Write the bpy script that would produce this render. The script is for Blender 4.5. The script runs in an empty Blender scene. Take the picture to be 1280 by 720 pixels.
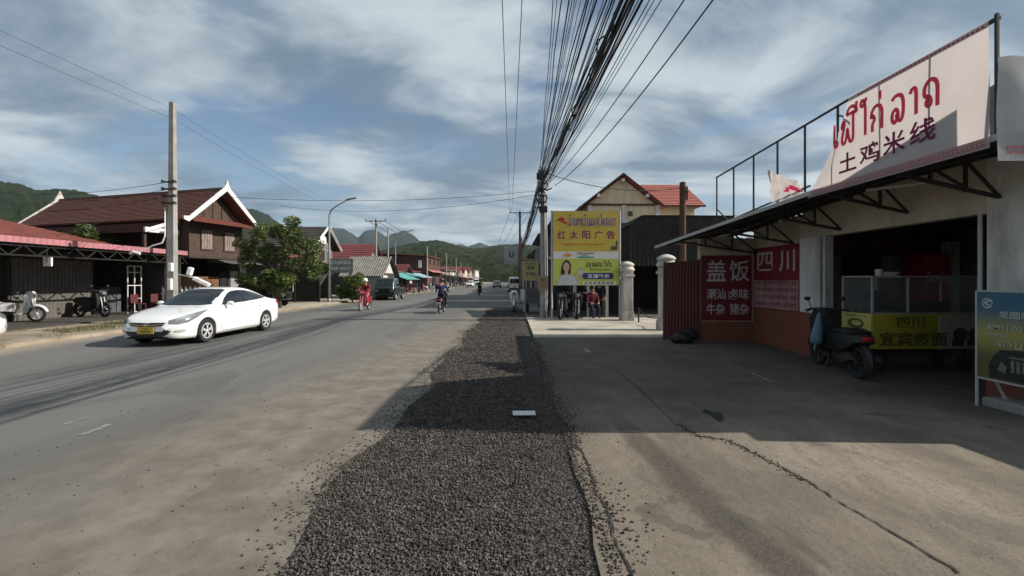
import bpy, bmesh, math, random
import numpy as np
from mathutils import Vector, Matrix
from mathutils.bvhtree import BVHTree
random.seed(7); RNG = np.random.default_rng(11)
R = math.radians
scene = bpy.context.scene
COL = scene.collection
F, CAMH = 533.3, 1.65
def P(px, py, d):            # point of the place seen at photo pixel (px,py) at distance d (used to measure the place)
    return Vector(((px-640)/F*d, d, CAMH-(py-350)/F*d))
# ------------------------------------------------------------------ materials
MATS = {}
def mat(name, col, rough=.75, metal=0, var=.16, scale=2.5, bump=0., bscale=60., coat=0, spec=.4, col2=None, grime=.0,
        island=0., trans=0., emit=0.):
    if name in MATS: return MATS[name]
    m = bpy.data.materials.new(name); m.use_nodes = True; MATS[name] = m
    nt = m.node_tree; N = nt.nodes; L = nt.links; b = N['Principled BSDF']
    b.inputs['Roughness'].default_value = rough; b.inputs['Metallic'].default_value = metal
    b.inputs['Specular IOR Level'].default_value = spec
    b.inputs['Coat Weight'].default_value = coat; b.inputs['Coat Roughness'].default_value = .06
    tc = N.new('ShaderNodeTexCoord')
    no = N.new('ShaderNodeTexNoise'); no.inputs['Scale'].default_value = scale; no.inputs['Detail'].default_value = 7
    no.inputs['Roughness'].default_value = .65
    L.new(tc.outputs['Object'], no.inputs['Vector'])
    rp = N.new('ShaderNodeValToRGB')
    c2 = col2 or tuple(min(1, c*(1+var)) for c in col); c1 = tuple(c*(1-var) for c in col)
    rp.color_ramp.elements[0].position = .32; rp.color_ramp.elements[1].position = .68
    rp.color_ramp.elements[0].color = (*c1, 1); rp.color_ramp.elements[1].color = (*c2, 1)
    L.new(no.outputs['Fac'], rp.inputs['Fac'])
    out = rp.outputs['Color']
    if grime:
        n2 = N.new('ShaderNodeTexNoise'); n2.inputs['Scale'].default_value = .9; n2.inputs['Detail'].default_value = 9; n2.inputs['Roughness'].default_value = .7
        mp = N.new('ShaderNodeMapping'); mp.inputs['Scale'].default_value = (2.2, 2.2, .5)
        L.new(tc.outputs['Object'], mp.inputs['Vector']); L.new(mp.outputs['Vector'], n2.inputs['Vector'])
        r2 = N.new('ShaderNodeValToRGB'); r2.color_ramp.elements[0].position = .45; r2.color_ramp.elements[1].position = .7
        r2.color_ramp.elements[0].color = (0, 0, 0, 1); r2.color_ramp.elements[1].color = (grime,)*3+(1,)
        L.new(n2.outputs['Fac'], r2.inputs['Fac'])
        mx = N.new('ShaderNodeMix'); mx.data_type = 'RGBA'; mx.inputs[7].default_value = (.09, .075, .06, 1)
        L.new(r2.outputs['Color'], mx.inputs[0]); L.new(out, mx.inputs[6]); out = mx.outputs[2]
    if island:
        ge = N.new('ShaderNodeNewGeometry'); hs = N.new('ShaderNodeHueSaturation')
        ma = N.new('ShaderNodeMapRange'); ma.inputs[3].default_value = 1-island; ma.inputs[4].default_value = 1+island
        L.new(ge.outputs['Random Per Island'], ma.inputs[0]); L.new(ma.outputs[0], hs.inputs['Value']); L.new(out, hs.inputs['Color'])
        out = hs.outputs['Color']
    L.new(out, b.inputs['Base Color'])
    if bump:
        n3 = N.new('ShaderNodeTexNoise'); n3.inputs['Scale'].default_value = bscale; n3.inputs['Detail'].default_value = 6
        L.new(tc.outputs['Object'], n3.inputs['Vector'])
        bp = N.new('ShaderNodeBump'); bp.inputs['Strength'].default_value = bump; bp.inputs['Distance'].default_value = .02
        L.new(n3.outputs['Fac'], bp.inputs['Height']); L.new(bp.outputs['Normal'], b.inputs['Normal'])
    if trans:
        tr = N.new('ShaderNodeBsdfTranslucent'); L.new(out, tr.inputs['Color'])
        ms = N.new('ShaderNodeMixShader'); ms.inputs[0].default_value = trans
        L.new(b.outputs[0], ms.inputs[1]); L.new(tr.outputs[0], ms.inputs[2]); L.new(ms.outputs[0], N['Material Output'].inputs['Surface'])
    if emit:
        b.inputs['Emission Strength'].default_value = emit; b.inputs['Emission Color'].default_value = (*col, 1)
    return m
def planks(name, col, axis='X', scale=5., rough=.8, depth=.5):
    """boards: banded colour and grooves along one object axis"""
    m = mat(name, col, rough, var=.35, scale=6); nt = m.node_tree; N = nt.nodes; L = nt.links; b = N['Principled BSDF']
    tc = N.new('ShaderNodeTexCoord'); w = N.new('ShaderNodeTexWave'); w.bands_direction = axis; w.wave_profile = 'SAW'
    w.inputs['Scale'].default_value = scale; w.inputs['Distortion'].default_value = .15
    L.new(tc.outputs['Object'], w.inputs['Vector'])
    bp = N.new('ShaderNodeBump'); bp.inputs['Strength'].default_value = depth; bp.inputs['Distance'].default_value = .03
    L.new(w.outputs['Fac'], bp.inputs['Height']); L.new(bp.outputs['Normal'], b.inputs['Normal'])
    return m
def glass(name, col=(.02, .025, .03), rough=.06, alpha=1.):
    if name in MATS: return MATS[name]
    m = bpy.data.materials.new(name); m.use_nodes = True; MATS[name] = m
    b = m.node_tree.nodes['Principled BSDF']; b.inputs['Base Color'].default_value = (*col, 1); b.inputs['Roughness'].default_value = rough
    b.inputs['Specular IOR Level'].default_value = .6; b.inputs['Alpha'].default_value = alpha
    return m
# ------------------------------------------------------------------ mesh builder
ORG = {}
class MB:
    def __init__(s): s.v = []; s.f = []; s.m = []; s.mi = 0
    def add(s, vs, fs):
        o = len(s.v); s.v += [tuple(v) for v in vs]; s.f += [tuple(i+o for i in f) for f in fs]; s.m += [s.mi]*len(fs); return s
    def quad(s, a, b, c, d): return s.add([a, b, c, d], [(0, 1, 2, 3)])
    def poly(s, pts): return s.add(pts, [tuple(range(len(pts)))])
    def box(s, c, size, rz=0., M=None):
        hx, hy, hz = size[0]/2, size[1]/2, size[2]/2
        vs = [Vector((x*hx, y*hy, z*hz)) for x in (-1, 1) for y in (-1, 1) for z in (-1, 1)]
        if M is not None: vs = [M @ v for v in vs]
        elif rz:
            r = Matrix.Rotation(rz, 3, 'Z'); vs = [r @ v for v in vs]
        c = Vector(c)
        return s.add([v+c for v in vs], [(0, 1, 3, 2), (4, 6, 7, 5), (0, 4, 5, 1), (2, 3, 7, 6), (0, 2, 6, 4), (1, 5, 7, 3)])
    def b2(s, x0, x1, y0, y1, z0, z1): return s.box(((x0+x1)/2, (y0+y1)/2, (z0+z1)/2), (abs(x1-x0), abs(y1-y0), abs(z1-z0)))
    def bar(s, p, q, w, h=None, up=(0, 0, 1)):
        p = Vector(p); q = Vector(q); d = q-p; l = d.length
        if l < 1e-6: return s
        y = d/l; u = Vector(up)
        if abs(y.dot(u)) > .98: u = Vector((1, 0, 0))
        x = y.cross(u).normalized(); z = x.cross(y)
        return s.box((p+q)/2, (w, l, h or w), M=Matrix((x, y, z)).transposed())
    def tube(s, pts, r, n=8, cap=True):
        pts = [Vector(p) for p in pts]; k = len(pts); rs = r if isinstance(r, (list, tuple)) else [r]*k
        vs = []; fs = []; prev = None
        for i, p in enumerate(pts):
            t = (pts[min(i+1, k-1)]-pts[max(i-1, 0)]).normalized()
            if prev is None:
                u = Vector((0, 0, 1)) if abs(t.z) < .9 else Vector((1, 0, 0)); a = t.cross(u).normalized()
            else: a = (prev-t*prev.dot(t)).normalized()
            prev = a; b = t.cross(a)
            for j in range(n):
                an = 2*math.pi*j/n; vs.append(p+(a*math.cos(an)+b*math.sin(an))*rs[i])
        for i in range(k-1):
            for j in range(n):
                fs.append((i*n+j, i*n+(j+1) % n, (i+1)*n+(j+1) % n, (i+1)*n+j))
        if cap: fs += [tuple(range(n))[::-1], tuple(range((k-1)*n, k*n))]
        return s.add(vs, fs)
    def lathe(s, prof, c=(0, 0, 0), n=20, axis='Z', cap=True):
        vs = []; fs = []; k = len(prof); c = Vector(c)
        for (r, h) in prof:
            for j in range(n):
                a = 2*math.pi*j/n; x, y = r*math.cos(a), r*math.sin(a)
                vs.append(c+Vector({'Z': (x, y, h), 'X': (h, x, y), 'Y': (x, h, y)}[axis]))
        for i in range(k-1):
            for j in range(n): fs.append((i*n+j, i*n+(j+1) % n, (i+1)*n+(j+1) % n, (i+1)*n+j))
        cap = cap and prof[0] != prof[-1]
        if cap and prof[0][0] > 1e-4: fs.append(tuple(range(n))[::-1])
        if cap and prof[-1][0] > 1e-4: fs.append(tuple(range((k-1)*n, k*n)))
        return s.add(vs, fs)
    def ball(s, c, r, n=12, m=8):
        r = r if isinstance(r, (tuple, list)) else (r, r, r); vs = []; fs = []
        for i in range(m+1):
            t = math.pi*i/m
            for j in range(n):
                a = 2*math.pi*j/n; vs.append((c[0]+r[0]*math.sin(t)*math.cos(a), c[1]+r[1]*math.sin(t)*math.sin(a), c[2]+r[2]*math.cos(t)))
        for i in range(m):
            for j in range(n): fs.append((i*n+j, (i+1)*n+j, (i+1)*n+(j+1) % n, i*n+(j+1) % n))
        return s.add(vs, fs)
    def puff(s, prof, w, shrink=.82, x=0., taper=None):
        """side profile (y,z) made a rounded solid of half width w about plane x"""
        cy = sum(p[0] for p in prof)/len(prof); cz = sum(p[1] for p in prof)/len(prof); n = len(prof); vs = []; fs = []
        for (fx, sc) in ((-1, shrink), (-.8, (1+shrink)/2+.03), (-.5, 1), (.5, 1), (.8, (1+shrink)/2+.03), (1, shrink)):
            for (y, z) in prof:
                ww = w*(taper(y, z) if taper else 1); vs.append((x+fx*ww, cy+(y-cy)*sc, cz+(z-cz)*sc))
        for i in range(5):
            for j in range(n): fs.append((i*n+j, (i+1)*n+j, (i+1)*n+(j+1) % n, i*n+(j+1) % n))
        fs += [tuple(range(n)), tuple(range(5*n, 6*n))[::-1]]
        return s.add(vs, fs)
    def prism(s, pts, d):
        """closed polygon pts extruded by vector d"""
        n = len(pts); d = Vector(d); a = [Vector(p) for p in pts]
        return s.add(a+[p+d for p in a], [tuple(range(n))[::-1], tuple(range(n, 2*n))]+[(i, (i+1) % n, n+(i+1) % n, n+i) for i in range(n)])
    def corr(s, a, b, c, d, waves, amp=.02, per=4, nv=1, thick=0):
        """corrugated sheet: a->b along the corrugation count, a->d up the slope"""
        a, b, c, d = map(Vector, (a, b, c, d)); nrm = (b-a).cross(d-a).normalized(); n = waves*per; vs = []; fs = []
        for j in range(nv+1):
            v = j/nv
            for i in range(n+1):
                u = i/n; p = (a*(1-u)+b*u)*(1-v)+(d*(1-u)+c*u)*v
                vs.append(p+nrm*amp*math.sin(2*math.pi*i/per))
        for j in range(nv):
            for i in range(n): k = j*(n+1)+i; fs.append((k, k+1, k+n+2, k+n+1))
        return s.add(vs, fs)
    def courses(s, a, b, c, d, rows, lip=.03, under=.06):
        """tiled roof slope with stepped rows; a-b eave, d-c ridge"""
        a, b, c, d = map(Vector, (a, b, c, d)); nrm = (b-a).cross(d-a).normalized()
        if nrm.z < 0: nrm = -nrm
        for i in range(rows):
            t0, t1 = i/rows, (i+1)/rows
            p, q, r_, t = a.lerp(d, t0), b.lerp(c, t0), b.lerp(c, t1), a.lerp(d, t1)
            s.add([p+nrm*lip, q+nrm*lip, r_, t, p, q], [(0, 1, 2, 3), (4, 5, 1, 0)])
        s.quad(a-nrm*under, b-nrm*under, c-nrm*under, d-nrm*under)
        for (p, q) in ((a, b), (b, c), (d, a)): s.quad(p, q, q-nrm*under, p-nrm*under)
        return s
    def build(s, name, mats, parent=None, smooth=False, label=None, org=None, bevel=0):
        me = bpy.data.meshes.new(name)
        o0 = Vector(org) if org is not None else (ORG.get(parent.name, Vector()) if parent else Vector())
        me.from_pydata([tuple(Vector(v)-o0) for v in s.v], [], s.f); me.update()
        for m in (mats if isinstance(mats, (list, tuple)) else [mats]): me.materials.append(m)
        if any(s.m): me.polygons.foreach_set('material_index', s.m)
        if smooth:
            me.polygons.foreach_set('use_smooth', [True]*len(me.polygons))
            if smooth != 'all':
                try: me.set_sharp_from_angle(angle=R(38))
                except Exception: pass
        o = bpy.data.objects.new(name, me); COL.objects.link(o)
        if parent: o.parent = parent; ORG[o.name] = o0
        elif org is not None: o.location = o0; ORG[o.name] = o0
        if label: o['label'] = label
        if bevel:
            bv = o.modifiers.new('bevel', 'BEVEL'); bv.width = bevel; bv.segments = 2; bv.limit_method = 'ANGLE'; bv.angle_limit = R(40)
        return o
def tag(o, label, cat, group=None, kind=None):
    if label: o['label'] = label
    if cat: o['category'] = cat
    if group: o['group'] = group
    if kind: o['kind'] = kind
    return o
def thing(name, label, cat, loc=(0, 0, 0), rz=0., group=None):
    o = bpy.data.objects.new(name, None); COL.objects.link(o); o.location = loc; o.rotation_euler = (0, 0, rz); o.empty_display_size = .2
    ORG[o.name] = Vector(loc) if not rz else Vector()
    return tag(o, label, cat, group)
def local(o, loc, rz=0.):     # place a thing that was built round the origin
    o.location = loc; o.rotation_euler = (0, 0, rz); return o
def struct(o): o['kind'] = 'structure'; return o
def copy_tree(o, parent=None):
    c = o.copy(); COL.objects.link(c); c.parent = parent
    for k in [k for k in scene.objects if k.parent == o]: copy_tree(k, c)
    return c
# ------------------------------------------------------------------ lettering
def text_mesh(txt, size, bold=0., shear=0., spacing=1.):
    c = bpy.data.curves.new('txt', 'FONT'); c.body = txt; c.size = 1; c.offset = bold; c.shear = shear; c.space_character = spacing
    c.resolution_u = 3
    o = bpy.data.objects.new('txt', c); COL.objects.link(o); me = bpy.data.meshes.new_from_object(o)
    v = [tuple(x.co) for x in me.vertices]; f = [tuple(p.vertices) for p in me.polygons]
    bpy.data.objects.remove(o); bpy.data.curves.remove(c); bpy.data.meshes.remove(me)
    return v, f
def fit(v, u0, u1, w0, w1):
    xs = [p[0] for p in v]; ys = [p[1] for p in v]; a, b, c, d = min(xs), max(xs), min(ys), max(ys)
    return [(u0+(p[0]-a)/(b-a+1e-9)*(u1-u0), w0+(p[1]-c)/(d-c+1e-9)*(w1-w0)) for p in v]
class Panel:
    """a flat board: origin at lower left corner, U along it, W up it, N outwards"""
    def __init__(s, o, u, w):
        s.o = Vector(o); s.u = Vector(u); s.w = Vector(w); s.U = s.u.normalized(); s.W = s.w.normalized(); s.N = s.U.cross(s.W).normalized()
        s.lu = s.u.length; s.lw = s.w.length
    def p(s, a, b, off=0.): return s.o+s.u*a+s.w*b+s.N*off
    def rect(s, mb, a0, a1, b0, b1, off): return mb.quad(s.p(a0, b0, off), s.p(a1, b0, off), s.p(a1, b1, off), s.p(a0, b1, off))
    def shape(s, mb, pts, off): return mb.poly([s.p(a, b, off) for a, b in pts])
    def text(s, mb, txt, a0, a1, b0, b1, off=.006, bold=0., shear=0., spacing=1.):
        v, f = text_mesh(txt, 1, bold, shear, spacing)
        mb.add([s.p(a, b, off) for a, b in fit(v, a0, a1, b0, b1)], f); return mb
    def strokes(s, mb, glyphs, a0, a1, b0, b1, off=.006, wt=.13, gap=.16):
        """Lao letters drawn as brush strokes; b0..b1 is the body height"""
        wtot = sum(LAO[g][0] for g in glyphs)+gap*(len(glyphs)-1); sx = (a1-a0)/wtot*s.lu; sz = (b1-b0)*s.lw; x = 0
        for g in glyphs:
            w, lines = LAO[g]
            for li, ln in enumerate(lines):
                pts = smooth2([((x+q[0])*sx, q[1]*sz) for q in ln], 5); k = len(pts); hw = wt*min(sx, sz)*1.1/2+.0; vs = []
                o2 = off+.0004*li
                for i in range(k):
                    p0, p1 = pts[max(i-1, 0)], pts[min(i+1, k-1)]; dx, dy = p1[0]-p0[0], p1[1]-p0[1]; l = math.hypot(dx, dy) or 1
                    nx, ny = -dy/l*hw, dx/l*hw
                    for sg in (1, -1):
                        vs.append(s.o+s.u*a0+s.w*b0+s.U*(pts[i][0]+sg*nx)+s.W*(pts[i][1]+sg*ny)+s.N*(o2+.0002*i/k))
                mb.add(vs, [(2*i, 2*i+1, 2*i+3, 2*i+2) for i in range(k-1)])
            x += w+gap
        return mb
def smooth2(p, n):
    if len(p) < 3: return [(p[0][0]+(p[1][0]-p[0][0])*t/3, p[0][1]+(p[1][1]-p[0][1])*t/3) for t in range(4)]
    out = []; q = [p[0]]+list(p)+[p[-1]]
    for i in range(1, len(q)-2):
        for k in range(n):
            t = k/n; r = []
            for c in (0, 1):
                a, b, d, e = q[i-1][c], q[i][c], q[i+1][c], q[i+2][c]
                r.append(.5*(2*b+(d-a)*t+(2*a-5*b+4*d-e)*t*t+(-a+3*b-3*d+e)*t**3))
            out.append(tuple(r))
    out.append(tuple(p[-1])); return out
LP = lambda x, y, r=.1: [(x+r, y), (x, y+r), (x-r, y), (x, y-r), (x+r, y)]
LAO = {
 'e': (.34, [[(.1, 1.02), (.09, .5), (.09, .2), (.14, .03), (.27, .03), (.31, .15), (.22, .25), (.1, .2)]]),
 'ae': (.72, [[(.1, 1.02), (.09, .5), (.09, .2), (.14, .03), (.27, .03), (.31, .15), (.22, .25), (.1, .2)], [(.48, 1.02), (.47, .5), (.47, .2), (.52, .03), (.65, .03), (.69, .15), (.6, .25), (.48, .2)]]),
 'f': (.95, [[(.22, .78), (.12, .7), (.1, .85), (.2, .98), (.28, .88), (.22, .6), (.12, .3), (.14, .06), (.3, .02), (.42, .3), (.48, .6), (.54, .3), (.66, .02), (.82, .06), (.86, .3), (.86, .8), (.86, 1.3)]]),
 'ii': (.0, [[(-.72, 1.2), (-.6, 1.42), (-.36, 1.5), (-.14, 1.38), (-.06, 1.2), (-.4, 1.22), (-.72, 1.2)], [(-.1, 1.25), (-.06, 1.62)]]),
 'ai': (.42, [[(.3, .02), (.3, .6), (.3, 1.1), (.22, 1.42), (.08, 1.5), (.02, 1.34), (.14, 1.26), (.26, 1.36), (.36, 1.56)]]),
 'o': (.42, [[(.3, .02), (.3, .6), (.3, 1.1), (.24, 1.36), (.06, 1.3), (.08, 1.5), (.3, 1.56), (.44, 1.46)]]),
 'k': (.72, [[(.12, .02), (.12, .3), (.24, .5), (.14, .66), (.06, .6), (.1, .84), (.3, 1.0), (.54, .96), (.66, .74), (.66, .4), (.66, .02)]]),
 'mai1': (.0, [[(-.36, 1.2), (-.36, 1.55)]]),
 'mai2': (.0, [[(-.5, 1.45), (-.4, 1.52), (-.42, 1.28), (-.24, 1.3), (-.1, 1.55)]]),
 'l': (.78, [[(.1, .9), (.3, 1.02), (.56, .98), (.68, .74), (.68, .3), (.58, .04), (.44, .1), (.42, .36), (.3, .52), (.14, .4), (.12, .16), (.24, .02), (.36, .14), (.34, .34)]]),
 'aa': (.42, [[(.06, .84), (.14, .98), (.28, .98), (.34, .8), (.34, .4), (.34, .02)]]),
 'd': (.76, [[(.34, .4), (.22, .34), (.2, .2), (.32, .12), (.4, .24), (.32, .44), (.16, .5), (.1, .66), (.18, .9), (.4, 1.02), (.6, .92), (.68, .7), (.68, .3), (.68, .02)]]),
 'h': (.7, [[(.12, .9), (.34, 1.02), (.6, .96), (.4, .8), (.2, .6), (.22, .3), (.16, .06), (.3, .02), (.5, .3), (.64, .3), (.62, .02)]]),
 'n': (.76, [[(.1, .84), (.2, .96), (.28, .84), (.22, .6), (.22, .1), (.34, .02), (.52, .14), (.66, .02), (.68, .3), (.68, .98)]]),
 't': (.74, [[(.16, .02), (.1, .5), (.16, .94), (.34, .82), (.42, .6), (.5, .84), (.62, .96), (.68, .6), (.66, .02)]]),
 'w': (.56, [[(.08, .8), (.2, 1.0), (.44, .9), (.5, .5), (.46, .1), (.3, .02), (.22, .14), (.32, .26), (.46, .2)]]),
 'a': (.0, [[(-.6, 1.2), (-.42, 1.5), (-.3, 1.3), (-.06, 1.5)]]),
 'ng': (.6, [[(.16, .9), (.26, 1.0), (.34, .86), (.2, .8), (.3, .5), (.46, .1), (.4, -.2), (.52, .4), (.54, .98)]]),
 'kh': (.76, [[(.36, .42), (.28, .5), (.36, .6), (.46, .5), (.36, .4), (.2, .2), (.16, .02), (.08, .5), (.2, .94), (.44, 1.02), (.64, .84), (.68, .5), (.68, .02)]]),
 's': (.74, [[(.34, .4), (.22, .36), (.2, .2), (.32, .14), (.38, .28), (.24, .46), (.1, .6), (.2, .9), (.42, 1.0), (.62, .9), (.68, .6), (.68, .02)], [(.5, .96), (.7, 1.14)]]),
 'ah': (.4, [[(.1, .2), (.3, .3), (.26, .1), (.12, .14)], [(.1, .7), (.3, .8), (.26, .6), (.12, .64)]]),
 'y': (.76, [[(.1, .84), (.2, .96), (.28, .84), (.2, .6), (.12, .3), (.3, .02), (.56, .02), (.68, .3), (.68, 1.2)]]),
 'p': (.8, [[(.1, .84), (.2, .96), (.28, .84), (.2, .5), (.14, .1), (.3, .1), (.44, .5), (.58, .1), (.72, .1), (.72, .98)]]),
 'b': (.76, [[(.1, .84), (.2, .96), (.28, .84), (.22, .5), (.22, .04), (.66, .04), (.68, .4), (.68, .98)]]),
 'u': (.0, [[(-.4, -.18), (-.26, -.22), (-.24, -.5)]]),
 ' ': (.3, []),
}
# ------------------------------------------------------------------ camera, light, sky
cd = bpy.data.cameras.new('camera'); cam = bpy.data.objects.new('camera', cd); COL.objects.link(cam); scene.camera = cam
cam.location = (0, 0, CAMH); cam.rotation_euler = (R(90), 0, 0); cd.lens = 15.0; cd.sensor_width = 36; cd.shift_y = -10/1280
cd.clip_start = .05; cd.clip_end = 20000
SUN_EL, SUN_AZ = 33.0, 92.5       # azimuth clockwise from +Y: the sun stands over the right-hand roofs, a touch behind
sl = bpy.data.lights.new('sun', 'SUN'); sl.energy = 5.0; sl.angle = R(.5); sl.color = (1, .93, .82)
so = bpy.data.objects.new('sun', sl); COL.objects.link(so); so.location = (60, 0, 60)
sd = Vector((math.cos(R(SUN_EL))*math.sin(R(SUN_AZ)), math.cos(R(SUN_EL))*math.cos(R(SUN_AZ)), math.sin(R(SUN_EL))))
so.rotation_euler = (-sd).to_track_quat('-Z', 'Y').to_euler()
w = bpy.data.worlds.new('World'); scene.world = w; w.use_nodes = True; nt = w.node_tree; N = nt.nodes; L = nt.links
bg = N['Background']; bg.inputs['Strength'].default_value = .080
sky = N.new('ShaderNodeTexSky'); sky.sky_type = 'NISHITA'; sky.sun_disc = False; sky.sun_elevation = R(SUN_EL); sky.sun_rotation = R(SUN_AZ)
sky.altitude = 300; sky.air_density = 1.15; sky.dust_density = .5; sky.ozone_density = 2.2
tc = N.new('ShaderNodeTexCoord'); sp = N.new('ShaderNodeSeparateXYZ'); L.new(tc.outputs['Generated'], sp.inputs[0])
def mth(op, a, b=None, clamp=False):
    n = N.new('ShaderNodeMath'); n.operation = op; n.use_clamp = clamp
    for i, x in enumerate((a, b)):
        if x is None: continue
        if isinstance(x, (int, float)): n.inputs[i].default_value = x
        else: L.new(x, n.inputs[i])
    return n.outputs[0]
zz = mth('ADD', mth('MAXIMUM', sp.outputs[2], 0.), .16)
cx, cy = mth('DIVIDE', sp.outputs[0], zz), mth('DIVIDE', sp.outputs[1], zz)
cb = N.new('ShaderNodeCombineXYZ'); L.new(cx, cb.inputs[0]); L.new(cy, cb.inputs[1])
def cloud_noise(scale, rot, stretch, loc, detail=8, rough=.56, dist=.6):
    mp = N.new('ShaderNodeMapping'); mp.inputs['Rotation'].default_value = (0, 0, R(rot)); mp.inputs['Scale'].default_value = stretch; mp.inputs['Location'].default_value = loc
    L.new(cb.outputs[0], mp.inputs[0]); n = N.new('ShaderNodeTexNoise'); n.inputs['Scale'].default_value = scale; n.inputs['Detail'].default_value = detail
    n.inputs['Roughness'].default_value = rough; n.inputs['Distortion'].default_value = dist; L.new(mp.outputs[0], n.inputs['Vector']); return n.outputs['Fac']
def ramp(x, p0, p1, c0=(0, 0, 0, 1), c1=(1, 1, 1, 1), mode='EASE'):
    r = N.new('ShaderNodeValToRGB'); r.color_ramp.interpolation = mode; e = r.color_ramp.elements
    e[0].position = p0; e[1].position = p1; e[0].color = c0; e[1].color = c1; L.new(x, r.inputs[0]); return r.outputs[0]
big = cloud_noise(.75, -14, (.62, 1, 1), (5.6, 1.2, 0), 5, .5, .5)
mid = cloud_noise(2.0, -14, (.7, 1, 1), (7.3, 2.2, 0), 8, .54, .45)
cov = mth('ADD', mth('ADD', mth('MULTIPLY', big, .55), mth('MULTIPLY', mid, .5)), mth('MULTIPLY', sp.outputs[0], .04))
cm = ramp(cov, .375, .52)
shade = cloud_noise(1.9, -14, (.7, 1, 1), (1.3, 5.2, 0), 7, .55, .5)
ccol = ramp(mth('ADD', mth('MULTIPLY', shade, .7), mth('MULTIPLY', cov, .3)), .39, .63, (1.8, 2.55, 3.35, 1), (6.0, 6.7, 7.1, 1))
mx = N.new('ShaderNodeMix'); mx.data_type = 'RGBA'; L.new(mth('MULTIPLY', cm, .93), mx.inputs[0]); L.new(sky.outputs[0], mx.inputs[6]); L.new(ccol, mx.inputs[7])
L.new(mx.outputs[2], bg.inputs['Color'])
vs = scene.view_settings; vs.view_transform = 'Standard'; vs.look = 'None'; vs.exposure = .38; vs.gamma = 1; vs.use_curve_mapping = False
scene.cycles.use_denoising = True; scene.cycles.max_bounces = 6; scene.cycles.volume_bounces = 0; scene.cycles.transparent_max_bounces = 12
scene.cycles.volume_step_rate = 4; scene.cycles.caustics_reflective = False; scene.cycles.caustics_refractive = False
# ------------------------------------------------------------------ ground materials
def surf_nodes(name):
    m = bpy.data.materials.new(name); m.use_nodes = True; MATS[name] = m
    return m, m.node_tree, m.node_tree.nodes, m.node_tree.links
class NG:
    def __init__(s, m): s.N = m.node_tree.nodes; s.L = m.node_tree.links; s.tc = s.N.new('ShaderNodeTexCoord'); s.b = s.N['Principled BSDF']; s.sep = s.N.new('ShaderNodeSeparateXYZ'); s.L.new(s.tc.outputs['Object'], s.sep.inputs[0]); s.x, s.y = s.sep.outputs[0], s.sep.outputs[1]
    def n(s, scale, detail=6, rough=.6, stretch=(1, 1, 1), rot=0, dist=0.):
        mp = s.N.new('ShaderNodeMapping'); mp.inputs['Scale'].default_value = stretch; mp.inputs['Rotation'].default_value = (0, 0, R(rot)); s.L.new(s.tc.outputs['Object'], mp.inputs[0])
        t = s.N.new('ShaderNodeTexNoise'); t.inputs['Scale'].default_value = scale; t.inputs['Detail'].default_value = detail; t.inputs['Roughness'].default_value = rough; t.inputs['Distortion'].default_value = dist
        s.L.new(mp.outputs[0], t.inputs['Vector']); return t.outputs['Fac']
    def v(s, scale, feat='F1'):
        t = s.N.new('ShaderNodeTexVoronoi'); t.inputs['Scale'].default_value = scale; t.feature = feat; s.L.new(s.tc.outputs['Object'], t.inputs['Vector']); return t
    def m(s, op, a, b=None, c=None, clamp=False):
        n = s.N.new('ShaderNodeMath'); n.operation = op; n.use_clamp = clamp
        for i, x in enumerate((a, b, c)):
            if x is None: continue
            if isinstance(x, (int, float)): n.inputs[i].default_value = x
            else: s.L.new(x, n.inputs[i])
        return n.outputs[0]
    def ss(s, x, a, b):
        n = s.N.new('ShaderNodeMapRange'); n.interpolation_type = 'SMOOTHSTEP'; n.inputs[1].default_value = a; n.inputs[2].default_value = b; s.L.new(x, n.inputs[0]); return n.outputs[0]
    def mix(s, f, a, b):
        n = s.N.new('ShaderNodeMix'); n.data_type = 'RGBA'
        for i, x in ((0, f), (6, a), (7, b)):
            if isinstance(x, (int, float)): n.inputs[i].default_value = x
            elif isinstance(x, tuple): n.inputs[i].default_value = (*x, 1)
            else: s.L.new(x, n.inputs[i])
        return n.outputs[2]
    def bump(s, h, st=.4, dist=.01):
        b = s.N.new('ShaderNodeBump'); b.inputs['Strength'].default_value = st; b.inputs['Distance'].default_value = dist; s.L.new(h, b.inputs['Height']); s.L.new(b.outputs[0], s.b.inputs['Normal'])
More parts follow.
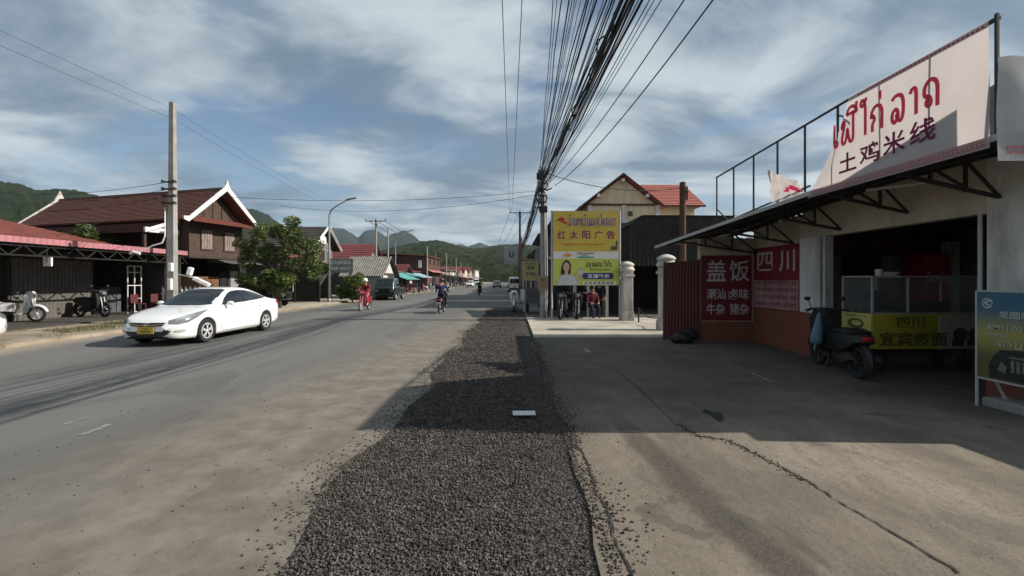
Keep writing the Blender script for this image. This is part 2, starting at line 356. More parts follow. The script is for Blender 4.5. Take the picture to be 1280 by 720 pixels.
def asphalt_material():
    m, *_ = surf_nodes('worn_asphalt'); g = NG(m)
    base = g.mix(g.ss(g.n(.35, 8, .65, (1, .18, 1)), .35, .7), (.10, .098, .095), (.16, .155, .148))
    base = g.mix(g.m('MULTIPLY', g.ss(g.n(110, 3, .6), .48, .72), .5), base, (.26, .25, .235))
    # two darker wheel lanes and lighter worn strips along the road
    lane = g.m('ABSOLUTE', g.m('SINE', g.m('ADD', g.m('MULTIPLY', g.x, 1.6), g.m('MULTIPLY', g.n(.5, 4), 1.2))))
    base = g.mix(g.m('MULTIPLY', g.ss(lane, .25, .95), .28), base, (.17, .165, .158))
    streak = g.ss(g.n(1.2, 7, .7, (1.6, .06, 1)), .54, .72)
    base = g.mix(g.m('MULTIPLY', streak, .4), base, (.055, .055, .056))
    patch = g.ss(g.n(.5, 3, .4, (1, .5, 1), 0, .6), .60, .63)
    base = g.mix(g.m('MULTIPLY', patch, .35), base, (.07, .069, .07))
    # dust carried from the dug-up edge
    e = g.m('ADD', g.m('SUBTRACT', g.x, g.m('MULTIPLY', g.y, .085)), g.m('MULTIPLY', g.m('SUBTRACT', g.n(.8, 8, .62, (1, .45, 1)), .5), 2.6))
    dust = g.m('MULTIPLY', g.ss(e, -5.1, -3.0), g.ss(g.m('MULTIPLY', g.y, -1), -42, -16))
    dcol = g.mix(g.ss(g.n(2.4, 9, .7), .35, .68), (.15, .128, .103), (.25, .218, .178))
    dcol = g.mix(g.m('MULTIPLY', g.ss(g.n(60, 3, .6), .52, .72), .5), dcol, (.12, .105, .09))
    base = g.mix(g.m('MULTIPLY', dust, .9), base, dcol)
    el = g.m('ADD', g.x, g.m('MULTIPLY', g.m('SUBTRACT', g.n(.6, 7, .6), .5), 1.4))
    base = g.mix(g.m('MULTIPLY', g.ss(g.m('MULTIPLY', el, -1), 10.9, 12.0), .85), base, (.3, .255, .2))
    g.L.new(base, g.b.inputs['Base Color']); g.b.inputs['Roughness'].default_value = .82; g.b.inputs['Specular IOR Level'].default_value = .3
    g.bump(g.m('ADD', g.n(140, 4, .7), g.m('MULTIPLY', g.n(6, 4), .6)), .7, .010); return m
def concrete_material():
    m, *_ = surf_nodes('dusty_concrete'); g = NG(m)
    base = g.mix(g.ss(g.n(.7, 9, .66, (1, .6, 1)), .3, .7), (.235, .198, .156), (.45, .385, .305))
    base = g.mix(g.m('MULTIPLY', g.ss(g.n(2.6, 9, .75, (1, .35, 1), 25), .48, .72), .55), base, (.20, .168, .135))
    base = g.mix(g.m('MULTIPLY', g.ss(g.n(45, 5, .7), .5, .7), .6), base, (.15, .13, .105))
    base = g.mix(g.m('MULTIPLY', g.ss(g.n(.9, 4, .5, (1, 1, 1), 0, .8), .56, .60), .35), base, (.15, .135, .118))
    base = g.mix(g.m('MULTIPLY', g.ss(g.n(150, 2, .6), .6, .72), .5), base, (.42, .38, .32))
    # band where the cement skin is worn off and dark grit shows (runs out towards the camera's right)
    ln = g.m('ABSOLUTE', g.m('SUBTRACT', g.m('ADD', g.x, g.m('ADD', g.m('MULTIPLY', g.y, .12), g.m('MULTIPLY', g.m('SUBTRACT', g.n(1.6, 6), .5), .34))), 1.80))
    band = g.m('SUBTRACT', 1.0, g.ss(ln, .07, .22))
    band = g.m('MULTIPLY', band, g.ss(g.m('MULTIPLY', g.y, -1), -5.6, -4.2))
    base = g.mix(g.m('MULTIPLY', band, .85), base, g.mix(g.ss(g.n(80, 3, .7), .4, .65), (.075, .065, .055), (.18, .157, .13)))
    ed = g.m('SUBTRACT', 1.0, g.ss(g.m('ADD', g.x, g.m('MULTIPLY', g.m('SUBTRACT', g.n(2.2, 7), .5), .7)), .55, 1.25))
    base = g.mix(g.m('MULTIPLY', ed, .5), base, (.24, .205, .165))
    # greyer, stained forecourt farther on; colour also darkened to deepen the building's shade
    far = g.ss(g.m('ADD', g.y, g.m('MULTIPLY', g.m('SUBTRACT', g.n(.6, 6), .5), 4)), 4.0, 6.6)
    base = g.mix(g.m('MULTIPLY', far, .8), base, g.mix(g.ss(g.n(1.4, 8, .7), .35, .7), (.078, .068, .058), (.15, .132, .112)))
    base = g.mix(g.m('MULTIPLY', g.ss(g.n(1.1, 6, .6, (1, 1, 1), 0, 1.), .6, .68), .55), base, (.09, .085, .08))
    base = g.mix(g.m('MULTIPLY', g.ss(g.n(13, 8, .75, (1, .6, 1), 20), .46, .7), .5), base, (.19, .158, .124))
    g.L.new(base, g.b.inputs['Base Color']); g.b.inputs['Roughness'].default_value = .85; g.b.inputs['Specular IOR Level'].default_value = .3
    g.bump(g.m('ADD', g.n(90, 6, .75), g.m('MULTIPLY', g.n(9, 10, .8), 3.2)), 1., .022); return m
def drive_material():
    m, *_ = surf_nodes('pale_drive_concrete'); g = NG(m)
    base = g.mix(g.ss(g.n(.9, 9, .66), .3, .7), (.30, .265, .215), (.46, .415, .345))
    base = g.mix(g.m('MULTIPLY', g.ss(g.n(6, 6, .7), .55, .75), .4), base, (.2, .175, .14))
    g.L.new(base, g.b.inputs['Base Color']); g.b.inputs['Roughness'].default_value = .9; g.bump(g.n(60, 6, .7), .4, .01); return m
def verge_material():
    m, *_ = surf_nodes('dirt_verge'); g = NG(m)
    base = g.mix(g.ss(g.n(1.1, 9, .66), .3, .7), (.2, .16, .115), (.36, .305, .235))
    base = g.mix(g.m('MULTIPLY', g.ss(g.n(2.2, 8, .75, (.6, 1, 1)), .54, .66), .6), base, (.085, .088, .04))
    g.L.new(base, g.b.inputs['Base Color']); g.b.inputs['Roughness'].default_value = .95; g.bump(g.n(30, 6, .7), .6, .03); return m
def bedding_material():
    m, *_ = surf_nodes('grit_bed'); g = NG(m)
    v = g.v(34); h = v.outputs['Distance']
    base = g.mix(g.ss(g.n(38, 3, .6), .35, .7), (.035, .030, .027), (.11, .096, .085))
    g.L.new(base, g.b.inputs['Base Color']); g.b.inputs['Roughness'].default_value = .9
    iv = g.m('SUBTRACT', 1., h); g.bump(iv, .9, .03); return m
# ------------------------------------------------------------------ ground sheets
def bend(y): return -.0001*max(0, y-35)**2 if y < 330 else -.0001*295**2-(y-330)*.06
YS = [-14, -6, -2, 0, 2, 4, 6, 8, 11, 14, 18, 22, 28, 35, 45, 55, 65, 75, 90, 105, 120, 140, 160, 180, 210, 240, 270, 300, 330, 380, 450]
def strip(name, xa, xb, ys, z, m, h=0., label=None):
    mb = MB(); n = 6
    for i in range(len(ys)-1):
        for k in range(n):
            f0, f1 = k/n, (k+1)/n
            def pt(y, f): a, b = (xa(y) if callable(xa) else xa), (xb(y) if callable(xb) else xb); return (bend(y)+a+(b-a)*f, y, z)
            mb.quad(pt(ys[i], f0), pt(ys[i], f1), pt(ys[i+1], f1), pt(ys[i+1], f0))
    if h:
        for xs in (xa, xb):
            for i in range(len(ys)-1):
                q = [(bend(y)+(xs(y) if callable(xs) else xs), y) for y in (ys[i], ys[i+1])]
                mb.quad((*q[0], z), (*q[1], z), (*q[1], z-h), (*q[0], z-h))
        for y in (ys[0], ys[-1]):
            a, b = (xa(y) if callable(xa) else xa)+bend(y), (xb(y) if callable(xb) else xb)+bend(y)
            mb.quad((a, y, z), (b, y, z), (b, y, z-h), (a, y, z-h))
    return struct(mb.build(name, m, org=(0, 0, 0)))
gm = mat('earth', (.085, .085, .045), .95, scale=.05, var=.4)
g = MB(); g.quad((-5000, -300, -.12), (5000, -300, -.12), (5000, 9000, -.12), (-5000, 9000, -.12)); struct(g.build('ground', gm, org=(0, 0, 0)))
strip('road', -12.2, 2.2, YS, 0, asphalt_material())
verge_m = verge_material()
strip('verge', -34, -12.2, YS, .10, verge_m, .2)
strip('pavement', lambda y: -13.9, lambda y: -12.35, [18, 22, 28, 35, 45, 55, 65, 75, 90], .115, drive_material(), .1)
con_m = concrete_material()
def edge_r(y): return .56+.05*math.sin(y*1.7)+.04*math.sin(y*4.3+1)
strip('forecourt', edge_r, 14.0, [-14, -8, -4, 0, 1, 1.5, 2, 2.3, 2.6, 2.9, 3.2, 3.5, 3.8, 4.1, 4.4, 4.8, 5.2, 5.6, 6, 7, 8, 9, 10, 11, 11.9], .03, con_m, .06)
strip('driveway', lambda y: .62, 16.0, [11.9, 13, 14.5, 16, 18], .07, drive_material(), .12)
strip('side_yard', lambda y: 1.9, 26.0, [18.0, 22, 28, 35, 45, 55, 70, 90], .03, mat('yard_dirt', (.11, .098, .082), .95, var=.3, scale=1.2, bump=.4, bscale=20), .06)
strip('gravel_bed', lambda y: -1.34+.07*math.sin(y*1.3)+.05*math.sin(y*3.1), lambda y: .60, [-6, -2, 0]+[1+.5*i for i in range(50)], .012, bedding_material())
# worn paint left of the old centre line
wp = mat('worn_paint', (.21, .205, .19), .85, var=.4, scale=30)
mk = MB(); rr = random.Random(3)
for (y, x, l, wd) in ((4.7, -4.58, .34, .07), (5.0, -5.1, .3, .05), (12.1, -4.7, .5, .06)):
    pts = []; n = 7
    for i in range(n): pts.append((x-wd/2+rr.uniform(-.02, .02), y-l/2+l*i/(n-1)))
    for i in range(n): pts.append((x+wd/2+rr.uniform(-.02, .02), y+l/2-l*i/(n-1)))
    mk.poly([(a, b, .006) for a, b in pts])
struct(mk.build('road_marking', wp, org=(0, 0, 0)))
# jagged cracks across the concrete apron
def crack(pts, w0, z=.036):
    mb = MB(); rr = random.Random(int(w0*1e5)); L_, R_ = [], []
    pp = []
    for i in range(len(pts)-1):
        for k in range(9): t = k/9; pp.append((pts[i][0]*(1-t)+pts[i+1][0]*t, pts[i][1]*(1-t)+pts[i+1][1]*t))
    pp.append(pts[-1])
    for i, (x, y) in enumerate(pp):
        dx, dy = (pp[min(i+1, len(pp)-1)][0]-pp[max(i-1, 0)][0]), (pp[min(i+1, len(pp)-1)][1]-pp[max(i-1, 0)][1]); l = math.hypot(dx, dy) or 1
        o = rr.uniform(-.012, .012); w1, w2 = w0*rr.uniform(.15, 1.2), w0*rr.uniform(.15, 1.2)
        L_.append((x-dy/l*(w1+o), y+dx/l*(w1+o), z)); R_.append((x+dy/l*(w2-o), y-dx/l*(w2-o), z))
    for i in range(len(pp)-1): mb.quad(L_[i], R_[i], R_[i+1], L_[i+1])
    return mb
ckm = mat('crack_soil', (.03, .027, .023), 1, var=.4, scale=40)
def G(px, py): d = F*CAMH/(py-350); return ((px-640)/F*d, d)
struct(crack([G(845, 533), G(872, 549), G(905, 553), G(925, 561), G(968, 585), G(1010, 607), G(1060, 640), G(1110, 668), G(1200, 724)], .011).build('forecourt_crack', ckm, org=(0, 0, 0)))
struct(crack([G(716, 535), G(722, 560), G(737, 590), G(745, 620), G(760, 645), G(768, 680), G(790, 725)], .012).build('forecourt_crack', ckm, org=(0, 0, 0)))
struct(crack([G(690, 440), G(770, 465), G(800, 490), G(842, 531)], .008).build('forecourt_crack', ckm, org=(0, 0, 0)))
hb = MB(); hp = []
for i in range(18):
    a = 2*math.pi*i/18; r_ = 1+.3*math.sin(3*a+1)+.18*math.sin(5*a); x0, y0 = G(893, 522); hp.append((x0+.085*r_*math.cos(a), y0+.2*r_*math.sin(a), .037))
hb.poly(hp); struct(hb.build('forecourt_pothole', ckm, org=(0, 0, 0)))
# ------------------------------------------------------------------ loose stones (uncountable)
def ico():
    t = (1+5**.5)/2; v = np.array([(-1, t, 0), (1, t, 0), (-1, -t, 0), (1, -t, 0), (0, -1, t), (0, 1, t), (0, -1, -t), (0, 1, -t), (t, 0, -1), (t, 0, 1), (-t, 0, -1), (-t, 0, 1)], float); v /= np.linalg.norm(v[0])
    f = np.array([(0, 11, 5), (0, 5, 1), (0, 1, 7), (0, 7, 10), (0, 10, 11), (1, 5, 9), (5, 11, 4), (11, 10, 2), (10, 7, 6), (7, 1, 8), (3, 9, 4), (3, 4, 2), (3, 2, 6), (3, 6, 8), (3, 8, 9), (4, 9, 5), (2, 4, 11), (6, 2, 10), (8, 6, 7), (9, 8, 1)]); return v, f
def stones(name, pos, size, m, label):
    v, f = ico(); n = len(pos); sc = size[:, None, None]*RNG.uniform(.6, 1.25, (n, 1, 3))
    V = v[None]*(1+RNG.uniform(-.22, .22, (n, 12, 1)))*sc
    q = RNG.normal(size=(n, 4)); q /= np.linalg.norm(q, axis=1, keepdims=True); w_, x, y, z = q.T
    M = np.stack([1-2*(y*y+z*z), 2*(x*y-z*w_), 2*(x*z+y*w_), 2*(x*y+z*w_), 1-2*(x*x+z*z), 2*(y*z-x*w_), 2*(x*z-y*w_), 2*(y*z+x*w_), 1-2*(x*x+y*y)], -1).reshape(n, 3, 3)
    V = np.einsum('nij,nkj->nki', M, V); V[:, :, 2] *= .8; V += pos[:, None, :]
    Fc = (f[None]+(np.arange(n)*12)[:, None, None]).reshape(-1, 3)
    me = bpy.data.meshes.new(name); me.vertices.add(n*12); me.vertices.foreach_set('co', V.ravel()); k = len(Fc)
    me.loops.add(k*3); me.polygons.add(k); me.loops.foreach_set('vertex_index', Fc.ravel()); me.polygons.foreach_set('loop_start', np.arange(0, k*3, 3)); me.polygons.foreach_set('loop_total', np.full(k, 3)); me.update(); me.validate()
    me.materials.append(m); o = bpy.data.objects.new(name, me); COL.objects.link(o); return tag(o, label, 'gravel', kind='stuff')
def edge_l(y): return -1.34+.10*np.sin(y*1.3)+.07*np.sin(y*3.1)
pp, ss = [], []
for (y0, y1, n, s0, s1) in ((1.7, 4.2, 30000, .005, .0125), (4.2, 7.5, 24000, .006, .0145), (7.5, 13, 10500, .011, .02), (13, 23, 6000, .015, .026)):
    y = RNG.uniform(y0, y1, n); x = edge_l(y)+RNG.beta(1.1, 1.15, n)*(.62-edge_l(y)); s_ = s0*.7+(s1*1.15-s0*.7)*RNG.beta(1.3, 3.2, n); s_ = np.where((x > .22+.12*np.sin(y*1.7)) & (RNG.random(n) < .8), s_*.55, s_); lay = RNG.uniform(0, .007, n)
    pp.append(np.stack([x, y, .012+s_*.45+lay], 1)); ss.append(s_)
n = 2600; y = RNG.uniform(1.7, 16, n); x = edge_l(y)-np.abs(RNG.normal(0, .14, n)); s_ = RNG.uniform(.003, .011, n); pp.append(np.stack([x, y, s_*.5], 1)); ss.append(s_)
n = 4200; y = RNG.uniform(1.7, 11.8, n); x = .54+RNG.exponential(.075, n)*(1+.8*np.sin(y*3.7)*np.sin(y*1.3)); s_ = RNG.uniform(.003, .011, n); pp.append(np.stack([x, y, .03+s_*.5], 1)); ss.append(s_)
n = 500; y = RNG.uniform(2, 12, n); x = RNG.uniform(-5, -1.4, n); s_ = RNG.uniform(.003, .008, n); pp.append(np.stack([x, y, s_*.5], 1)); ss.append(s_)
for line in ([(905, 553), (925, 561), (968, 585), (1010, 607)], [(716, 535), (722, 560), (737, 590), (745, 620), (760, 645), (768, 680)], [(845, 533), (872, 549), (905, 553)]):
    q = np.array([G(*a) for a in line]); n = 110; k = RNG.integers(0, len(q)-1, n); t = RNG.uniform(0, 1, (n, 1)); xy = q[k]*(1-t)+q[k+1]*t+RNG.normal(0, .03, (n, 2)); s_ = RNG.uniform(.003, .011, n); pp.append(np.column_stack([xy, .03+s_*.4])); ss.append(s_)
n = 500; y = RNG.uniform(1.8, 8, n); x = RNG.uniform(.7, 6, n); s_ = RNG.uniform(.0015, .005, n); pp.append(np.stack([x, y, .03+s_*.5], 1)); ss.append(s_)
stm = mat('crushed_stone', (.082, .07, .062), .88, var=.55, scale=9, island=.75, spec=.25)
stones('gravel', np.concatenate(pp), np.concatenate(ss), stm, 'dark crushed stone filling the dug-up trench strip along the road')
# ------------------------------------------------------------------ hills
def forest_material(name, c1, c2, scale):
    m, *_ = surf_nodes(name); g = NG(m)
    v = g.v(1/scale); a = g.ss(g.n(.35/scale, 6, .7), .35, .68)
    base = g.mix(a, c1, c2); hs = g.mix(g.m('MULTIPLY', g.ss(g.n(1.6/scale, 4, .7), .4, .7), .5), base, (c2[0]*1.5, c2[1]*1.35, c2[2]*1.1))
    g.L.new(hs, g.b.inputs['Base Color']); g.b.inputs['Roughness'].default_value = .95; g.b.inputs['Specular IOR Level'].default_value = .1
    g.bump(g.n(2.2/scale, 5, .75), 1., scale*1.2); return m
def hill(name, sky_pts, D, near, m, cell, crown, seed, nx=420, ny=70, rough=1.):
    rng = np.random.default_rng(seed); xs = np.array([p[0] for p in sky_pts], float); hs = (350-np.array([p[1] for p in sky_pts], float))/F*D+CAMH
    u = np.linspace(xs[0], xs[-1], nx); H = np.interp(u, xs, hs); t = np.concatenate([np.linspace(0, 1, ny), [1.04, 1.1, 1.2]]); T, U = np.meshgrid(t, u, indexing='ij')
    Y = near+(D-near)*T; prof = np.where(T <= 1, np.clip(T, 0, 1)**.85*(1-.12*np.sin(np.pi*np.clip(T, 0, 1))), 1-(T-1)*2.5); Xw = (U-640)/F*Y
    ph = rng.uniform(0, 6, 8); Hm = H[None]*prof
    for k in range(5):
        w_ = 1/(90*D/900/1.8**k); Hm += np.clip(T, 0, 1)*(1-np.clip(T, 0, 1))*rough*H.max()*.13/1.5**k*np.sin(Xw*w_*6.28*.5+ph[k]+np.sin(Y*w_*5+ph[k+1])*1.3)
    gx, gy = np.floor(Xw/cell), np.floor(Y/cell); best = np.full(Xw.shape, 9.)
    for ox in (-1, 0, 1):
        for oy in (-1, 0, 1):
            a, b = gx+ox, gy+oy; h1 = np.modf(np.abs(np.sin(a*127.1+b*311.7+seed)*43758.5453))[0]; h2 = np.modf(np.abs(np.sin(a*269.5+b*183.3+seed)*43758.5453))[0]
            best = np.minimum(best, np.hypot(Xw/cell-(a+h1), Y/cell-(b+h2))/(.75+.45*h2))
    Z = Hm+crown*np.sqrt(np.clip(1-(best/.95)**2, 0, 1))-crown*.4
    Z[0] = np.minimum(Z[0], -.5); n0, n1 = Z.shape
    me = bpy.data.meshes.new(name); me.vertices.add(n0*n1); me.vertices.foreach_set('co', np.stack([Xw, Y, Z], -1).ravel())
    i = np.arange((n0-1)*n1).reshape(n0-1, n1)[:, :-1].ravel(); q = np.stack([i, i+1, i+n1+1, i+n1], 1); k = len(q)
    me.loops.add(k*4); me.polygons.add(k); me.loops.foreach_set('vertex_index', q.ravel()); me.polygons.foreach_set('loop_start', np.arange(0, k*4, 4)); me.polygons.foreach_set('loop_total', np.full(k, 4)); me.update(); me.validate()
    me.materials.append(m); o = bpy.data.objects.new(name, me); COL.objects.link(o); return struct(o)
hill('hills', [(-420, 232), (-250, 215), (-120, 222), (-40, 230), (0, 229), (25, 232), (45, 240), (75, 238), (98, 240), (122, 247), (180, 262), (250, 285), (300, 318), (330, 345)], 620, 260, forest_material('hill_forest', (.014, .026, .011), (.04, .062, .022), 6), 8, 5.5, 1, 420, 60)
hill('hills', [(150, 300), (230, 275), (270, 263), (300, 261), (318, 263), (335, 270), (352, 282), (372, 296), (400, 318), (440, 345)], 1100, 600, forest_material('hill_forest_blue', (.014, .028, .018), (.032, .052, .026), 8), 11, 7, 2, 300, 50)
hill('hills', [(300, 322), (340, 312), (372, 292), (392, 291), (415, 286), (430, 287), (440, 293), (448, 298), (456, 290), (466, 288), (474, 291), (482, 297), (494, 292), (506, 289), (516, 294), (526, 304), (560, 312), (575, 306), (585, 309), (600, 304), (612, 309), (640, 312), (700, 309), (800, 306), (950, 312), (1100, 322)], 3000, 1700, forest_material('mountain_forest', (.014, .028, .022), (.03, .05, .034), 20), 26, 13, 3, 560, 60)
hill('hills', [(380, 345), (430, 335), (470, 318), (500, 310), (530, 304), (548, 303), (562, 307), (580, 312), (600, 313), (625, 309), (650, 308), (680, 311), (720, 311), (780, 305), (860, 300), (960, 300), (1100, 305), (1300, 310), (1600, 318)], 900, 330, forest_material('near_forest', (.009, .018, .007), (.04, .058, .018), 7), 10, 10, 4, 620, 90)
# ------------------------------------------------------------------ air
hz = MB(); hz.b2(-4200, 4200, -280, 4000, -1.2, 420); hzm = bpy.data.materials.new('air'); hzm.use_nodes = True; nn = hzm.node_tree.nodes
nn.remove(nn['Principled BSDF']); pv = nn.new('ShaderNodeVolumePrincipled'); pv.inputs['Density'].default_value = .00008; pv.inputs['Color'].default_value = (.75, .87, 1, 1); pv.inputs['Anisotropy'].default_value = .2
hzm.node_tree.links.new(pv.outputs[0], nn['Material Output'].inputs['Volume']); o = hz.build('haze', hzm); o['kind'] = 'stuff'; tag(o, 'thin bluish haze over the far forested hills', 'haze')
# ------------------------------------------------------------------ shared materials
black = mat('black_plastic', (.012, .012, .013), .45, var=.3); rubber = mat('tyre_rubber', (.02, .02, .021), .85, var=.2)
alloy = mat('alloy', (.66, .67, .68), .35, .35, var=.05); steel = mat('galvanised_steel', (.33, .34, .35), .5, .6, var=.15); dsteel = mat('dark_steel', (.035, .034, .033), .6, .3, var=.3)
cargl = glass('tinted_glass', (.012, .016, .02), .05); wgl = glass('window_glass', (.03, .035, .04), .1)
wpaint = mat('white_paint', (.74, .74, .73), .6, var=.08, grime=.45); cream = mat('cream_plaster', (.50, .43, .30), .85, var=.1, grime=.5, bump=.15)
whitewall = mat('white_wall', (.64, .635, .61), .85, var=.08, grime=.6, bump=.15); greywall = mat('grey_render', (.2, .195, .185), .9, var=.2, grime=.6, bump=.2)
conc = mat('concrete', (.30, .29, .27), .9, var=.2, grime=.5, bump=.3, bscale=30)
# ------------------------------------------------------------------ cars
def interp(st, s):
    ks = [r[0] for r in st]
    if s <= ks[0]: return list(st[0][1:])
    for i in range(len(st)-1):
        if s <= ks[i+1]:
            t = (s-ks[i])/(ks[i+1]-ks[i]); o = []
            for c in range(1, len(st[0])):
                p0, p1, p2, p3 = st[max(i-1, 0)][c], st[i][c], st[i+1][c], st[min(i+2, len(st)-1)][c]
                h0 = ks[i]-ks[max(i-1, 0)] or 1; h1 = ks[i+1]-ks[i]; h2 = ks[min(i+2, len(st)-1)]-ks[i+1] or 1
                m1 = ((p1-p0)/h0*h1+(p2-p1))/2 if i > 0 else p2-p1; m2 = ((p3-p2)/h2*h1+(p2-p1))/2 if i+2 < len(st) else p2-p1
                if (p1-p0)*(p2-p1) <= 0: m1 = 0
                if (p3-p2)*(p2-p1) <= 0: m2 = 0
                m1 = max(-3*abs(p2-p1), min(3*abs(p2-p1), m1)); m2 = max(-3*abs(p2-p1), min(3*abs(p2-p1), m2))
                o.append((2*t**3-3*t*t+1)*p1+(t**3-2*t*t+t)*m1+(-2*t**3+3*t*t)*p2+(t**3-t*t)*m2)
            return o
    return list(st[-1][1:])
class Body:
    """car body lofted from (s, half width, sill z, shoulder z, top z, top half width); front at s=0, +Y is rearwards"""
    def __init__(s, st, wheels, wr, nseg=90):
        L_ = st[-1][0]; S = set(round(L_*i/nseg, 4) for i in range(nseg+1))
        for wc in wheels:
            for k in range(17): S.add(round(wc-wr*math.cos(math.pi*k/16), 4))
        S = sorted(x for x in S if 0 <= x <= L_); s.mb = MB(); vs = []; s.n = None
        for q in S:
            hw, zb, zs, zt, tw = interp(st, q); za = zb; arch = 0
            for wc in wheels:
                d = abs(q-wc)
                if d < wr: za = max(za, .30+math.sqrt(wr*wr-d*d)*.98); arch = 1
            mid = zb+(zs-zb)*.55
            half = [(0, za), (hw*.80, za), (hw*.955, za+.005), (hw*.985, max(za+.02, zb+.09)), (hw*1.0, max(za+.04, mid-.1)), (hw*1.0, max(za+.06, mid+.08)), (hw*.985, max(za+.08, zs-.06)), (hw*.955, max(za+.1, zs))]
            h = zt-zs
            half += [(hw*.955+(tw-hw*.955)*.5, zs+h*.47), (tw, zt-min(.08, h*.3)), (tw*.93, zt-min(.03, h*.1)), (tw*.7, zt), (tw*.35, zt+.012), (0, zt+.016)]
            ring = [(x, q, z) for x, z in half]+[(-x, q, z) for x, z in half[1:-1]][::-1]; s.n = len(ring); vs.append(ring)
        n = s.n; flat = [v for r in vs for v in r]; fs = []; ms = []
        for i in range(len(S)-1):
            for j in range(n):
                fs.append((i*n+j, i*n+(j+1) % n, (i+1)*n+(j+1) % n, (i+1)*n+j)); ms.append(1 if j in (0, 1, n-1, n-2) else 0)
        o_ = len(flat); flat += vs[0]+vs[-1]; fs += [tuple(range(o_, o_+n)), tuple(range(o_+n, o_+2*n))[::-1]]; ms += [0, 0]
        s.mb.add(flat, fs); s.mb.m = ms; s.tree = BVHTree.FromPolygons([Vector(v) for v in flat], fs)
    def hit(s, p, d, off):
        d = Vector(d).normalized(); loc, nrm, _, _ = s.tree.ray_cast(Vector(p)-d*3, d)
        if loc is None:
            loc, nrm, _, _ = s.tree.find_nearest(Vector(p))
        if nrm.dot(d) > 0: nrm = -nrm
        return loc+nrm*off
    def patch(s, mb, A, B, d, off=.006, nu=14, nv=8):
        """patch between two 3-D guide lines, laid on the body along direction d"""
        def at(l, t):
            t *= len(l)-1; i = min(int(t), len(l)-2); return Vector(l[i]).lerp(Vector(l[i+1]), t-i)
        vs = [s.hit(at(A, i/nu).lerp(at(B, i/nu), j/nv), d, off) for i in range(nu+1) for j in range(nv+1)]
        return mb.add(vs, [(i*(nv+1)+j, (i+1)*(nv+1)+j, (i+1)*(nv+1)+j+1, i*(nv+1)+j+1) for i in range(nu) for j in range(nv)])
    def line(s, mb, pts, d, w=.008, off=.004, n=10):
        up = [(p[0], p[1]+w/2, p[2]) if abs(d[0]) > .5 and abs(pts[0][1]-pts[-1][1]) < abs(pts[0][2]-pts[-1][2]) else (p[0], p[1], p[2]+w/2) for p in pts]
        dn = [(2*p[0]-u[0], 2*p[1]-u[1], 2*p[2]-u[2]) for p, u in zip(pts, up)]
        return s.patch(mb, up, dn, d, off, n, 1)
def car_wheel(root, x, y, r, wd, side, spokes=5):
    t = MB(); rr_ = r*.66
    t.lathe([(rr_, -wd*.42), (r*.93, -wd*.5), (r, -wd*.36), (r, wd*.36), (r*.93, wd*.5), (rr_, wd*.42)], (x, y, r), 28, 'X', False)
    w_ = MB()
    w_.lathe([(rr_, side*wd*.43), (rr_*.93, side*wd*.45), (rr_*.9, side*wd*.2), (.001, side*wd*.16)], (x, y, r), 24, 'X', False)
    w_.m = [1]*len(w_.f)
    w_.mi = 0
    w_.lathe([(rr_*1.0, side*wd*.44), (rr_*.98, side*wd*.47), (rr_*.88, side*wd*.45), (rr_*.88, side*wd*.3)], (x, y, r), 24, 'X', False)
    w_.lathe([(r*.13, side*wd*.3), (r*.13, side*wd*.44), (r*.09, side*wd*.47), (.001, side*wd*.47)], (x, y, r), 14, 'X')
    for k in range(spokes):
        for dd in (-.17, .17):
            a = 2*math.pi*k/spokes+.3; a2 = a+dd
            p = (x+side*wd*.43, y+r*.1*math.cos(a), r+r*.1*math.sin(a)); q = (x+side*wd*.42, y+rr_*.93*math.cos(a2), r+rr_*.93*math.sin(a2))
            w_.bar(p, q, r*.085, wd*.1, up=(1, 0, 0))
    wh = t.build('wheel', rubber, root, smooth=True); w_.build('rim', [alloy, black], wh, smooth=True); return wh
white_car = mat('white_car_paint', (.80, .80, .80), .25, var=.015, coat=1., spec=.5)
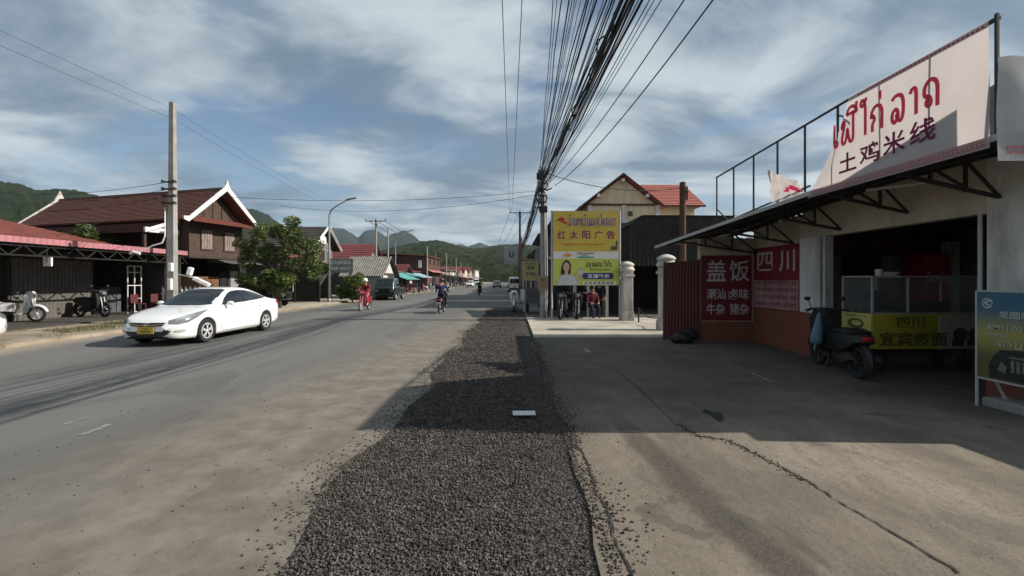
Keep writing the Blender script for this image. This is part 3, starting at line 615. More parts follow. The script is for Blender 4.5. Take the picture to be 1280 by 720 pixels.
def make_sedan(name, label, group=None):
    root = thing(name, label, 'car', group=group)
    st = [(0, .40, .27, .50, .585, .34), (.05, .57, .22, .57, .655, .46), (.14, .70, .195, .63, .71, .56), (.3, .80, .185, .70, .775, .64), (.55, .872, .18, .775, .835, .70), (.87, .885, .18, .845, .90, .72), (1.2, .887, .18, .89, .965, .73), (1.4, .887, .18, .905, 1.075, .71), (1.65, .887, .18, .92, 1.215, .665), (1.9, .887, .18, .93, 1.335, .625), (2.15, .887, .18, .94, 1.405, .59), (2.5, .887, .18, .955, 1.432, .572), (2.9, .887, .18, .97, 1.42, .565), (3.25, .887, .19, .985, 1.365, .565), (3.6, .885, .2, 1.0, 1.26, .58), (3.9, .875, .21, 1.005, 1.135, .62), (4.12, .86, .23, 1.0, 1.06, .64), (4.3, .835, .26, .985, 1.035, .64), (4.43, .79, .30, .94, .985, .61), (4.5, .72, .34, .87, .92, .56), (4.53, .62, .38, .80, .85, .5)]
    B = Body(st, (.87, 3.57), .355)
    body = B.mb.build('body', [white_car, black], root, smooth='all')
    pt = lambda l: [(x, y, z) for x, y, z in l]
    g = MB(); B.patch(g, [(-.70, 1.27, 2), (-.4, 1.17, 2), (0, 1.14, 2), (.4, 1.17, 2), (.70, 1.27, 2)], [(-.54, 2.08, 2), (-.3, 2.03, 2), (0, 2.01, 2), (.3, 2.03, 2), (.54, 2.08, 2)], (0, 0, -1)); g.build('windscreen', cargl, root, smooth=True)
    g = MB(); B.patch(g, [(-.5, 3.22, 2), (0, 3.16, 2), (.5, 3.22, 2)], [(-.56, 3.86, 2), (0, 3.92, 2), (.56, 3.86, 2)], (0, 0, -1)); g.build('rear_window', cargl, root, smooth=True)
    for sx in (1, -1):
        d = (-sx, 0, -.0)
        g = MB(); B.patch(g, [(sx, 1.50, .955), (sx, 1.74, 1.125), (sx, 2.0, 1.265), (sx, 2.2, 1.325), (sx, 2.5, 1.345)], [(sx, 1.48, .95), (sx, 1.75, .965), (sx, 2.0, .978), (sx, 2.2, .988), (sx, 2.5, 1.0)], d); g.build('side_window', cargl, root, smooth=True)
        g = MB(); B.patch(g, [(sx, 2.56, 1.346), (sx, 2.85, 1.338), (sx, 3.15, 1.29), (sx, 3.45, 1.20), (sx, 3.68, 1.10)], [(sx, 2.56, 1.003), (sx, 2.85, 1.018), (sx, 3.15, 1.036), (sx, 3.45, 1.06), (sx, 3.69, 1.085)], d); g.build('side_window', cargl, root, smooth=True)
        g = MB(); B.patch(g, [(sx, 2.48, 1.346), (sx, 2.58, 1.346)], [(sx, 2.48, .995), (sx, 2.58, 1.0)], d, .008, 2, 6); g.build('door_pillar', black, root)
        g = MB()
        for l in ([(sx, 1.42, .90), (sx, 1.36, .7), (sx, 1.38, .45), (sx, 1.45, .27)], [(sx, 2.53, .98), (sx, 2.53, .6), (sx, 2.53, .27)], [(sx, 3.5, 1.02), (sx, 3.42, .85), (sx, 3.2, .68), (sx, 3.14, .4), (sx, 3.1, .27)], [(sx, 1.45, .245), (sx, 3.1, .255)]): B.line(g, l, d)
        g.build('door_seam', black, root)
        for y in (2.33, 3.22): h = MB(); p = B.hit((sx, y, .855), d, .018); h.ball(p, (.018, .085, .017), 10, 6); h.build('door_handle', white_car, root, smooth=True)
        m = MB(); m.ball((sx*.985, 1.62, 1.0), (.105, .05, .062), 14, 10); m.bar((sx*.84, 1.63, .95), (sx*.93, 1.63, .97), .05, .03); m.build('door_mirror', white_car, root, smooth=True)
        # headlight: swept back along the wing
        dh = (-sx*.62, .70, -.35); g = MB()
        B.patch(g, [(sx*.46, .10, .635), (sx*.62, .20, .70), (sx*.76, .42, .79), (sx*.83, .72, .85), (sx*.84, .98, .885)], [(sx*.50, .07, .555), (sx*.68, .14, .545), (sx*.80, .30, .59), (sx*.86, .55, .70), (sx*.85, .94, .872)], dh, .008)
        hl = g.build('headlight', glass('headlight_lens', (.16, .17, .18), .12), root, smooth=True)
        g = MB(); B.patch(g, [(sx*.60, .16, .665), (sx*.72, .33, .745), (sx*.80, .55, .80)], [(sx*.62, .14, .625), (sx*.755, .27, .68), (sx*.83, .48, .755)], dh, .012, 8, 4); g.build('reflector', mat('lamp_reflector', (.75, .76, .78), .15, .8, var=.05), hl, smooth=True)
        g = MB(); B.patch(g, [(sx*.60, .10, .40), (sx*.70, .15, .425), (sx*.78, .25, .42)], [(sx*.60, .10, .36), (sx*.70, .15, .345), (sx*.76, .25, .36)], (-sx*.45, .8, 0), .008, 8, 4); g.build('fog_lamp', [mat('fog_lamp', (.5, .5, .5), .2, .3)], root, smooth=True)
        g = MB(); B.patch(g, [(sx*.62, 4.5, .92), (sx*.80, 4.40, .96), (sx*.86, 4.18, .975)], [(sx*.62, 4.5, .80), (sx*.80, 4.42, .82), (sx*.87, 4.22, .90)], (-sx*.7, -.7, 0), .008); g.build('tail_light', mat('red_lens', (.32, .012, .012), .15, var=.1), root, smooth=True)
        car_wheel(root, sx*.775, .87, .315, .205, sx); car_wheel(root, sx*.775, 3.57, .315, .205, sx)
    g = MB(); B.patch(g, [(-.45, 0, .605), (-.2, 0, .60), (0, 0, .597), (.2, 0, .60), (.45, 0, .605)], [(-.40, 0, .53), (-.2, 0, .505), (0, 0, .497), (.2, 0, .505), (.40, 0, .53)], (0, 1, -.05), .01)
    gr = g.build('grille', black, root, smooth=True)
    g = MB(); B.patch(g, [(-.44, 0, .575), (-.2, 0, .552), (0, 0, .545), (.2, 0, .552), (.44, 0, .575)], [(-.43, 0, .565), (-.2, 0, .540), (0, 0, .533), (.2, 0, .540), (.43, 0, .565)], (0, 1, 0), .016, 14, 1); g.build('chrome_strip', mat('chrome', (.7, .7, .7), .12, 1., var=.03), gr)
    bd = MB(); c0 = B.hit((0, 0, .565), (0, 1, 0), .02)
    bd.tube([c0+Vector((.075*math.cos(a), 0, .038*math.sin(a))) for a in [2*math.pi*i/20 for i in range(21)]], .006, 6, False)
    for a, b in (((-.03, -.025), (-.012, .026)), ((.012, -.026), (.03, .025)), ((-.02, -.004), (.02, .006))): bd.bar(c0+Vector((a[0], 0, a[1])), c0+Vector((b[0], 0, b[1])), .011)
    bd.build('badge', MATS['chrome'], root)
    g = MB(); B.patch(g, [(-.58, .05, .40), (-.3, 0, .385), (0, 0, .38), (.3, 0, .385), (.58, .05, .40)], [(-.44, .05, .285), (-.2, 0, .26), (0, 0, .255), (.2, 0, .26), (.44, .05, .285)], (0, 1, 0), .01); g.build('lower_intake', black, root, smooth=True)
    pc = B.hit((0, 0, .42), (0, 1, 0), .03); g = MB(); g.box(pc, (.40, .012, .17)); pl = g.build('number_plate', mat('yellow_plate', (.52, .35, .04), .5, var=.1), root)
    g = MB(); pn = Panel((pc.x-.2, pc.y-.008, pc.z-.085), (.4, 0, 0), (0, 0, .17)); pn.text(g, '1024', .2, .8, .18, .52, .002, .02); pn.strokes(g, ['k', 'n', 'l', 'd'], .3, .7, .65, .86, .002); g.build('plate_number', black, pl)
    b = MB(); b.b2(-.62, .62, .5, 4.1, .16, .26); b.build('underbody', black, root)
    return root
sedan = make_sedan('white_sedan', 'white sedan with a yellow number plate driving on the road')
local(sedan, (-8.93, 10.42, 0))
parked = copy_tree(sedan); parked.name = 'white_sedan'; local(parked, (-13.56, 11.0, .10), math.pi); tag(parked, 'white car parked on the dirt verge, cut by the photo edge', 'car')
def make_box_vehicle(name, label, cat, st, wheels, wr, paint, glass_side, glass_front, glass_rear, rear_lights=True, dark=None, bars=None):
    root = thing(name, label, cat); B = Body(st, wheels, wr, 50); L_ = st[-1][0]
    B.mb.build('body', [paint, black], root, smooth='all')
    for sx in (1, -1):
        for (u, l) in glass_side:
            g = MB(); B.patch(g, [(sx*1.2, a, b) for a, b in u], [(sx*1.2, a, b) for a, b in l], (-sx, 0, 0), .008); g.build('side_window', cargl, root, smooth=True)
        zz_ = st[-1][3]
        g = MB(); hx = st[-1][1]
        B.patch(g, [(sx*hx*.98, L_, zz_), (sx*hx*.82, L_, zz_)], [(sx*hx*.98, L_, zz_-.28), (sx*hx*.82, L_, zz_-.28)], (0, -1, 0), .01, 4, 4); g.build('tail_light', mat('red_lens', (.32, .012, .012), .15, var=.1), root)
        g = MB(); hx = st[0][1]; z0 = st[0][3]
        B.patch(g, [(sx*hx*.96, 0, z0), (sx*hx*.6, 0, z0)], [(sx*hx*.96, 0, z0-.16), (sx*hx*.6, 0, z0-.16)], (0, 1, 0), .01, 4, 4); g.build('headlight', MATS['headlight_lens'], root)
        for wc in wheels: car_wheel(root, sx*(st[5][1]-.12), wc, wr-.04, .2, sx)
    for nm, (a, b), d in (('windscreen', glass_front, (0, 1, 0)), ('rear_window', glass_rear, (0, -1, 0))):
        g = MB(); yy = -1 if d[1] > 0 else L_+1
        B.patch(g, [(x, yy, z) for x, z in a], [(x, yy, z) for x, z in b], d, .008); g.build(nm, cargl, root, smooth=True)
    g = MB(); g.box((0, -.03, .48), (1.3, .1, .16)); g.build('bumper', dark or black, root, bevel=.02)
    g = MB(); g.box((0, L_+.03, .46), (1.5, .1, .16)); g.build('bumper', dark or black, root, bevel=.02)
    g = MB(); pz = .72; g.box((0, L_+.01, pz), (.4, .03, .16)); g.build('number_plate', mat('yellow_plate', (.52, .35, .04), .5), root)
    return root
VAN = [(0, .80, .35, .75, .85, .7), (.1, .86, .3, .9, 1.0, .76), (.35, .89, .28, 1.02, 1.16, .76), (.8, .9, .28, 1.1, 1.65, .74), (1.3, .9, .28, 1.15, 2.0, .72), (1.8, .9, .28, 1.15, 2.07, .72), (4.2, .9, .28, 1.15, 2.07, .72), (4.6, .9, .3, 1.15, 2.03, .72), (4.72, .88, .34, 1.12, 1.9, .71)]
def van(name, label, paint):
    return make_box_vehicle(name, label, 'van', VAN, (.95, 3.6), .36, paint, [([(1.3, 1.75), (4.4, 1.8)], [(.85, 1.2), (4.4, 1.2)])], ([(-.62, 1.75), (.62, 1.75)], [(-.68, 1.15), (.68, 1.15)]), ([(-.62, 1.78), (.62, 1.78)], [(-.68, 1.2), (.68, 1.2)]))
o = van('white_van', 'white van driving away in the far right lane', white_car); local(o, (1.25, 58-4.7-2, 0), math.pi); o.location = (.35, 63, 0)
HATCH = [(0, .62, .3, .6, .66, .5), (.15, .78, .24, .72, .78, .62), (.7, .84, .22, .86, .92, .68), (1.0, .85, .22, .9, 1.0, .68), (1.7, .85, .22, .93, 1.42, .6), (2.1, .85, .22, .95, 1.5, .6), (3.1, .85, .24, .97, 1.47, .6), (3.6, .84, .28, .97, 1.3, .6), (3.85, .8, .36, .92, 1.05, .62)]
def hatch(name, label, paint):
    return make_box_vehicle(name, label, 'car', HATCH, (.75, 3.1), .33, paint, [([(1.6, 1.3), (3.3, 1.33)], [(1.2, 1.0), (3.4, 1.02)])], ([(-.55, 1.35), (.55, 1.35)], [(-.66, 1.0), (.66, 1.0)]), ([(-.52, 1.34), (.52, 1.34)], [(-.6, 1.03), (.6, 1.03)]))
silver = mat('silver_paint', (.42, .43, .44), .3, .3, var=.04, coat=.6)
o = hatch('silver_car', 'small silver car driving ahead of the white van', silver); local(o, (-3.0, 88, 0), math.pi)
o = hatch('white_hatchback', 'small white car coming towards the photographer far down the road', white_car); local(o, (-9.8, 99, 0))
o = van('white_minibus', 'white minibus far down the road beyond the other cars', mat('offwhite_paint', (.6, .6, .58), .35, coat=.5)); local(o, (-10.6, 125, 0))
darkp = mat('dark_green_paint', (.012, .02, .018), .25, var=.1, coat=.8)
SONG = [(0, .76, .32, .85, .95, .68), (.08, .8, .27, .98, 1.12, .7), (.22, .82, .25, 1.05, 1.42, .7), (.42, .83, .25, 1.1, 1.75, .68), (.8, .83, .25, 1.1, 1.83, .66), (1.75, .83, .25, 1.1, 1.83, .66), (1.86, .83, .25, 1.05, 1.2, .76), (1.95, .82, .28, .95, 1.02, .78), (3.6, .82, .34, .95, 1.02, .78), (3.7, .8, .4, .93, .98, .76)]
o = make_box_vehicle('dark_minitruck', 'dark flat-fronted mini truck parked at the far left kerb', 'truck', SONG, (.7, 2.9), .31, darkp, [([(1.0, 1.65), (1.7, 1.7)], [(.75, 1.12), (1.7, 1.12)])], ([(-.6, 1.68), (.6, 1.68)], [(-.64, 1.14), (.64, 1.14)]), ([(-.55, 1.68), (.55, 1.68)], [(-.55, 1.25), (.55, 1.25)]))
local(o, (-10.35, 34.5, 0))
# ------------------------------------------------------------------ motorbikes
def arcp(c, r, a0, a1, n): return [(c[0]+r*math.cos(R(a0+(a1-a0)*i/n)), c[1]+r*math.sin(R(a0+(a1-a0)*i/n))) for i in range(n+1)]
def make_bike(name, label, paint, seatm=None, group=None, scooter=True, basket=False, plate=None, cat='motorbike', rimm=None):
    """forward is +Y, wheels touch z=0"""
    root = thing(name, label, cat, group=group); seatm = seatm or black; r = .27 if scooter else .29; tw = .055 if scooter else .04
    for (y, nm) in ((.62, 0), (-.62, 1)):
        t = MB(); t.tube([(0, y+(r-tw*.7)*math.cos(a), r+(r-tw*.7)*math.sin(a)) for a in [2*math.pi*i/28 for i in range(29)]], tw*.85, 8, False)
        w_ = t.build('wheel', rubber, root, smooth=True)
        q = MB(); q.lathe([(r-tw*1.5, -.022), (r-tw*1.2, -.022), (r-tw*1.2, .022), (r-tw*1.5, .022), (r-tw*1.5, -.022)], (0, y, r), 24, 'X'); q.lathe([(.05, -.06), (.05, .06)], (0, y, r), 12, 'X')
        for k in range(6):
            a = 2*math.pi*k/6; q.bar((0, y, r), (0, y+(r-tw*1.4)*math.cos(a), r+(r-tw*1.4)*math.sin(a)), .02, .028)
        q.build('rim', rimm or alloy, w_, smooth=True)
    b = MB()   # side bodywork and leg shield
    b.puff([(-.86, .62), (-.80, .74), (-.5, .77), (.06, .70), (.12, .52), (.02, .36), (-.30, .36), (-.62, .50)], .15)
    b.puff([(.04, .25), (.30, .26), (.34, .34), (.08, .34)], .17); b.puff([(.28, .28), (.38, .30), (.50, .62), (.50, .98), (.40, 1.02), (.36, .66)], .19, taper=lambda y, z: .55+.6*max(0, min(1, (z-.25)/.5)))
    b.puff([(.36, .94), (.54, .86), (.58, .98), (.50, 1.10), (.38, 1.10)], .14)
    body = b.build('bodywork', paint, root, smooth=True)
    m = MB(); m.tube([(0, .62+ (r+.035)*math.cos(R(a)), r+(r+.035)*math.sin(R(a))) for a in range(15, 166, 15)], .05, 8); m.build('front_mudguard', paint, root, smooth=True)
    m = MB(); m.tube([(0, -.62+(r+.05)*math.cos(R(a)), r+(r+.05)*math.sin(R(a))) for a in range(75, 206, 13)], .05, 8); m.build('rear_mudguard', black, root, smooth=True)
    s_ = MB(); s_.puff([(-.80, .78), (-.55, .82), (-.2, .80), (.10, .75), (.08, .70), (-.3, .73), (-.78, .73)], .135); s_.build('seat', seatm, root, smooth=True)
    h = MB(); h.tube([(-.34, .30, 1.05), (-.22, .38, 1.08), (0, .46, 1.06), (.22, .38, 1.08), (.34, .30, 1.05)], .014, 8)
    for sx in (-1, 1): h.tube([(sx*.23, .36, 1.08), (sx*.36, .27, 1.045)], .02, 8); h.bar((sx*.20, .42, 1.09), (sx*.34, .40, 1.06), .012)
    h.build('handlebar', black, root, smooth=True)
    f = MB()
    for sx in (-1, 1): f.tube([(sx*.06, .46, .9), (sx*.065, .62, r)], .022, 8)
    f.build('front_fork', steel, root, smooth=True)
    e = MB(); e.puff([(-.62, .30), (-.5, .42), (-.1, .44), (.02, .34), (-.05, .22), (-.35, .18)], .1); e.tube([(.12, -.2, .25), (.13, -.5, .27), (.14, -.86, .36)], [.025, .045, .05], 8); e.build('engine', dsteel, root, smooth=True)
    l = MB(); l.ball((0, .585, .96), (.085, .03, .075)); l.build('headlight', glass('headlight_lens'), root, smooth=True)
    l = MB(); l.ball((0, -.85, .67), (.09, .035, .045)); l.build('tail_light', MATS['red_lens'], root, smooth=True)
    for sx in (-1, 1):
        k = MB(); k.tube([(sx*.22, .4, 1.08), (sx*.28, .38, 1.24)], .008, 6); k.ball((sx*.3, .38, 1.27), (.06, .015, .04), 10, 6); k.build('mirror', black, root, smooth=True)
    k = MB(); k.tube([(-.12, .0, .3), (-.2, -.05, .02)], .014, 6); k.build('side_stand', dsteel, root)
    if plate: k = MB(); k.box((0, -.93, .50), (.2, .012, .14)); k.build('number_plate', plate, root)
    if basket:
        k = MB()
        for z in (.72, .8, .88, .96): k.tube([(-.16, .56, z), (-.16, .82, z), (.16, .82, z), (.16, .56, z), (-.16, .56, z)], .006, 5)
        for x in (-.16, -.08, 0, .08, .16):
            for y in (.56, .82): k.bar((x, y, .7), (x, y, .97), .007)
        k.b2(-.16, .16, .56, .82, .695, .702); k.build('basket', steel, root)
    return root
yplate = MATS['yellow_plate']
# ------------------------------------------------------------------ people
def skin_mesh(nodes, edges, sub=2):
    """one continuous body: nodes {name:(pos, radius)}"""
    ks = list(nodes); me = bpy.data.meshes.new('figure'); me.from_pydata([nodes[k][0] for k in ks], [(ks.index(a), ks.index(b)) for a, b in edges], [])
    o = bpy.data.objects.new('figure', me); COL.objects.link(o); sk = o.modifiers.new('s', 'SKIN'); sk.use_smooth_shade = True
    for i, k in enumerate(ks):
        r = nodes[k][1]; me.skin_vertices[0].data[i].radius = (r, r) if not isinstance(r, tuple) else r; me.skin_vertices[0].data[i].use_root = (i == 0)
    ss_ = o.modifiers.new('u', 'SUBSURF'); ss_.levels = ss_.render_levels = sub
    dg = bpy.context.evaluated_depsgraph_get(); r = bpy.data.meshes.new_from_object(o.evaluated_get(dg), depsgraph=dg); bpy.data.objects.remove(o); bpy.data.meshes.remove(me); return r
skin = mat('skin', (.36, .2, .13), .6, var=.08)
def person(label, loc, rz, J, shirt, trousers, shoes, head='helmet', headm=None, group=None):
    """J: joint positions; forward is +Y"""
    root = thing('person', label, 'person', loc, 0, group)
    root.rotation_euler = (0, 0, rz); ORG[root.name] = Vector()
    nd = {'pelvis': (J['pelvis'], (.15, .12)), 'waist': (J['waist'], (.14, .11)), 'chest': (J['chest'], (.17, .125)), 'neck': (J['neck'], .058), 'jaw': (J['jaw'], .075), 'head': (J['head'], .1)}
    ed = [('pelvis', 'waist'), ('waist', 'chest'), ('chest', 'neck'), ('neck', 'jaw'), ('jaw', 'head')]
    for sx, sd in ((1, 'R'), (-1, 'L')):
        def j(k): p = J[k+sd] if k+sd in J else J[k]; return p if k+sd in J else (p[0]*sx, p[1], p[2])
        for k, r, par in (('shoulder', .07, 'chest'), ('elbow', .05, 'shoulder'), ('wrist', .036, 'elbow'), ('hand', .042, 'wrist'), ('hip', .1, 'pelvis'), ('knee', .068, 'hip'), ('ankle', .046, 'knee'), ('toe', .045, 'ankle')):
            nd[k+sd] = (j(k), r); ed.append((k+sd, par+sd if par+sd in nd else par))
        h = Vector(j('hand')); wv = (h-Vector(j('wrist'))).normalized(); sv = Vector((sx, 0, 0)); dn = wv.cross(sv).normalized()
        if dn.z > 0: dn = -dn
        for fi in range(4):
            p0 = h+wv*.03+sv*(.026*(fi-1.5)); p1 = p0+wv*(.035+.006*(1 if fi in (1, 2) else 0))+dn*.02
            nd[f'f{fi}{sd}'] = (tuple(p0), .0095); nd[f'g{fi}{sd}'] = (tuple(p1), .008); nd[f'h{fi}{sd}'] = (tuple(p1+dn*.03-wv*.012), .007); ed += [('hand'+sd, f'f{fi}{sd}'), (f'f{fi}{sd}', f'g{fi}{sd}'), (f'g{fi}{sd}', f'h{fi}{sd}')]
        t0 = h-sv*.035+wv*.0; nd['t0'+sd] = (tuple(t0-sv*.02+wv*.02), .01); nd['t1'+sd] = (tuple(t0-sv*.03+wv*.05+dn*.015), .009); ed += [('hand'+sd, 't0'+sd), ('t0'+sd, 't1'+sd)]
    me = skin_mesh(nd, ed, 1)
    for m in (skin, shirt, trousers, shoes): me.materials.append(m)
    segs = []
    for a, b in ed:
        ka, kb = a.rstrip('RL'), b.rstrip('RL')
        z = 0
        if {ka, kb} <= {'pelvis', 'waist', 'chest', 'shoulder', 'elbow'} or 'wrist' in (ka, kb) and 'elbow' in (ka, kb): z = 1
        if {ka, kb} & {'hip', 'knee'}: z = 2
        if 'toe' in (ka, kb): z = 3
        segs.append((Vector(nd[a][0]), Vector(nd[b][0]), z))
    for p in me.polygons:
        c = p.center; best = 9; bi = 0
        for a, b, z in segs:
            d = b-a; t = max(0, min(1, (c-a).dot(d)/max(d.length_squared, 1e-9))); l = (c-a-d*t).length
            if l < best: best = l; bi = z
        p.material_index = bi; p.use_smooth = True
    me.name = 'body'; bo = bpy.data.objects.new('body', me); COL.objects.link(bo); bo.parent = root
    hd = Vector(J['head'])
    fc = MB(); f0 = hd+Vector((0, .10, -.02))
    fc.tube([f0+Vector((0, -.005, .02)), f0+Vector((0, .018, -.02)), f0+Vector((0, .006, -.03))], [.01, .016, .012], 6)
    for sx in (-1, 1): fc.ball(f0+Vector((sx*.034, -.012, .012)), (.014, .008, .009), 8, 6)
    fc.m = [0]*len(fc.f); fc.mi = 1; fc.ball(f0+Vector((0, -.012, -.06)), (.025, .008, .007), 8, 6)
    fc.build('face', [skin, mat('lips', (.3, .1, .09), .6)], root, smooth='all')
    h = MB()
    if head == 'helmet':
        vs = []
        h.lathe([(.001, .150), (.06, .142), (.105, .11), (.132, .05), (.138, -.01), (.134, -.05), (.125, -.06)], hd, 20); h.box(hd+Vector((0, .135, .0)), (.2, .09, .012)); h.build('helmet', headm, root, smooth=True)
    else:
        h.ball(hd+Vector((0, -.02, .03)), (.118, .118, .115), 16, 10); h.ball(hd+Vector((0, -.07, -.04)), (.1, .07, .12), 12, 8); h.build('hair', headm, root, smooth='all')
    return root
RIDE = dict(pelvis=(0, -.22, .90), waist=(0, -.20, 1.06), chest=(0, -.13, 1.28), neck=(0, -.09, 1.45), jaw=(0, -.05, 1.52), head=(0, -.05, 1.62), shoulder=(.2, -.12, 1.37), elbow=(.30, .06, 1.14), wrist=(.31, .22, 1.07), hand=(.33, .27, 1.075), hip=(.10, -.2, .87), knee=(.17, .20, .76), ankle=(.19, .12, .37), toe=(.19, .25, .31))
redm = mat('red_cloth', (.17, .016, .027), .85, var=.2); pinkm = mat('pink_red_cloth', (.32, .07, .09), .85, var=.2); navy = mat('navy_cloth', (.018, .024, .09), .85, var=.25); darkc = mat('dark_cloth', (.015, .015, .018), .9, var=.3); shoe = mat('white_shoe', (.55, .55, .53), .7); hairm = mat('black_hair', (.008, .007, .007), .5)
b1 = make_bike('red_motorbike', 'red motorbike ridden towards the photographer', mat('red_bike_paint', (.28, .018, .03), .3, coat=.6), scooter=False, basket=False); local(b1, (-8.0, 23.2, 0), math.pi)
person('rider in red clothes and a white helmet on the red motorbike', (-8.0, 23.2, 0), math.pi, RIDE, redm, pinkm, shoe, 'helmet', mat('white_helmet', (.7, .68, .62), .3, coat=.5))
b2 = make_bike('dark_motorbike', 'dark motorbike ridden away by the rider in navy', black, scooter=False, plate=mat('worn_plate', (.45, .42, .35), .5)); local(b2, (-3.55, 21.6, 0), 0)
person('rider in a navy jacket and dark helmet seen from behind', (-3.55, 21.6, 0), 0, RIDE, navy, darkc, shoe, 'helmet', mat('dark_helmet', (.02, .022, .035), .3, coat=.5))
b3 = make_bike('black_motorbike', 'black motorbike far down the road with a rider in black', black, scooter=False); local(b3, (-3.5, 46, 0), 0)
person('rider all in black on the farther motorbike', (-3.5, 46, 0), 0, RIDE, darkc, darkc, darkc, 'helmet', mat('black_helmet', (.015, .015, .015), .4))
# ================================================================== RIGHT SIDE: the noodle shop
maroon = mat('maroon_paint', (.10, .022, .024), .7, var=.15, grime=.5); brickred = mat('brick_red_paint', (.20, .062, .035), .8, var=.15, grime=.5, bump=.2)
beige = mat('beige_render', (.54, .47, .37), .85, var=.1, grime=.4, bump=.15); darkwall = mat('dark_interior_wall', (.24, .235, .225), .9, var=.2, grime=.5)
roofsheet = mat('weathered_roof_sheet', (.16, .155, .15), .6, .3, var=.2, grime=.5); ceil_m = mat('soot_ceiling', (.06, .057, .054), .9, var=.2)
paleedge = mat('pale_sheet_edge', (.42, .41, .39), .6, var=.1)
shop = thing('noodle_shop', 'single-storey noodle shop with beige walls, dark open front and metal canopy', 'building', (6.4, 8, 0))
b = MB(); b.b2(6.4, 6.6, 4.4, 5.75, .75, 3.3); b.build('wall', whitewall, shop)
b = MB(); b.b2(6.4, 6.6, 9.4, 11.3, .92, 3.05); b.b2(6.4, 6.6, 5.75, 9.4, 2.55, 3.3); b.b2(4.98, 6.4, 11.3, 11.45, .55, 2.75); b.build('wall', beige, shop)
for q in ((6.385, 6.6, 4.4, 5.75, 0, .75), (6.385, 6.6, 9.4, 11.3, 0, .92), (4.98, 6.385, 11.285, 11.45, 0, .55)): b = MB(); b.b2(*q); b.build('wainscot', brickred, shop)
b = MB(); b.b2(6.42, 6.58, 4.12, 4.4, 0, 2.6); b.build('unseen_end_wall', whitewall, shop)  # wall end added out of view to step the forecourt shadow edge
b = MB(); b.b2(7.0, 7.2, 2.9, 4.1, .03, 1.75); tag(b.build('unseen_low_wall', greywall, org=(7.1, 3.5, .03)), 'unseen low grey wall added beside the noodle shop to shape its shadow', 'wall')  # out-of-view wall added to bring the near shadow edge forward
b = MB(); b.b2(6.33, 6.62, 8.78, 9.4, .95, 2.56); p_ = b.build('pillar', whitewall, shop, bevel=.015); b = MB(); b.b2(6.31, 6.63, 8.76, 9.42, 0, .95); b.build('pillar_base', brickred, p_)
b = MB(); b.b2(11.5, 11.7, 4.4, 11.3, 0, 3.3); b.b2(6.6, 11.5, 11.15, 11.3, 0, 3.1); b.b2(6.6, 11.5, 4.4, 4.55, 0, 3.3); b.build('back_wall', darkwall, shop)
b = MB(); b.b2(6.6, 11.5, 11.02, 11.13, 2.3, 2.95); hb_ = b.build('maroon_header', maroon, shop)
b = MB(); pn = Panel((6.65, 11.015, 2.3), (4.8, 0, 0), (0, 0, .65))
for i, t in enumerate(('米线', '砂锅', '面条', '炒饭')): pn.text(b, t, .12+.22*i, .24+.22*i, .25, .6, .004)
b.build('lettering', mat('faded_red_lettering', (.24, .1, .09), .8), hb_)
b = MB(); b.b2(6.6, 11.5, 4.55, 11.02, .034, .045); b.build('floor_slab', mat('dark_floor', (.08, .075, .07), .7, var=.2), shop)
b = MB(); [b.b2(*q, 2.98, 3.01) for q in ((6.62, 8.4, 4.55, 11.1), (9.6, 11.5, 4.55, 11.1), (8.4, 9.6, 4.55, 6.6), (8.4, 9.6, 9.4, 11.1))]; b.build('ceiling_board', ceil_m, shop)  # gap left under the added translucent sheet to let light in
rz2 = lambda x, y: 3.42-.42*(y-4.3)/7.9+(.48+.07*(y-4.3)/7.9)*(x-6.55)/5.45
def rsheet(b, xa, xb, ya, yb): b.corr((xa, ya, rz2(xa, ya)), (xa, yb, rz2(xa, yb)), (xb, yb, rz2(xb, yb)), (xb, ya, rz2(xb, ya)), max(6, int((yb-ya)*5)), .018)
b = MB(); [rsheet(b, *q) for q in ((6.55, 8.4, 4.3, 12.2), (9.6, 12, 4.3, 12.2), (8.4, 9.6, 4.3, 6.6), (8.4, 9.6, 9.4, 12.2))]; b.build('roof', roofsheet, shop)
b = MB(); rsheet(b, 8.4, 9.6, 6.6, 9.4); b.build('added_translucent_roofing', mat('added_milky_roof_sheet', (.55, .56, .52), .6, var=.1, trans=.45), shop)  # translucent sheet added to brighten the dark shop interior
b = MB(); b.corr((5.0, 4.36, 3.15), (5.0, 7.2, 3.13), (6.6, 7.2, 3.40), (6.6, 4.36, 3.42), 18, .016); b.corr((5.0, 7.2, 3.13), (4.1, 12.2, 2.62), (6.6, 12.2, 3.0), (6.6, 7.2, 3.40), 30, .016)
cr = b.build('canopy', roofsheet, shop)
b = MB(); b.bar((4.99, 4.36, 3.12), (4.99, 7.2, 3.10), .03, .07); b.bar((4.99, 7.2, 3.10), (4.09, 12.2, 2.59), .03, .07); b.bar((4.09, 12.2, 2.59), (6.6, 12.2, 2.97), .03, .06); b.build('canopy_edge', paleedge, cr)
for yy in (4.45, 5.6, 6.9, 8.3, 9.7, 11.1):
    t = max(0, (yy-7.2)/5); ex = 5.0-.9*t; ez = 3.12-.51*t; rz_ = 3.38-.4*t; t_ = MB(); lo = ez-.38
    t_.bar((ex+.05, yy, ez-.05), (6.4, yy, rz_-.08), .05); t_.bar((ex+.05, yy, ez-.08), (6.4, yy, lo), .045); k = (6.4-ex)
    for q in (.35, .68): t_.bar((ex+k*q, yy, ez+(rz_-ez)*q-.08), (ex+k*q, yy, ez+(lo-ez)*q-.06), .035)
    t_.bar((ex+k*.35, yy, ez+(rz_-ez)*.35-.08), (ex+k*.68, yy, ez+(lo-ez)*.68), .03); t_.bar((ex+k*.68, yy, ez+(rz_-ez)*.68-.08), (6.38, yy, lo+.02), .03)
    t_.build('truss', dsteel, cr)
t_ = MB()
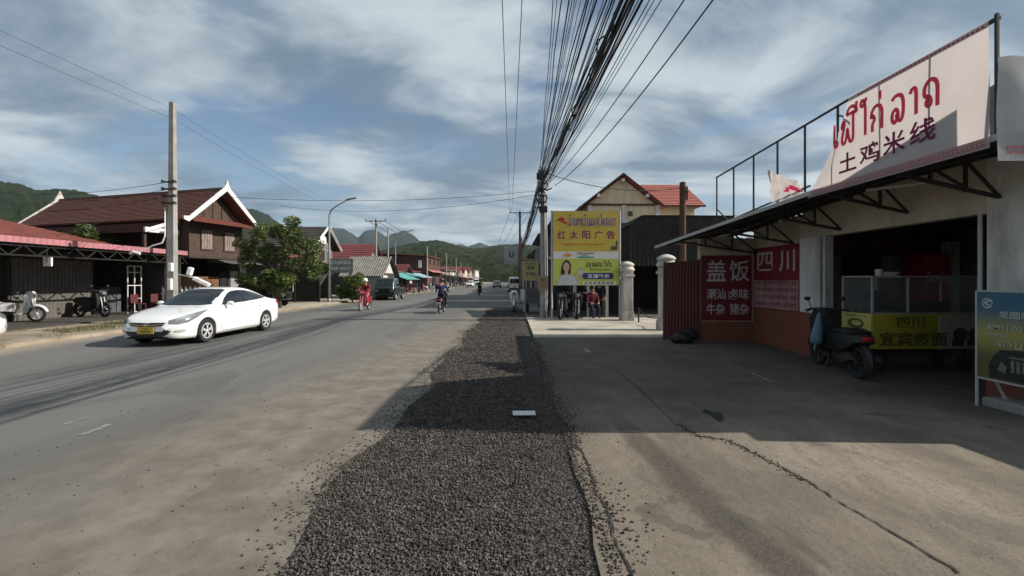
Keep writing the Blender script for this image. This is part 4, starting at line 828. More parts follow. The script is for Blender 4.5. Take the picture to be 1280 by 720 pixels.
for q in (.12, .5, .85):
    t_.bar((5+1.5*q, 4.4, 3.10+.24*q), (5+1.5*q, 7.2, 3.08+.24*q), .05, .07); t_.bar((5+1.5*q, 7.2, 3.08+.24*q), (4.1+2.4*q, 12.1, 2.57+.36*q), .05, .07)
t_.build('purlin', dsteel, cr)
b = MB(); b.prism([(6.75, 4.66, 3.3), (6.75, 7.2, 3.3), (6.75, 7.2, 4.08), (6.75, 4.66, 4.72)], (.12, 0, 0)); b.build('unseen_parapet', greywall, shop)  # unseen parapet, shaped so its shadow falls across the roof sign
b = MB(); b.tube([(5.4, 6.5, 3.02), (5.72, 5.8, 2.99)], .025, 8); b.build('awning_strut', paleedge, shop)
for q in ((6.3, 8.6, .03), (6.42, 5.85, 1.5)): b = MB(); b.tube([q, (q[0], q[1], 2.55)], .026, 8); b.build('shutter_rail', mat('pale_rail', (.45, .45, .44), .5), shop)
# roof sign in Lao and Chinese
vin = mat('white_vinyl', (.57, .52, .51), .5, var=.05, scale=3, trans=.5); crimson = mat('crimson_print', (.62, .045, .10), .5, var=.05, trans=.35); purple = mat('purple_print', (.16, .01, .06), .5, var=.05, trans=.3); redpr = mat('red_print', (.45, .05, .07), .6, var=.05)
sg = thing('roof_sign', 'long white vinyl roof sign with crimson and purple lettering above the noodle shop', 'sign', (5, 5.8, 3.15))
pn = Panel((4.94, 7.2, 3.02), (0, -2.78, 0), (0, 0, 1.32))
def sheet(mb, left, right, nu, nv, wr=.012):
    vs = []
    for i in range(nu+1):
        for j in range(nv+1):
            v = j/nv; l = left(v); a = l+(right(v)-l)*i/nu; e = math.sin(math.pi*j/nv); vs.append(pn.p(a, v, -.01+wr*e*math.sin(a*9+v*2)-(.10*max(0, .12-(a-l))/.12*e if wr < .05 else 0)))
    mb.add(vs, [(i*(nv+1)+j, (i+1)*(nv+1)+j, (i+1)*(nv+1)+j+1, i*(nv+1)+j+1) for i in range(nu) for j in range(nv)])
b = MB(); sheet(b, lambda v: .02+.315*v**1.15, lambda v: 1-.005*v, 40, 12); sh = b.build('vinyl_sheet', vin, sg, smooth='all')
b = MB(); pn.strokes(b, ['e', 'f', 'ii', 'ai', 'k', 'mai1', 'l', 'aa', 'd'], .235, .82, .49, .745, .012, .165, .19); b.build('lao_lettering', crimson, sh)
b = MB()
for i, ch in enumerate('土鸡米线'): pn.text(b, ch, .275+.137*i, .275+.137*i+.118, .17+.014*i, .385+.014*i, .010, .02)
b.build('chinese_lettering', purple, sh)
b = MB()
for i in range(52):
    a = .06+i*.018
    pn.rect(b, a, a+.012, .028, .034, .012); pn.rect(b, a, a+.003, .034, .062, .012); pn.rect(b, a+.003, a+.016, .056, .062, .012)
    if a > .40: pn.rect(b, a, a+.011, .955, .975, .012)
pn.rect(b, .05, .99, .015, .020, .012); pn.rect(b, .05, .99, .075, .080, .012); b.build('printed_border', redpr, sh)
b = MB(); b.bar((5.0, 4.40, 3.1), (5.0, 4.40, 4.40), .026); b.bar((5.03, 4.4, 4.36), (5.03, 6.27, 4.35), .035); b.bar((5.03, 6.27, 4.35), (5.03, 10.5, 4.17), .028)
for d_, z0 in ((10.5, 2.92), (9.7, 2.97), (8.9, 3.03), (8.1, 3.1), (7.34, 3.16), (6.6, 3.2), (5.75, 3.2), (5.05, 3.2)): b.bar((5.04, d_, z0), (5.04, d_, 4.36 if d_ < 6.3 else 4.35-.043*(d_-6.27)), .026)
b.bar((5.03, 10.45, 2.98), (5.03, 7.2, 3.24), .026); b.bar((5.04, 10.5, 3.4), (5.04, 9.85, 2.97), .022); b.bar((5.04, 6.6, 4.2), (5.06, 6.27, 4.0), .022); b.build('sign_frame', dsteel, sg)
b = MB(); vs = []; rr = random.Random(5)
for i in range(13):
    for j in range(9):
        u, v = i/12, j/8; d_ = 8.2-.95*u; z_ = 3.13+(.62-.5*u)*v+.04*math.sin(u*20); vs.append((5.0-.05+.10*math.sin(u*22+v*3)*(1-.3*v)+rr.uniform(-.015, .015), d_, z_))
b.add(vs, [(i*9+j, (i+1)*9+j, (i+1)*9+j+1, i*9+j+1) for i in range(12) for j in range(8)]); b.m = [1 if (k//8 >= 6 and k % 8 in (3, 4)) else 0 for k in range(96)]
b.build('torn_vinyl', [vin, crimson], sg, smooth='all')
tarp = mat('grey_white_tarp', (.50, .50, .50), .5, var=.08, trans=.3)
es = thing('end_sign', 'plain greyish white tarp sign at the near end of the canopy', 'sign', (5.5, 4.36, 2.9)); b = MB(); vs = []
for i in range(25):
    for j in range(11): u, v = i/24, j/10; vs.append((4.93+2.0*u, 4.34+.015*math.sin(u*15+v*4)*math.sin(v*3.1)-.01, 2.86+1.05*v+(.02 if v == 1 else 0)*math.sin(u*20)))
b.add(vs, [(i*11+j, (i+1)*11+j, (i+1)*11+j+1, i*11+j+1) for i in range(24) for j in range(10)]); e_ = b.build('tarp', tarp, es, smooth='all')
b = MB(); p2 = Panel((4.95, 4.30, 2.86), (1.9, 0, 0), (0, 0, 1.05))
for i in range(24): a = .02+i*.04; p2.rect(b, a, a+.026, .06, .075, 0); p2.rect(b, a, a+.006, .075, .13, 0); p2.rect(b, a, a+.033, .12, .135, 0)
b.build('printed_border', redpr, e_); b = MB(); b.bar((5.06, 4.4, 2.9), (5.06, 4.4, 3.92), .026); b.bar((5.04, 4.4, 3.9), (6.95, 4.4, 3.92), .04); b.build('sign_frame', dsteel, es)
# wall banners
bred = mat('red_banner', (.19, .012, .022), .55, var=.08); bwhite = mat('banner_white', (.50, .46, .45), .6, var=.05)
bn = thing('menu_banner', 'red wall banner with two big white characters over a small menu', 'banner', (6.38, 10.3, .92))
pn = Panel((6.37, 11.25, .92), (0, -1.8, 0), (0, 0, 1.55)); b = MB(); b.b2(6.372, 6.384, 9.45, 11.25, .92, 2.47); bo_ = b.build('banner_sheet', bred, bn)
b = MB(); pn.rect(b, .02, .98, .02, .47, .003); b.build('menu_ground', mat('pale_pink_print', (.34, .19, .19), .6, var=.35, scale=2), bo_)
b = MB(); pn.text(b, '四', .10, .46, .62, .92, .006, .01); pn.text(b, '川', .60, .92, .60, .92, .006, .015); b.build('lettering', bwhite, bo_)
b = MB(); rr = random.Random(9)
for r_ in range(4):
    for c_ in range(6): pn.text(b, rr.choice(['牛肉面', '酸辣粉', '抄手', '豆花饭', '回锅肉', '炒面', '米线', '水饺']), .05+c_*.155, .05+c_*.155+.125, .40-r_*.115, .47-r_*.115, .006, .01)
for c_ in range(6): pn.text(b, rr.choice(['早餐', '中餐', '小吃', '炒菜']), .05+c_*.155, .05+c_*.155+.12, .50, .57, .006, .01)
b.build('menu_lettering', mat('dim_menu_print', (.16, .03, .04), .7), bo_)
bn = thing('rice_banner', 'dark red banner with three rows of white characters beside the maroon gate', 'banner', (5.6, 11.27, .55))
pn = Panel((5.0, 11.262, .58), (1.33, 0, 0), (0, 0, 1.72)); b = MB(); b.b2(5.0, 6.33, 11.265, 11.278, .58, 2.30); bo_ = b.build('banner_sheet', mat('dark_red_banner', (.14, .014, .022), .6, var=.1), bn)
b = MB(); pn.text(b, '盖', .10, .49, .60, .93, .006, .012); pn.text(b, '饭', .55, .95, .60, .93, .006, .008); pn.text(b, '潮汕', .10, .48, .325, .49, .006, .015); pn.text(b, '卤味', .54, .94, .325, .49, .006, .015); pn.text(b, '牛杂', .10, .46, .09, .26, .006, .015); pn.text(b, '猪杂', .56, .94, .09, .26, .006, .015); b.build('lettering', bwhite, bo_)
# maroon sheet gate leaf, gate pillars
gt = thing('sheet_gate', 'maroon sheet metal gate leaf standing open beside the gate pillar', 'gate', (4.5, 11.2, 0)); b = MB(); b.corr((4.08, 11.5, .06), (4.92, 11.22, .06), (4.92, 11.22, 2.18), (4.14, 11.5, 2.12), 11, .012); b.build('sheet', maroon, gt)
b = MB(); b.bar((4.10, 11.53, .04), (4.12, 11.53, 2.15), .04); b.bar((4.93, 11.25, .03), (4.93, 11.25, 2.2), .04); b.bar((4.1, 11.54, .3), (4.93, 11.26, .3), .03); b.bar((4.1, 11.54, 2.0), (4.93, 11.26, 2.0), .03); b.build('gate_frame', dsteel, gt)
pillarm = mat('old_pillar_plaster', (.50, .47, .43), .9, var=.12, grime=.85, bump=.3, bscale=25)
def gate_pillar(label, x, y, z0, h, w):
    t = thing('gate_pillar', label, 'pillar', (x, y, z0), 0, 'plastered pillars of the yard gate'); b = MB(); b.b2(x-w*.62, x+w*.62, y-w*.62, y+w*.62, z0, z0+.28); b.b2(x-w*.56, x+w*.56, y-w*.56, y+w*.56, z0+.28, z0+.36); b.build('base', pillarm, t, bevel=.015)
    b = MB(); b.b2(x-w*.5, x+w*.5, y-w*.5, y+w*.5, z0+.36, z0+h*.74); b.build('shaft', pillarm, t, bevel=.02)
    b = MB(); b.b2(x-w*.62, x+w*.62, y-w*.62, y+w*.62, z0+h*.74, z0+h*.775); b.b2(x-w*.52, x+w*.52, y-w*.52, y+w*.52, z0+h*.775, z0+h*.82); b.lathe([(w*.55, 0), (w*.74, .05), (w*.78, .11), (w*.66, .17), (w*.60, .22), (w*.72, .26), (w*.72, .31), (w*.5, .38), (w*.2, .42), (.001, .43)], (x, y, z0+h*.82), 20); b.build('capital', pillarm, t, smooth=True, bevel=.012); return t
gate_pillar('cream gate pillar with a moulded capital just behind the maroon sheet gate', 4.88, 13.5, .07, 2.4, .40)
gate_pillar('cream gate pillar with a moulded capital beside the yellow billboard', 4.50, 16.7, .07, 2.3, .38)
b = MB(); b.tube([(4.75, 15.9, .55), (4.8, 15.1, .33), (4.85, 14.3, .36), (4.88, 13.75, .45)], .018, 6); b.tube([(4.72, 15.9, .06), (4.72, 15.9, .62)], .03, 8); b.tube([(4.88, 13.75, .06), (4.88, 13.75, .6)], .03, 8); tag(b.build('gate_chain', dsteel, org=(4.8, 14.8, .07)), 'sagging chain across the yard entrance between the two pillars', 'chain')
b = MB(); b.b2(4.62, 4.82, 16.95, 17.1, .07, 1.9); tag(b.build('gate_post', pillarm, org=(4.7, 17, .07), bevel=.03), 'broken narrow plaster post beside the gate pillar near the billboard', 'post')
# bag by the gate
b = MB(); b.ball((4.42, 10.95, .17), (.30, .2, .16), 16, 10); b.ball((4.60, 11.0, .24), (.2, .16, .16), 14, 8); b.ball((4.22, 10.92, .13), (.16, .14, .11), 12, 8)
for i, v in enumerate(b.v): b.v[i] = (v[0]+.02*math.sin(v[2]*40+v[0]*30), v[1], max(.031, v[2]+.015*math.sin(v[0]*45)))
tag(b.build('rubbish_bag', black, org=(4.4, 10.95, .03), smooth='all'), 'black rubbish bag lying before the maroon gate', 'bag')
# food cart
cart = thing('food_cart', 'yellow-fronted food cart with a glass case inside the noodle shop opening', 'food cart', (7.2, 7.85, .045))
ygrn = mat('yellow_cart_print', (.42, .38, .06), .5, var=.06)
b = MB(); b.b2(6.33, 8.25, 7.5, 8.2, .43, 1.05); bx_ = b.build('counter', mat('cart_yellow', (.36, .31, .04), .5, var=.06), cart, bevel=.01)
b = MB(); b.b2(7.5, 8.25, 7.485, 7.497, .45, 1.03); b.build('white_panel', mat('cart_white_print', (.40, .38, .32), .5), bx_)
pn = Panel((6.33, 7.49, .43), (1.92, 0, 0), (0, 0, .62)); b = MB(); pn.text(b, '四川', .22, .47, .60, .92, .008, .02); pn.text(b, '宜宾燃面', .06, .68, .10, .50, .008, .02); b.build('lettering', mat('olive_lettering', (.10, .085, .02), .6), bx_)
b = MB()
for a in (.80, .94): pn.shape(b, [(a+.07*math.cos(t), .42+.20*math.sin(t)) for t in [2*math.pi*i/18 for i in range(18)]], .010); pn.rect(b, a-.08, a+.03, .1, .3, .011)
b.build('food_picture', mat('food_print', (.09, .06, .04), .6, var=.6, scale=25), bx_)
pn = Panel((6.327, 8.18, .72), (0, -.66, 0), (0, 0, .33)); b = MB(); pn.rect(b, 0, 1, 0, 1, .002); s_ = b.build('side_panel', mat('bright_cart_side', (.52, .48, .14), .5), bx_)
b = MB(); pn.shape(b, [(.5+.28*math.cos(t), .42+.28*math.sin(t)) for t in [2*math.pi*i/20 for i in range(20)]], .006); b.mi = 1; pn.shape(b, [(.52+.18*math.cos(t), .44+.15*math.sin(t)) for t in [2*math.pi*i/20 for i in range(20)]], .008); b.mi = 0; pn.text(b, '美味小吃', .15, .9, .78, .92, .006); b.build('printed_emblem', [mat('olive_lettering', (.1, .085, .02)), MATS['bright_cart_side']], s_)
b = MB()
for x in (6.35, 6.98, 8.22):
    for y in (7.52, 8.18): b.bar((x, y, 1.05), (x, y, 1.72), .03)
for y in (7.52, 8.18):
    for z in (1.06, 1.71): b.bar((6.35, y, z), (8.22, y, z), .03)
for x in (6.35, 8.22): b.bar((x, 7.52, 1.71), (x, 8.18, 1.71), .03)
b.build('case_frame', mat('dull_case_frame', (.30, .30, .30), .5), cart)
b = MB(); b.b2(6.36, 8.21, 7.53, 8.17, 1.07, 1.70); b.build('glass_case', glass('case_glass', (.3, .32, .33), .03, .18), cart)
b = MB(); b.b2(6.5, 6.9, 7.9, 8.15, 1.08, 1.45); b.b2(7.1, 7.9, 7.7, 8.1, 1.08, 1.25); b.build('food_tray', dsteel, cart)
for x in (6.5, 8.05):
    for y in (7.6, 8.1): b = MB(); b.lathe([(.11, -.02), (.13, -.02), (.13, .02), (.11, .02)], (x, y, .175), 18, 'X'); b.tube([(x, y, .175), (x, y, .43)], .025, 8); b.build('wheel', rubber, cart, smooth=True)
b = MB(); b.lathe([(.05, 0), (.06, .1), (.055, .12)], (6.62, 7.7, 1.725), 14); tag(b.build('cup', bwhite, org=(6.6, 7.7, 1.72), smooth=True), 'small white cup standing on the glass food case', 'cup')
b = MB(); b.lathe([(.09, 0), (.13, .06), (.135, .07)], (6.88, 7.75, 1.725), 16); tag(b.build('bowl', bwhite, org=(6.9, 7.75, 1.72), smooth=True), 'shallow white bowl standing on the glass food case', 'bowl')
fr = thing('drinks_fridge', 'red drinks fridge with white script on its side at the back of the shop', 'fridge', (10, 10.6, .045)); b = MB(); b.b2(10.0, 10.65, 10.35, 10.95, .05, 2.3); fb = b.build('cabinet', mat('fridge_red', (.34, .012, .02), .35), fr, bevel=.02)
pn = Panel((10.0, 10.345, .05), (.65, 0, 0), (0, 0, 2.2)); b = MB(); pn.text(b, 'Coca-Cola', .06, .94, .70, .82, .004, .01, .35); b.build('script_lettering', bwhite, fb); b = MB(); pn.rect(b, .92, .96, .4, .75, .02); b.build('handle', steel, fb)
b = MB(); b.b2(10.8, 11.02, 10.5, 10.75, .05, 2.6); tag(b.build('inner_column', whitewall, org=(10.6, 10.6, .05)), 'white square column inside the shop beside the red fridge', 'column')
b = MB(); b.box((9.0, 10.98, 2.0), (.95, .06, .55)); b.box((9.0, 11.01, 2.0), (.2, .06, .2)); tag(b.build('television', black, org=(9, 11, 2), bevel=.01), 'black flat television on the back wall of the dark shop', 'television')
tb = thing('shop_table', 'low grey table at the back of the dark shop', 'table', (8.8, 9.6, .045)); b = MB(); b.b2(8.1, 9.5, 9.3, 10, .72, .76); b.build('tabletop', greywall, tb)
for x in (8.15, 9.45):
    for y in (9.35, 9.95): b = MB(); b.bar((x, y, .045), (x, y, .72), .04); b.build('leg', dsteel, tb)
# parked dark motorbike with plastic bag
bk = make_bike('black_scooter', 'black scooter parked in front of the food cart with a blue bag on its handlebar', black, rimm=dsteel); local(bk, (5.80, 7.62, .032), R(-10))
b = MB(); vs = []
for i in range(9):
    for j in range(14):
        t = i/8; a = 2*math.pi*j/14; r_ = .02+.10*t**.8*(1-.25*max(0, t-.8)/.2); vs.append((5.60+r_*1.0*math.cos(a)-.06*t, 7.78+r_*.7*math.sin(a)+.012*math.sin(5*a)*t, 1.05-.55*t))
b.add(vs, [(i*14+j, i*14+(j+1) % 14, (i+1)*14+(j+1) % 14, (i+1)*14+j) for i in range(8) for j in range(14)]+[tuple(range(8*14, 9*14))]); tag(b.build('plastic_bag', mat('blue_plastic', (.16, .30, .40), .4, var=.15, trans=.35), org=(5.5, 7.8, .5), smooth='all'), 'pale blue plastic bag hanging from the black scooter', 'bag')
# standing banner at the right edge
sb = thing('standing_banner', 'standing banner in blue and yellow with a logo, cut by the photo edge', 'banner', (6.0, 5.0, .03))
m, nt_, N_, L_ = surf_nodes('printed_poster'); g = NG(m); z_ = g.sep.outputs[2]
c_ = g.mix(g.ss(z_, .62, .95), (.10, .10, .035), (.32, .29, .085)); c_ = g.mix(g.ss(g.m('ADD', z_, g.m('MULTIPLY', g.n(3), .15)), 1.02, 1.38), c_, (.03, .12, .20)); L_.new(c_, g.b.inputs['Base Color']); g.b.inputs['Roughness'].default_value = .4
b = MB(); b.b2(5.995, 6.01, 4.55, 5.5, .41, 1.5); pb = b.build('poster', m, sb); pn = Panel((5.993, 5.5, .41), (0, -.95, 0), (0, 0, 1.09))
b = MB(); pale = mat('poster_pale_print', (.42, .45, .42), .5); pn.shape(b, [(.13+.065*math.cos(t), .87+.06*math.sin(t)) for t in [2*math.pi*i/24 for i in range(24)]], .004); b.mi = 1; pn.shape(b, [(.13+.048*math.cos(t), .87+.043*math.sin(t)) for t in [2*math.pi*i/24 for i in range(24)]], .006); b.mi = 0; pn.shape(b, [(.09, .885), (.16, .91), (.175, .89), (.12, .875), (.17, .85), (.15, .835), (.10, .86)], .008); pn.text(b, '发圆晒', .26, .62, .71, .79, .006, .015); pn.text(b, 'AM11:00', .12, .52, .57, .63, .006, .015); pn.strokes(b, ['d', 'aa', 'b', 'p', 'mai2'], .24, .66, .385, .45, .006, .17); pn.text(b, 'PM9:00', .12, .36, .50, .54, .006); b.build('poster_lettering', [pale, mat('poster_blue', (.03, .12, .2), .5)], pb)
b = MB(); pn.shape(b, [(.16, .02), (.14, .16), (.2, .27), (.28, .35), (.5, .37), (.72, .36), (.95, .34), (.98, .02)], .004); b.mi = 1
for q in range(9): pn.rect(b, .40+.06*q, .435+.06*q, .12, .25, .006)
pn.shape(b, [(.38, .27), (.95, .27), (.95, .29), (.38, .29)], .006); pn.shape(b, [(.25, .12), (.33, .09), (.35, .17), (.29, .22)], .006); b.build('printed_picture', [mat('poster_dark_print', (.02, .022, .022), .5, var=.5, scale=14), mat('poster_mid_print', (.16, .16, .13), .5, var=.5, scale=20)], pb)
b = MB(); fx = 6.003
for y in (4.54, 5.51): b.bar((fx, y, .03), (fx, y, 1.51), .022)
for z in (.40, 1.51): b.bar((fx, 4.54, z), (fx, 5.51, z), .022)
for y in (4.7, 5.35): b.bar((fx, y, .5), (fx+.25, y, .03), .02)
b.build('banner_frame', paleedge, sb)
b = MB(); b.b2(6.05, 6.38, 4.42, 5.5, .03, .15); struct(b.build('step_floor', conc, org=(0, 0, 0), bevel=.02))
# slip of paper on the stones
b = MB(); x0, y0 = G(655, 523); b.box((x0, y0, .065), (.27, .16, .006), rz=.03); tag(b.build('paper_sheet', mat('paper', (.62, .62, .60), .8, var=.05), org=(x0, y0, .062)), 'white slip of card lying on the dark crushed stone', 'paper')
# ================================================================== billboard, poles, cables
bb = thing('billboard', 'tall yellow advertising billboard on two posts with purple lettering and a woman holding a phone', 'billboard', (2.9, 17, .05))
byel = mat('billboard_yellow', (.52, .38, .06), .5, var=.05); blime = mat('billboard_lime', (.44, .48, .09), .5, var=.05); bstrip = mat('billboard_white', (.60, .60, .58), .5, var=.04); bpur = mat('billboard_purple', (.15, .012, .09), .5); bblu = mat('billboard_navy', (.03, .03, .16), .5)
x0, x1, Y = 1.62, 4.27, 17.0; pn = Panel((x0, Y-.03, 1.43), (x1-x0, 0, 0), (0, 0, 2.97))
b = MB(); b.b2(x0, x1, Y-.025, Y+.06, 1.43, 4.40); back = b.build('board', steel, bb)
b = MB(); pn.rect(b, .01, .99, .455, .995, 0); u_ = b.build('yellow_panel', byel, back); b = MB(); pn.rect(b, .01, .99, .36, .455, 0); m_ = b.build('white_panel', bstrip, back); b = MB(); pn.rect(b, .01, .99, .005, .36, 0); l_ = b.build('lime_panel', blime, back)
b = MB(); pn.strokes(b, ['h', 'mai2', 'aa', 'n', 't', 'aa', 'e', 'w', 'a', 'n', 'ae', 'd', 'ng', ' ', 'o', 'kh', 's', 'ah', 'n', 'aa'], .235, .94, .80, .90, .004, .30, .1); b.build('lettering_outline', bstrip, u_)
b = MB(); pn.strokes(b, ['h', 'mai2', 'aa', 'n', 't', 'aa', 'e', 'w', 'a', 'n', 'ae', 'd', 'ng', ' ', 'o', 'kh', 's', 'ah', 'n', 'aa'], .235, .94, .80, .90, .012, .17, .1); b.build('lao_lettering', bpur, u_)
b = MB()
for i, ch in enumerate('红太阳广告'): pn.text(b, ch, .07+.185*i, .07+.185*i+.125, .625, .735, .006, .02)
b.build('chinese_lettering', bpur, u_)
b = MB(); pn.text(b, '广告制作 020 55389775', .1, .80, .535, .565, .006, .01); pn.shape(b, [(.13+.055*math.cos(t), .875+.04*math.sin(t)) for t in [math.pi*i/14 for i in range(15)]], .006); pn.shape(b, [(.06, .875), (.12, .86), (.21, .83), (.22, .845), (.17, .865), (.1, .885)], .006); pn.shape(b, [(.12, .845), (.22, .815), (.21, .83), (.14, .852)], .007); b.build('sun_emblem', mat('billboard_red', (.45, .03, .02), .5), u_)
b = MB(); pn.shape(b, [(.86, .5), (.9, .47), (.97, .48), (.98, .6), (.95, .6), (.94, .53), (.88, .53)], .006); b.build('printed_picture', mat('dark_print', (.08, .08, .06), .6, var=.5, scale=15), u_)
b = MB(); pn.text(b, 'HULIAN', .36, .62, .418, .445, .006, .02, .3); pn.text(b, '互联', .42, .52, .392, .413, .006); b.mi = 1; pn.shape(b, [(.15, .41), (.22, .44), (.24, .43), (.30, .41), (.26, .385), (.22, .375), (.2, .385)], .006); b.mi = 2; pn.rect(b, .37, .62, .368, .387, .006); b.build('strip_print', [black, mat('billboard_orange', (.6, .22, .08), .5), mat('billboard_green', (.05, .25, .12), .5)], m_)
b = MB(); pn.strokes(b, ['h', 'y', 'u', 'ng', 'l', 'y', 'b', ' ', 'ai', 'w', 'ai', 'w'], .50, .88, .255, .305, .006, .2, .12); pn.text(b, '联系电话 微信', .56, .86, .20, .225, .006, .01); b.build('lao_lettering', mat('print_black', (.03, .03, .02), .5), l_)
b = MB(); k = []
for c0, a0 in ((.88, -90), (.48, 90)): k += [(c0+.035*math.cos(R(a0+180*i/10)), .128+.042*math.sin(R(a0+180*i/10))) for i in range(11)]
pn.shape(b, k, .005); b.build('blue_lozenge', bblu, l_); b = MB(); pn.text(b, '互通外卖', .52, .85, .10, .155, .012, .02); b.build('lozenge_lettering', bstrip, l_)
b = MB(); rr = random.Random(4)
for i in range(7): a = .48+.065*i; pn.rect(b, a, a+.04, .025, .045, .008)
b.mi = 1; pn.rect(b, .45, .95, .012, .055, .005); b.build('app_row', [MATS['dark_print'], bstrip], l_)
w_ = MB(); hairp = [(.13, .10), (.12, .2), (.15, .30), (.19, .345), (.24, .335), (.275, .28), (.27, .2), (.265, .12), (.20, .1)]; pn.shape(w_, hairp, .004); w_.mi = 1; pn.shape(w_, [(.205+.046*math.cos(t), .248+.062*math.sin(t)) for t in [2*math.pi*i/20 for i in range(20)]], .006); pn.shape(w_, [(.185, .2), (.225, .2), (.235, .14), (.175, .14)], .005)
w_.mi = 2; pn.shape(w_, [(.07, .006), (.09, .1), (.15, .15), (.205, .135), (.26, .15), (.33, .12), (.37, .05), (.38, .006)], .0065); w_.mi = 1; pn.shape(w_, [(.35, .07), (.39, .12), (.42, .12), (.41, .07), (.38, .03)], .007); w_.mi = 3; pn.rect(w_, .385, .445, .125, .225, .008); w_.mi = 2; pn.rect(w_, .392, .438, .14, .21, .009)
w_.mi = 0
for sx in (-1, 1): pn.shape(w_, [(.205+sx*.02+.009*math.cos(t), .256+.006*math.sin(t)) for t in [2*math.pi*i/10 for i in range(10)]], .008)
w_.mi = 4; pn.shape(w_, [(.205+.016*math.cos(t), .212+.006*math.sin(t)) for t in [2*math.pi*i/10 for i in range(10)]], .008)
w_.build('printed_woman', [mat('print_hair', (.02, .015, .015), .6), mat('print_skin', (.50, .33, .26), .6), mat('print_pale_blouse', (.42, .44, .46), .6, var=.15, scale=8), mat('print_phone', (.25, .27, .3), .5), mat('print_lips', (.35, .06, .07), .5)], l_)
for x in (x0-.03, x1+.03): b = MB(); b.tube([(x, Y+.02, .05), (x, Y+.02, 4.42)], .04, 8); b.build('post', paleedge, bb, smooth=True)
def utility_pole(label, x, y, h, group, arms=0, kind=conc, r=.11, square=False):
    t = thing('utility_pole', label, 'utility pole', (x, y, 0), 0, group); b = MB()
    if square: b.add([(x+sx*w_, y+sy*w_, z) for z, w_ in ((0, r), (h, r*.62)) for sx, sy in ((-1, -1), (1, -1), (1, 1), (-1, 1))], [(0, 1, 5, 4), (1, 2, 6, 5), (2, 3, 7, 6), (3, 0, 4, 7), (4, 5, 6, 7)])
    else: b.tube([(x, y, -.1), (x, y, h)], [r, r*.68], 12)
    b.build('shaft', kind, t, smooth=not square)
    for k in range(arms):
        z = h-.12-.9*k; a = MB(); a.bar((x-1.1, y-.09, z), (x+1.1, y-.09, z), .08); a.bar((x-.6, y-.09, z), (x, y-.09, z-.5), .04); a.bar((x+.6, y-.09, z), (x, y-.09, z-.5), .04); ar = a.build('crossarm', dsteel, t)
        for dx in (-1.05, 0, 1.05): i_ = MB(); i_.lathe([(.02, 0), (.02, .06), (.07, .07), (.05, .12), (.07, .14), (.04, .2), (.001, .22)], (x+dx, y-.09, z+.04), 10); i_.build('insulator', mat('porcelain', (.12, .1, .09), .3), ar, smooth=True)
    return t
RP = 'utility poles along the right side of the road'
mp_ = utility_pole('concrete utility pole carrying the thick cable bundle beside the yellow billboard', 1.27, 17.6, 6.3, RP, 0, conc, .13)
for z in (6.1, 5.85, 5.6, 5.35, 5.1, 4.85):
    a = MB(); a.bar((1.12, 17.47, z), (1.42, 17.47, z), .05); a.lathe([(.05, -.05), (.03, 0), (.05, .05)], (1.10, 17.42, z), 10); a.build('cable_bracket', dsteel, mp_)
for (dx, z, r_) in ((.0, 5.0, .22), (-.16, 4.75, .16), (.12, 5.5, .14)):
    a = MB(); rr = random.Random(int(z*10))
    a.tube([(1.2+dx+(r_+rr.uniform(-.02, .02))*math.cos(t), 17.36-.012*t/3, z+(r_+rr.uniform(-.02, .02))*math.sin(t)*1.15) for t in [2*math.pi*i/16 for i in range(65)]], .011, 5, False); a.build('cable_coil', black, mp_, smooth='all')
for (dx, z) in ((.02, 4.4), (-.08, 5.75)): a = MB(); a.b2(1.08+dx, 1.42+dx, 17.3, 17.45, z, z+.26); a.build('splice_box', black, mp_, bevel=.02)
a = MB(); a.tube([(1.42, 17.5, .05), (1.44, 17.5, 2.0), (1.40, 17.5, 5.2)], .03, 8); a.build('conduit', paleedge, mp_, smooth=True)
utility_pole('darker utility pole with a crossarm farther up the right side', .86, 46, 9.0, RP, 1, dsteel, .16)
# hanging signs on and behind the poles
def signboard(name, label, x0, x1, z0, z1, y, m, glyph, post=None, gm=None):
    t = thing(name, label, 'sign', ((x0+x1)/2, y, z0)); b = MB(); b.b2(x0, x1, y, y+.06, z0, z1); bo = b.build('board', m, t, bevel=.008); pn = Panel((x0, y-.002, z0), (x1-x0, 0, 0), (0, 0, z1-z0)); b = MB(); glyph(pn, b); b.build('lettering', gm or mat('sign_dark', (.05, .05, .04), .6), bo)
    if post: b = MB(); [b.bar(*q) for q in post]; b.build('bracket', dsteel, t)
    return t
def gl1(pn, b): pn.text(b, '修理', .3, .75, .55, .75, .004, .02); pn.text(b, '轮胎', .25, .8, .25, .45, .004, .02); pn.text(b, '020 2234', .15, .85, .82, .92, .004)
signboard('yellow_sign', 'faded yellowish sign fixed to the concrete pole', .40, 1.10, 1.62, 2.42, 17.55, mat('faded_yellow', (.26, .245, .12), .7, var=.15, grime=.4), gl1, [((1.0, 17.63, 1.9), (1.27, 17.63, 1.9), .04), ((1.0, 17.63, 2.3), (1.27, 17.63, 2.3), .04)])
def gl2(pn, b): pn.text(b, '出租', .2, .8, .55, .85, .004, .01); pn.text(b, '2091', .2, .8, .2, .42, .004)
signboard('brown_notice', 'small brown notice nailed low on the concrete pole', 1.06, 1.46, 1.22, 1.82, 17.38, mat('brown_board', (.24, .17, .11), .8, var=.15, grime=.4), gl2)
def gl3(pn, b): pn.text(b, 'U', .36, .70, .36, .68, .004, .05)
signboard('lightbox_sign', 'white hanging box sign with a single dark letter on a reddish post', -.56, .44, 2.77, 4.05, 30, mat('lightbox_white', (.36, .36, .36), .5), gl3, [((.44, 30.03, 3.0), (.62, 30.03, 3.0), .05), ((.44, 30.03, 3.8), (.62, 30.03, 3.8), .05)])
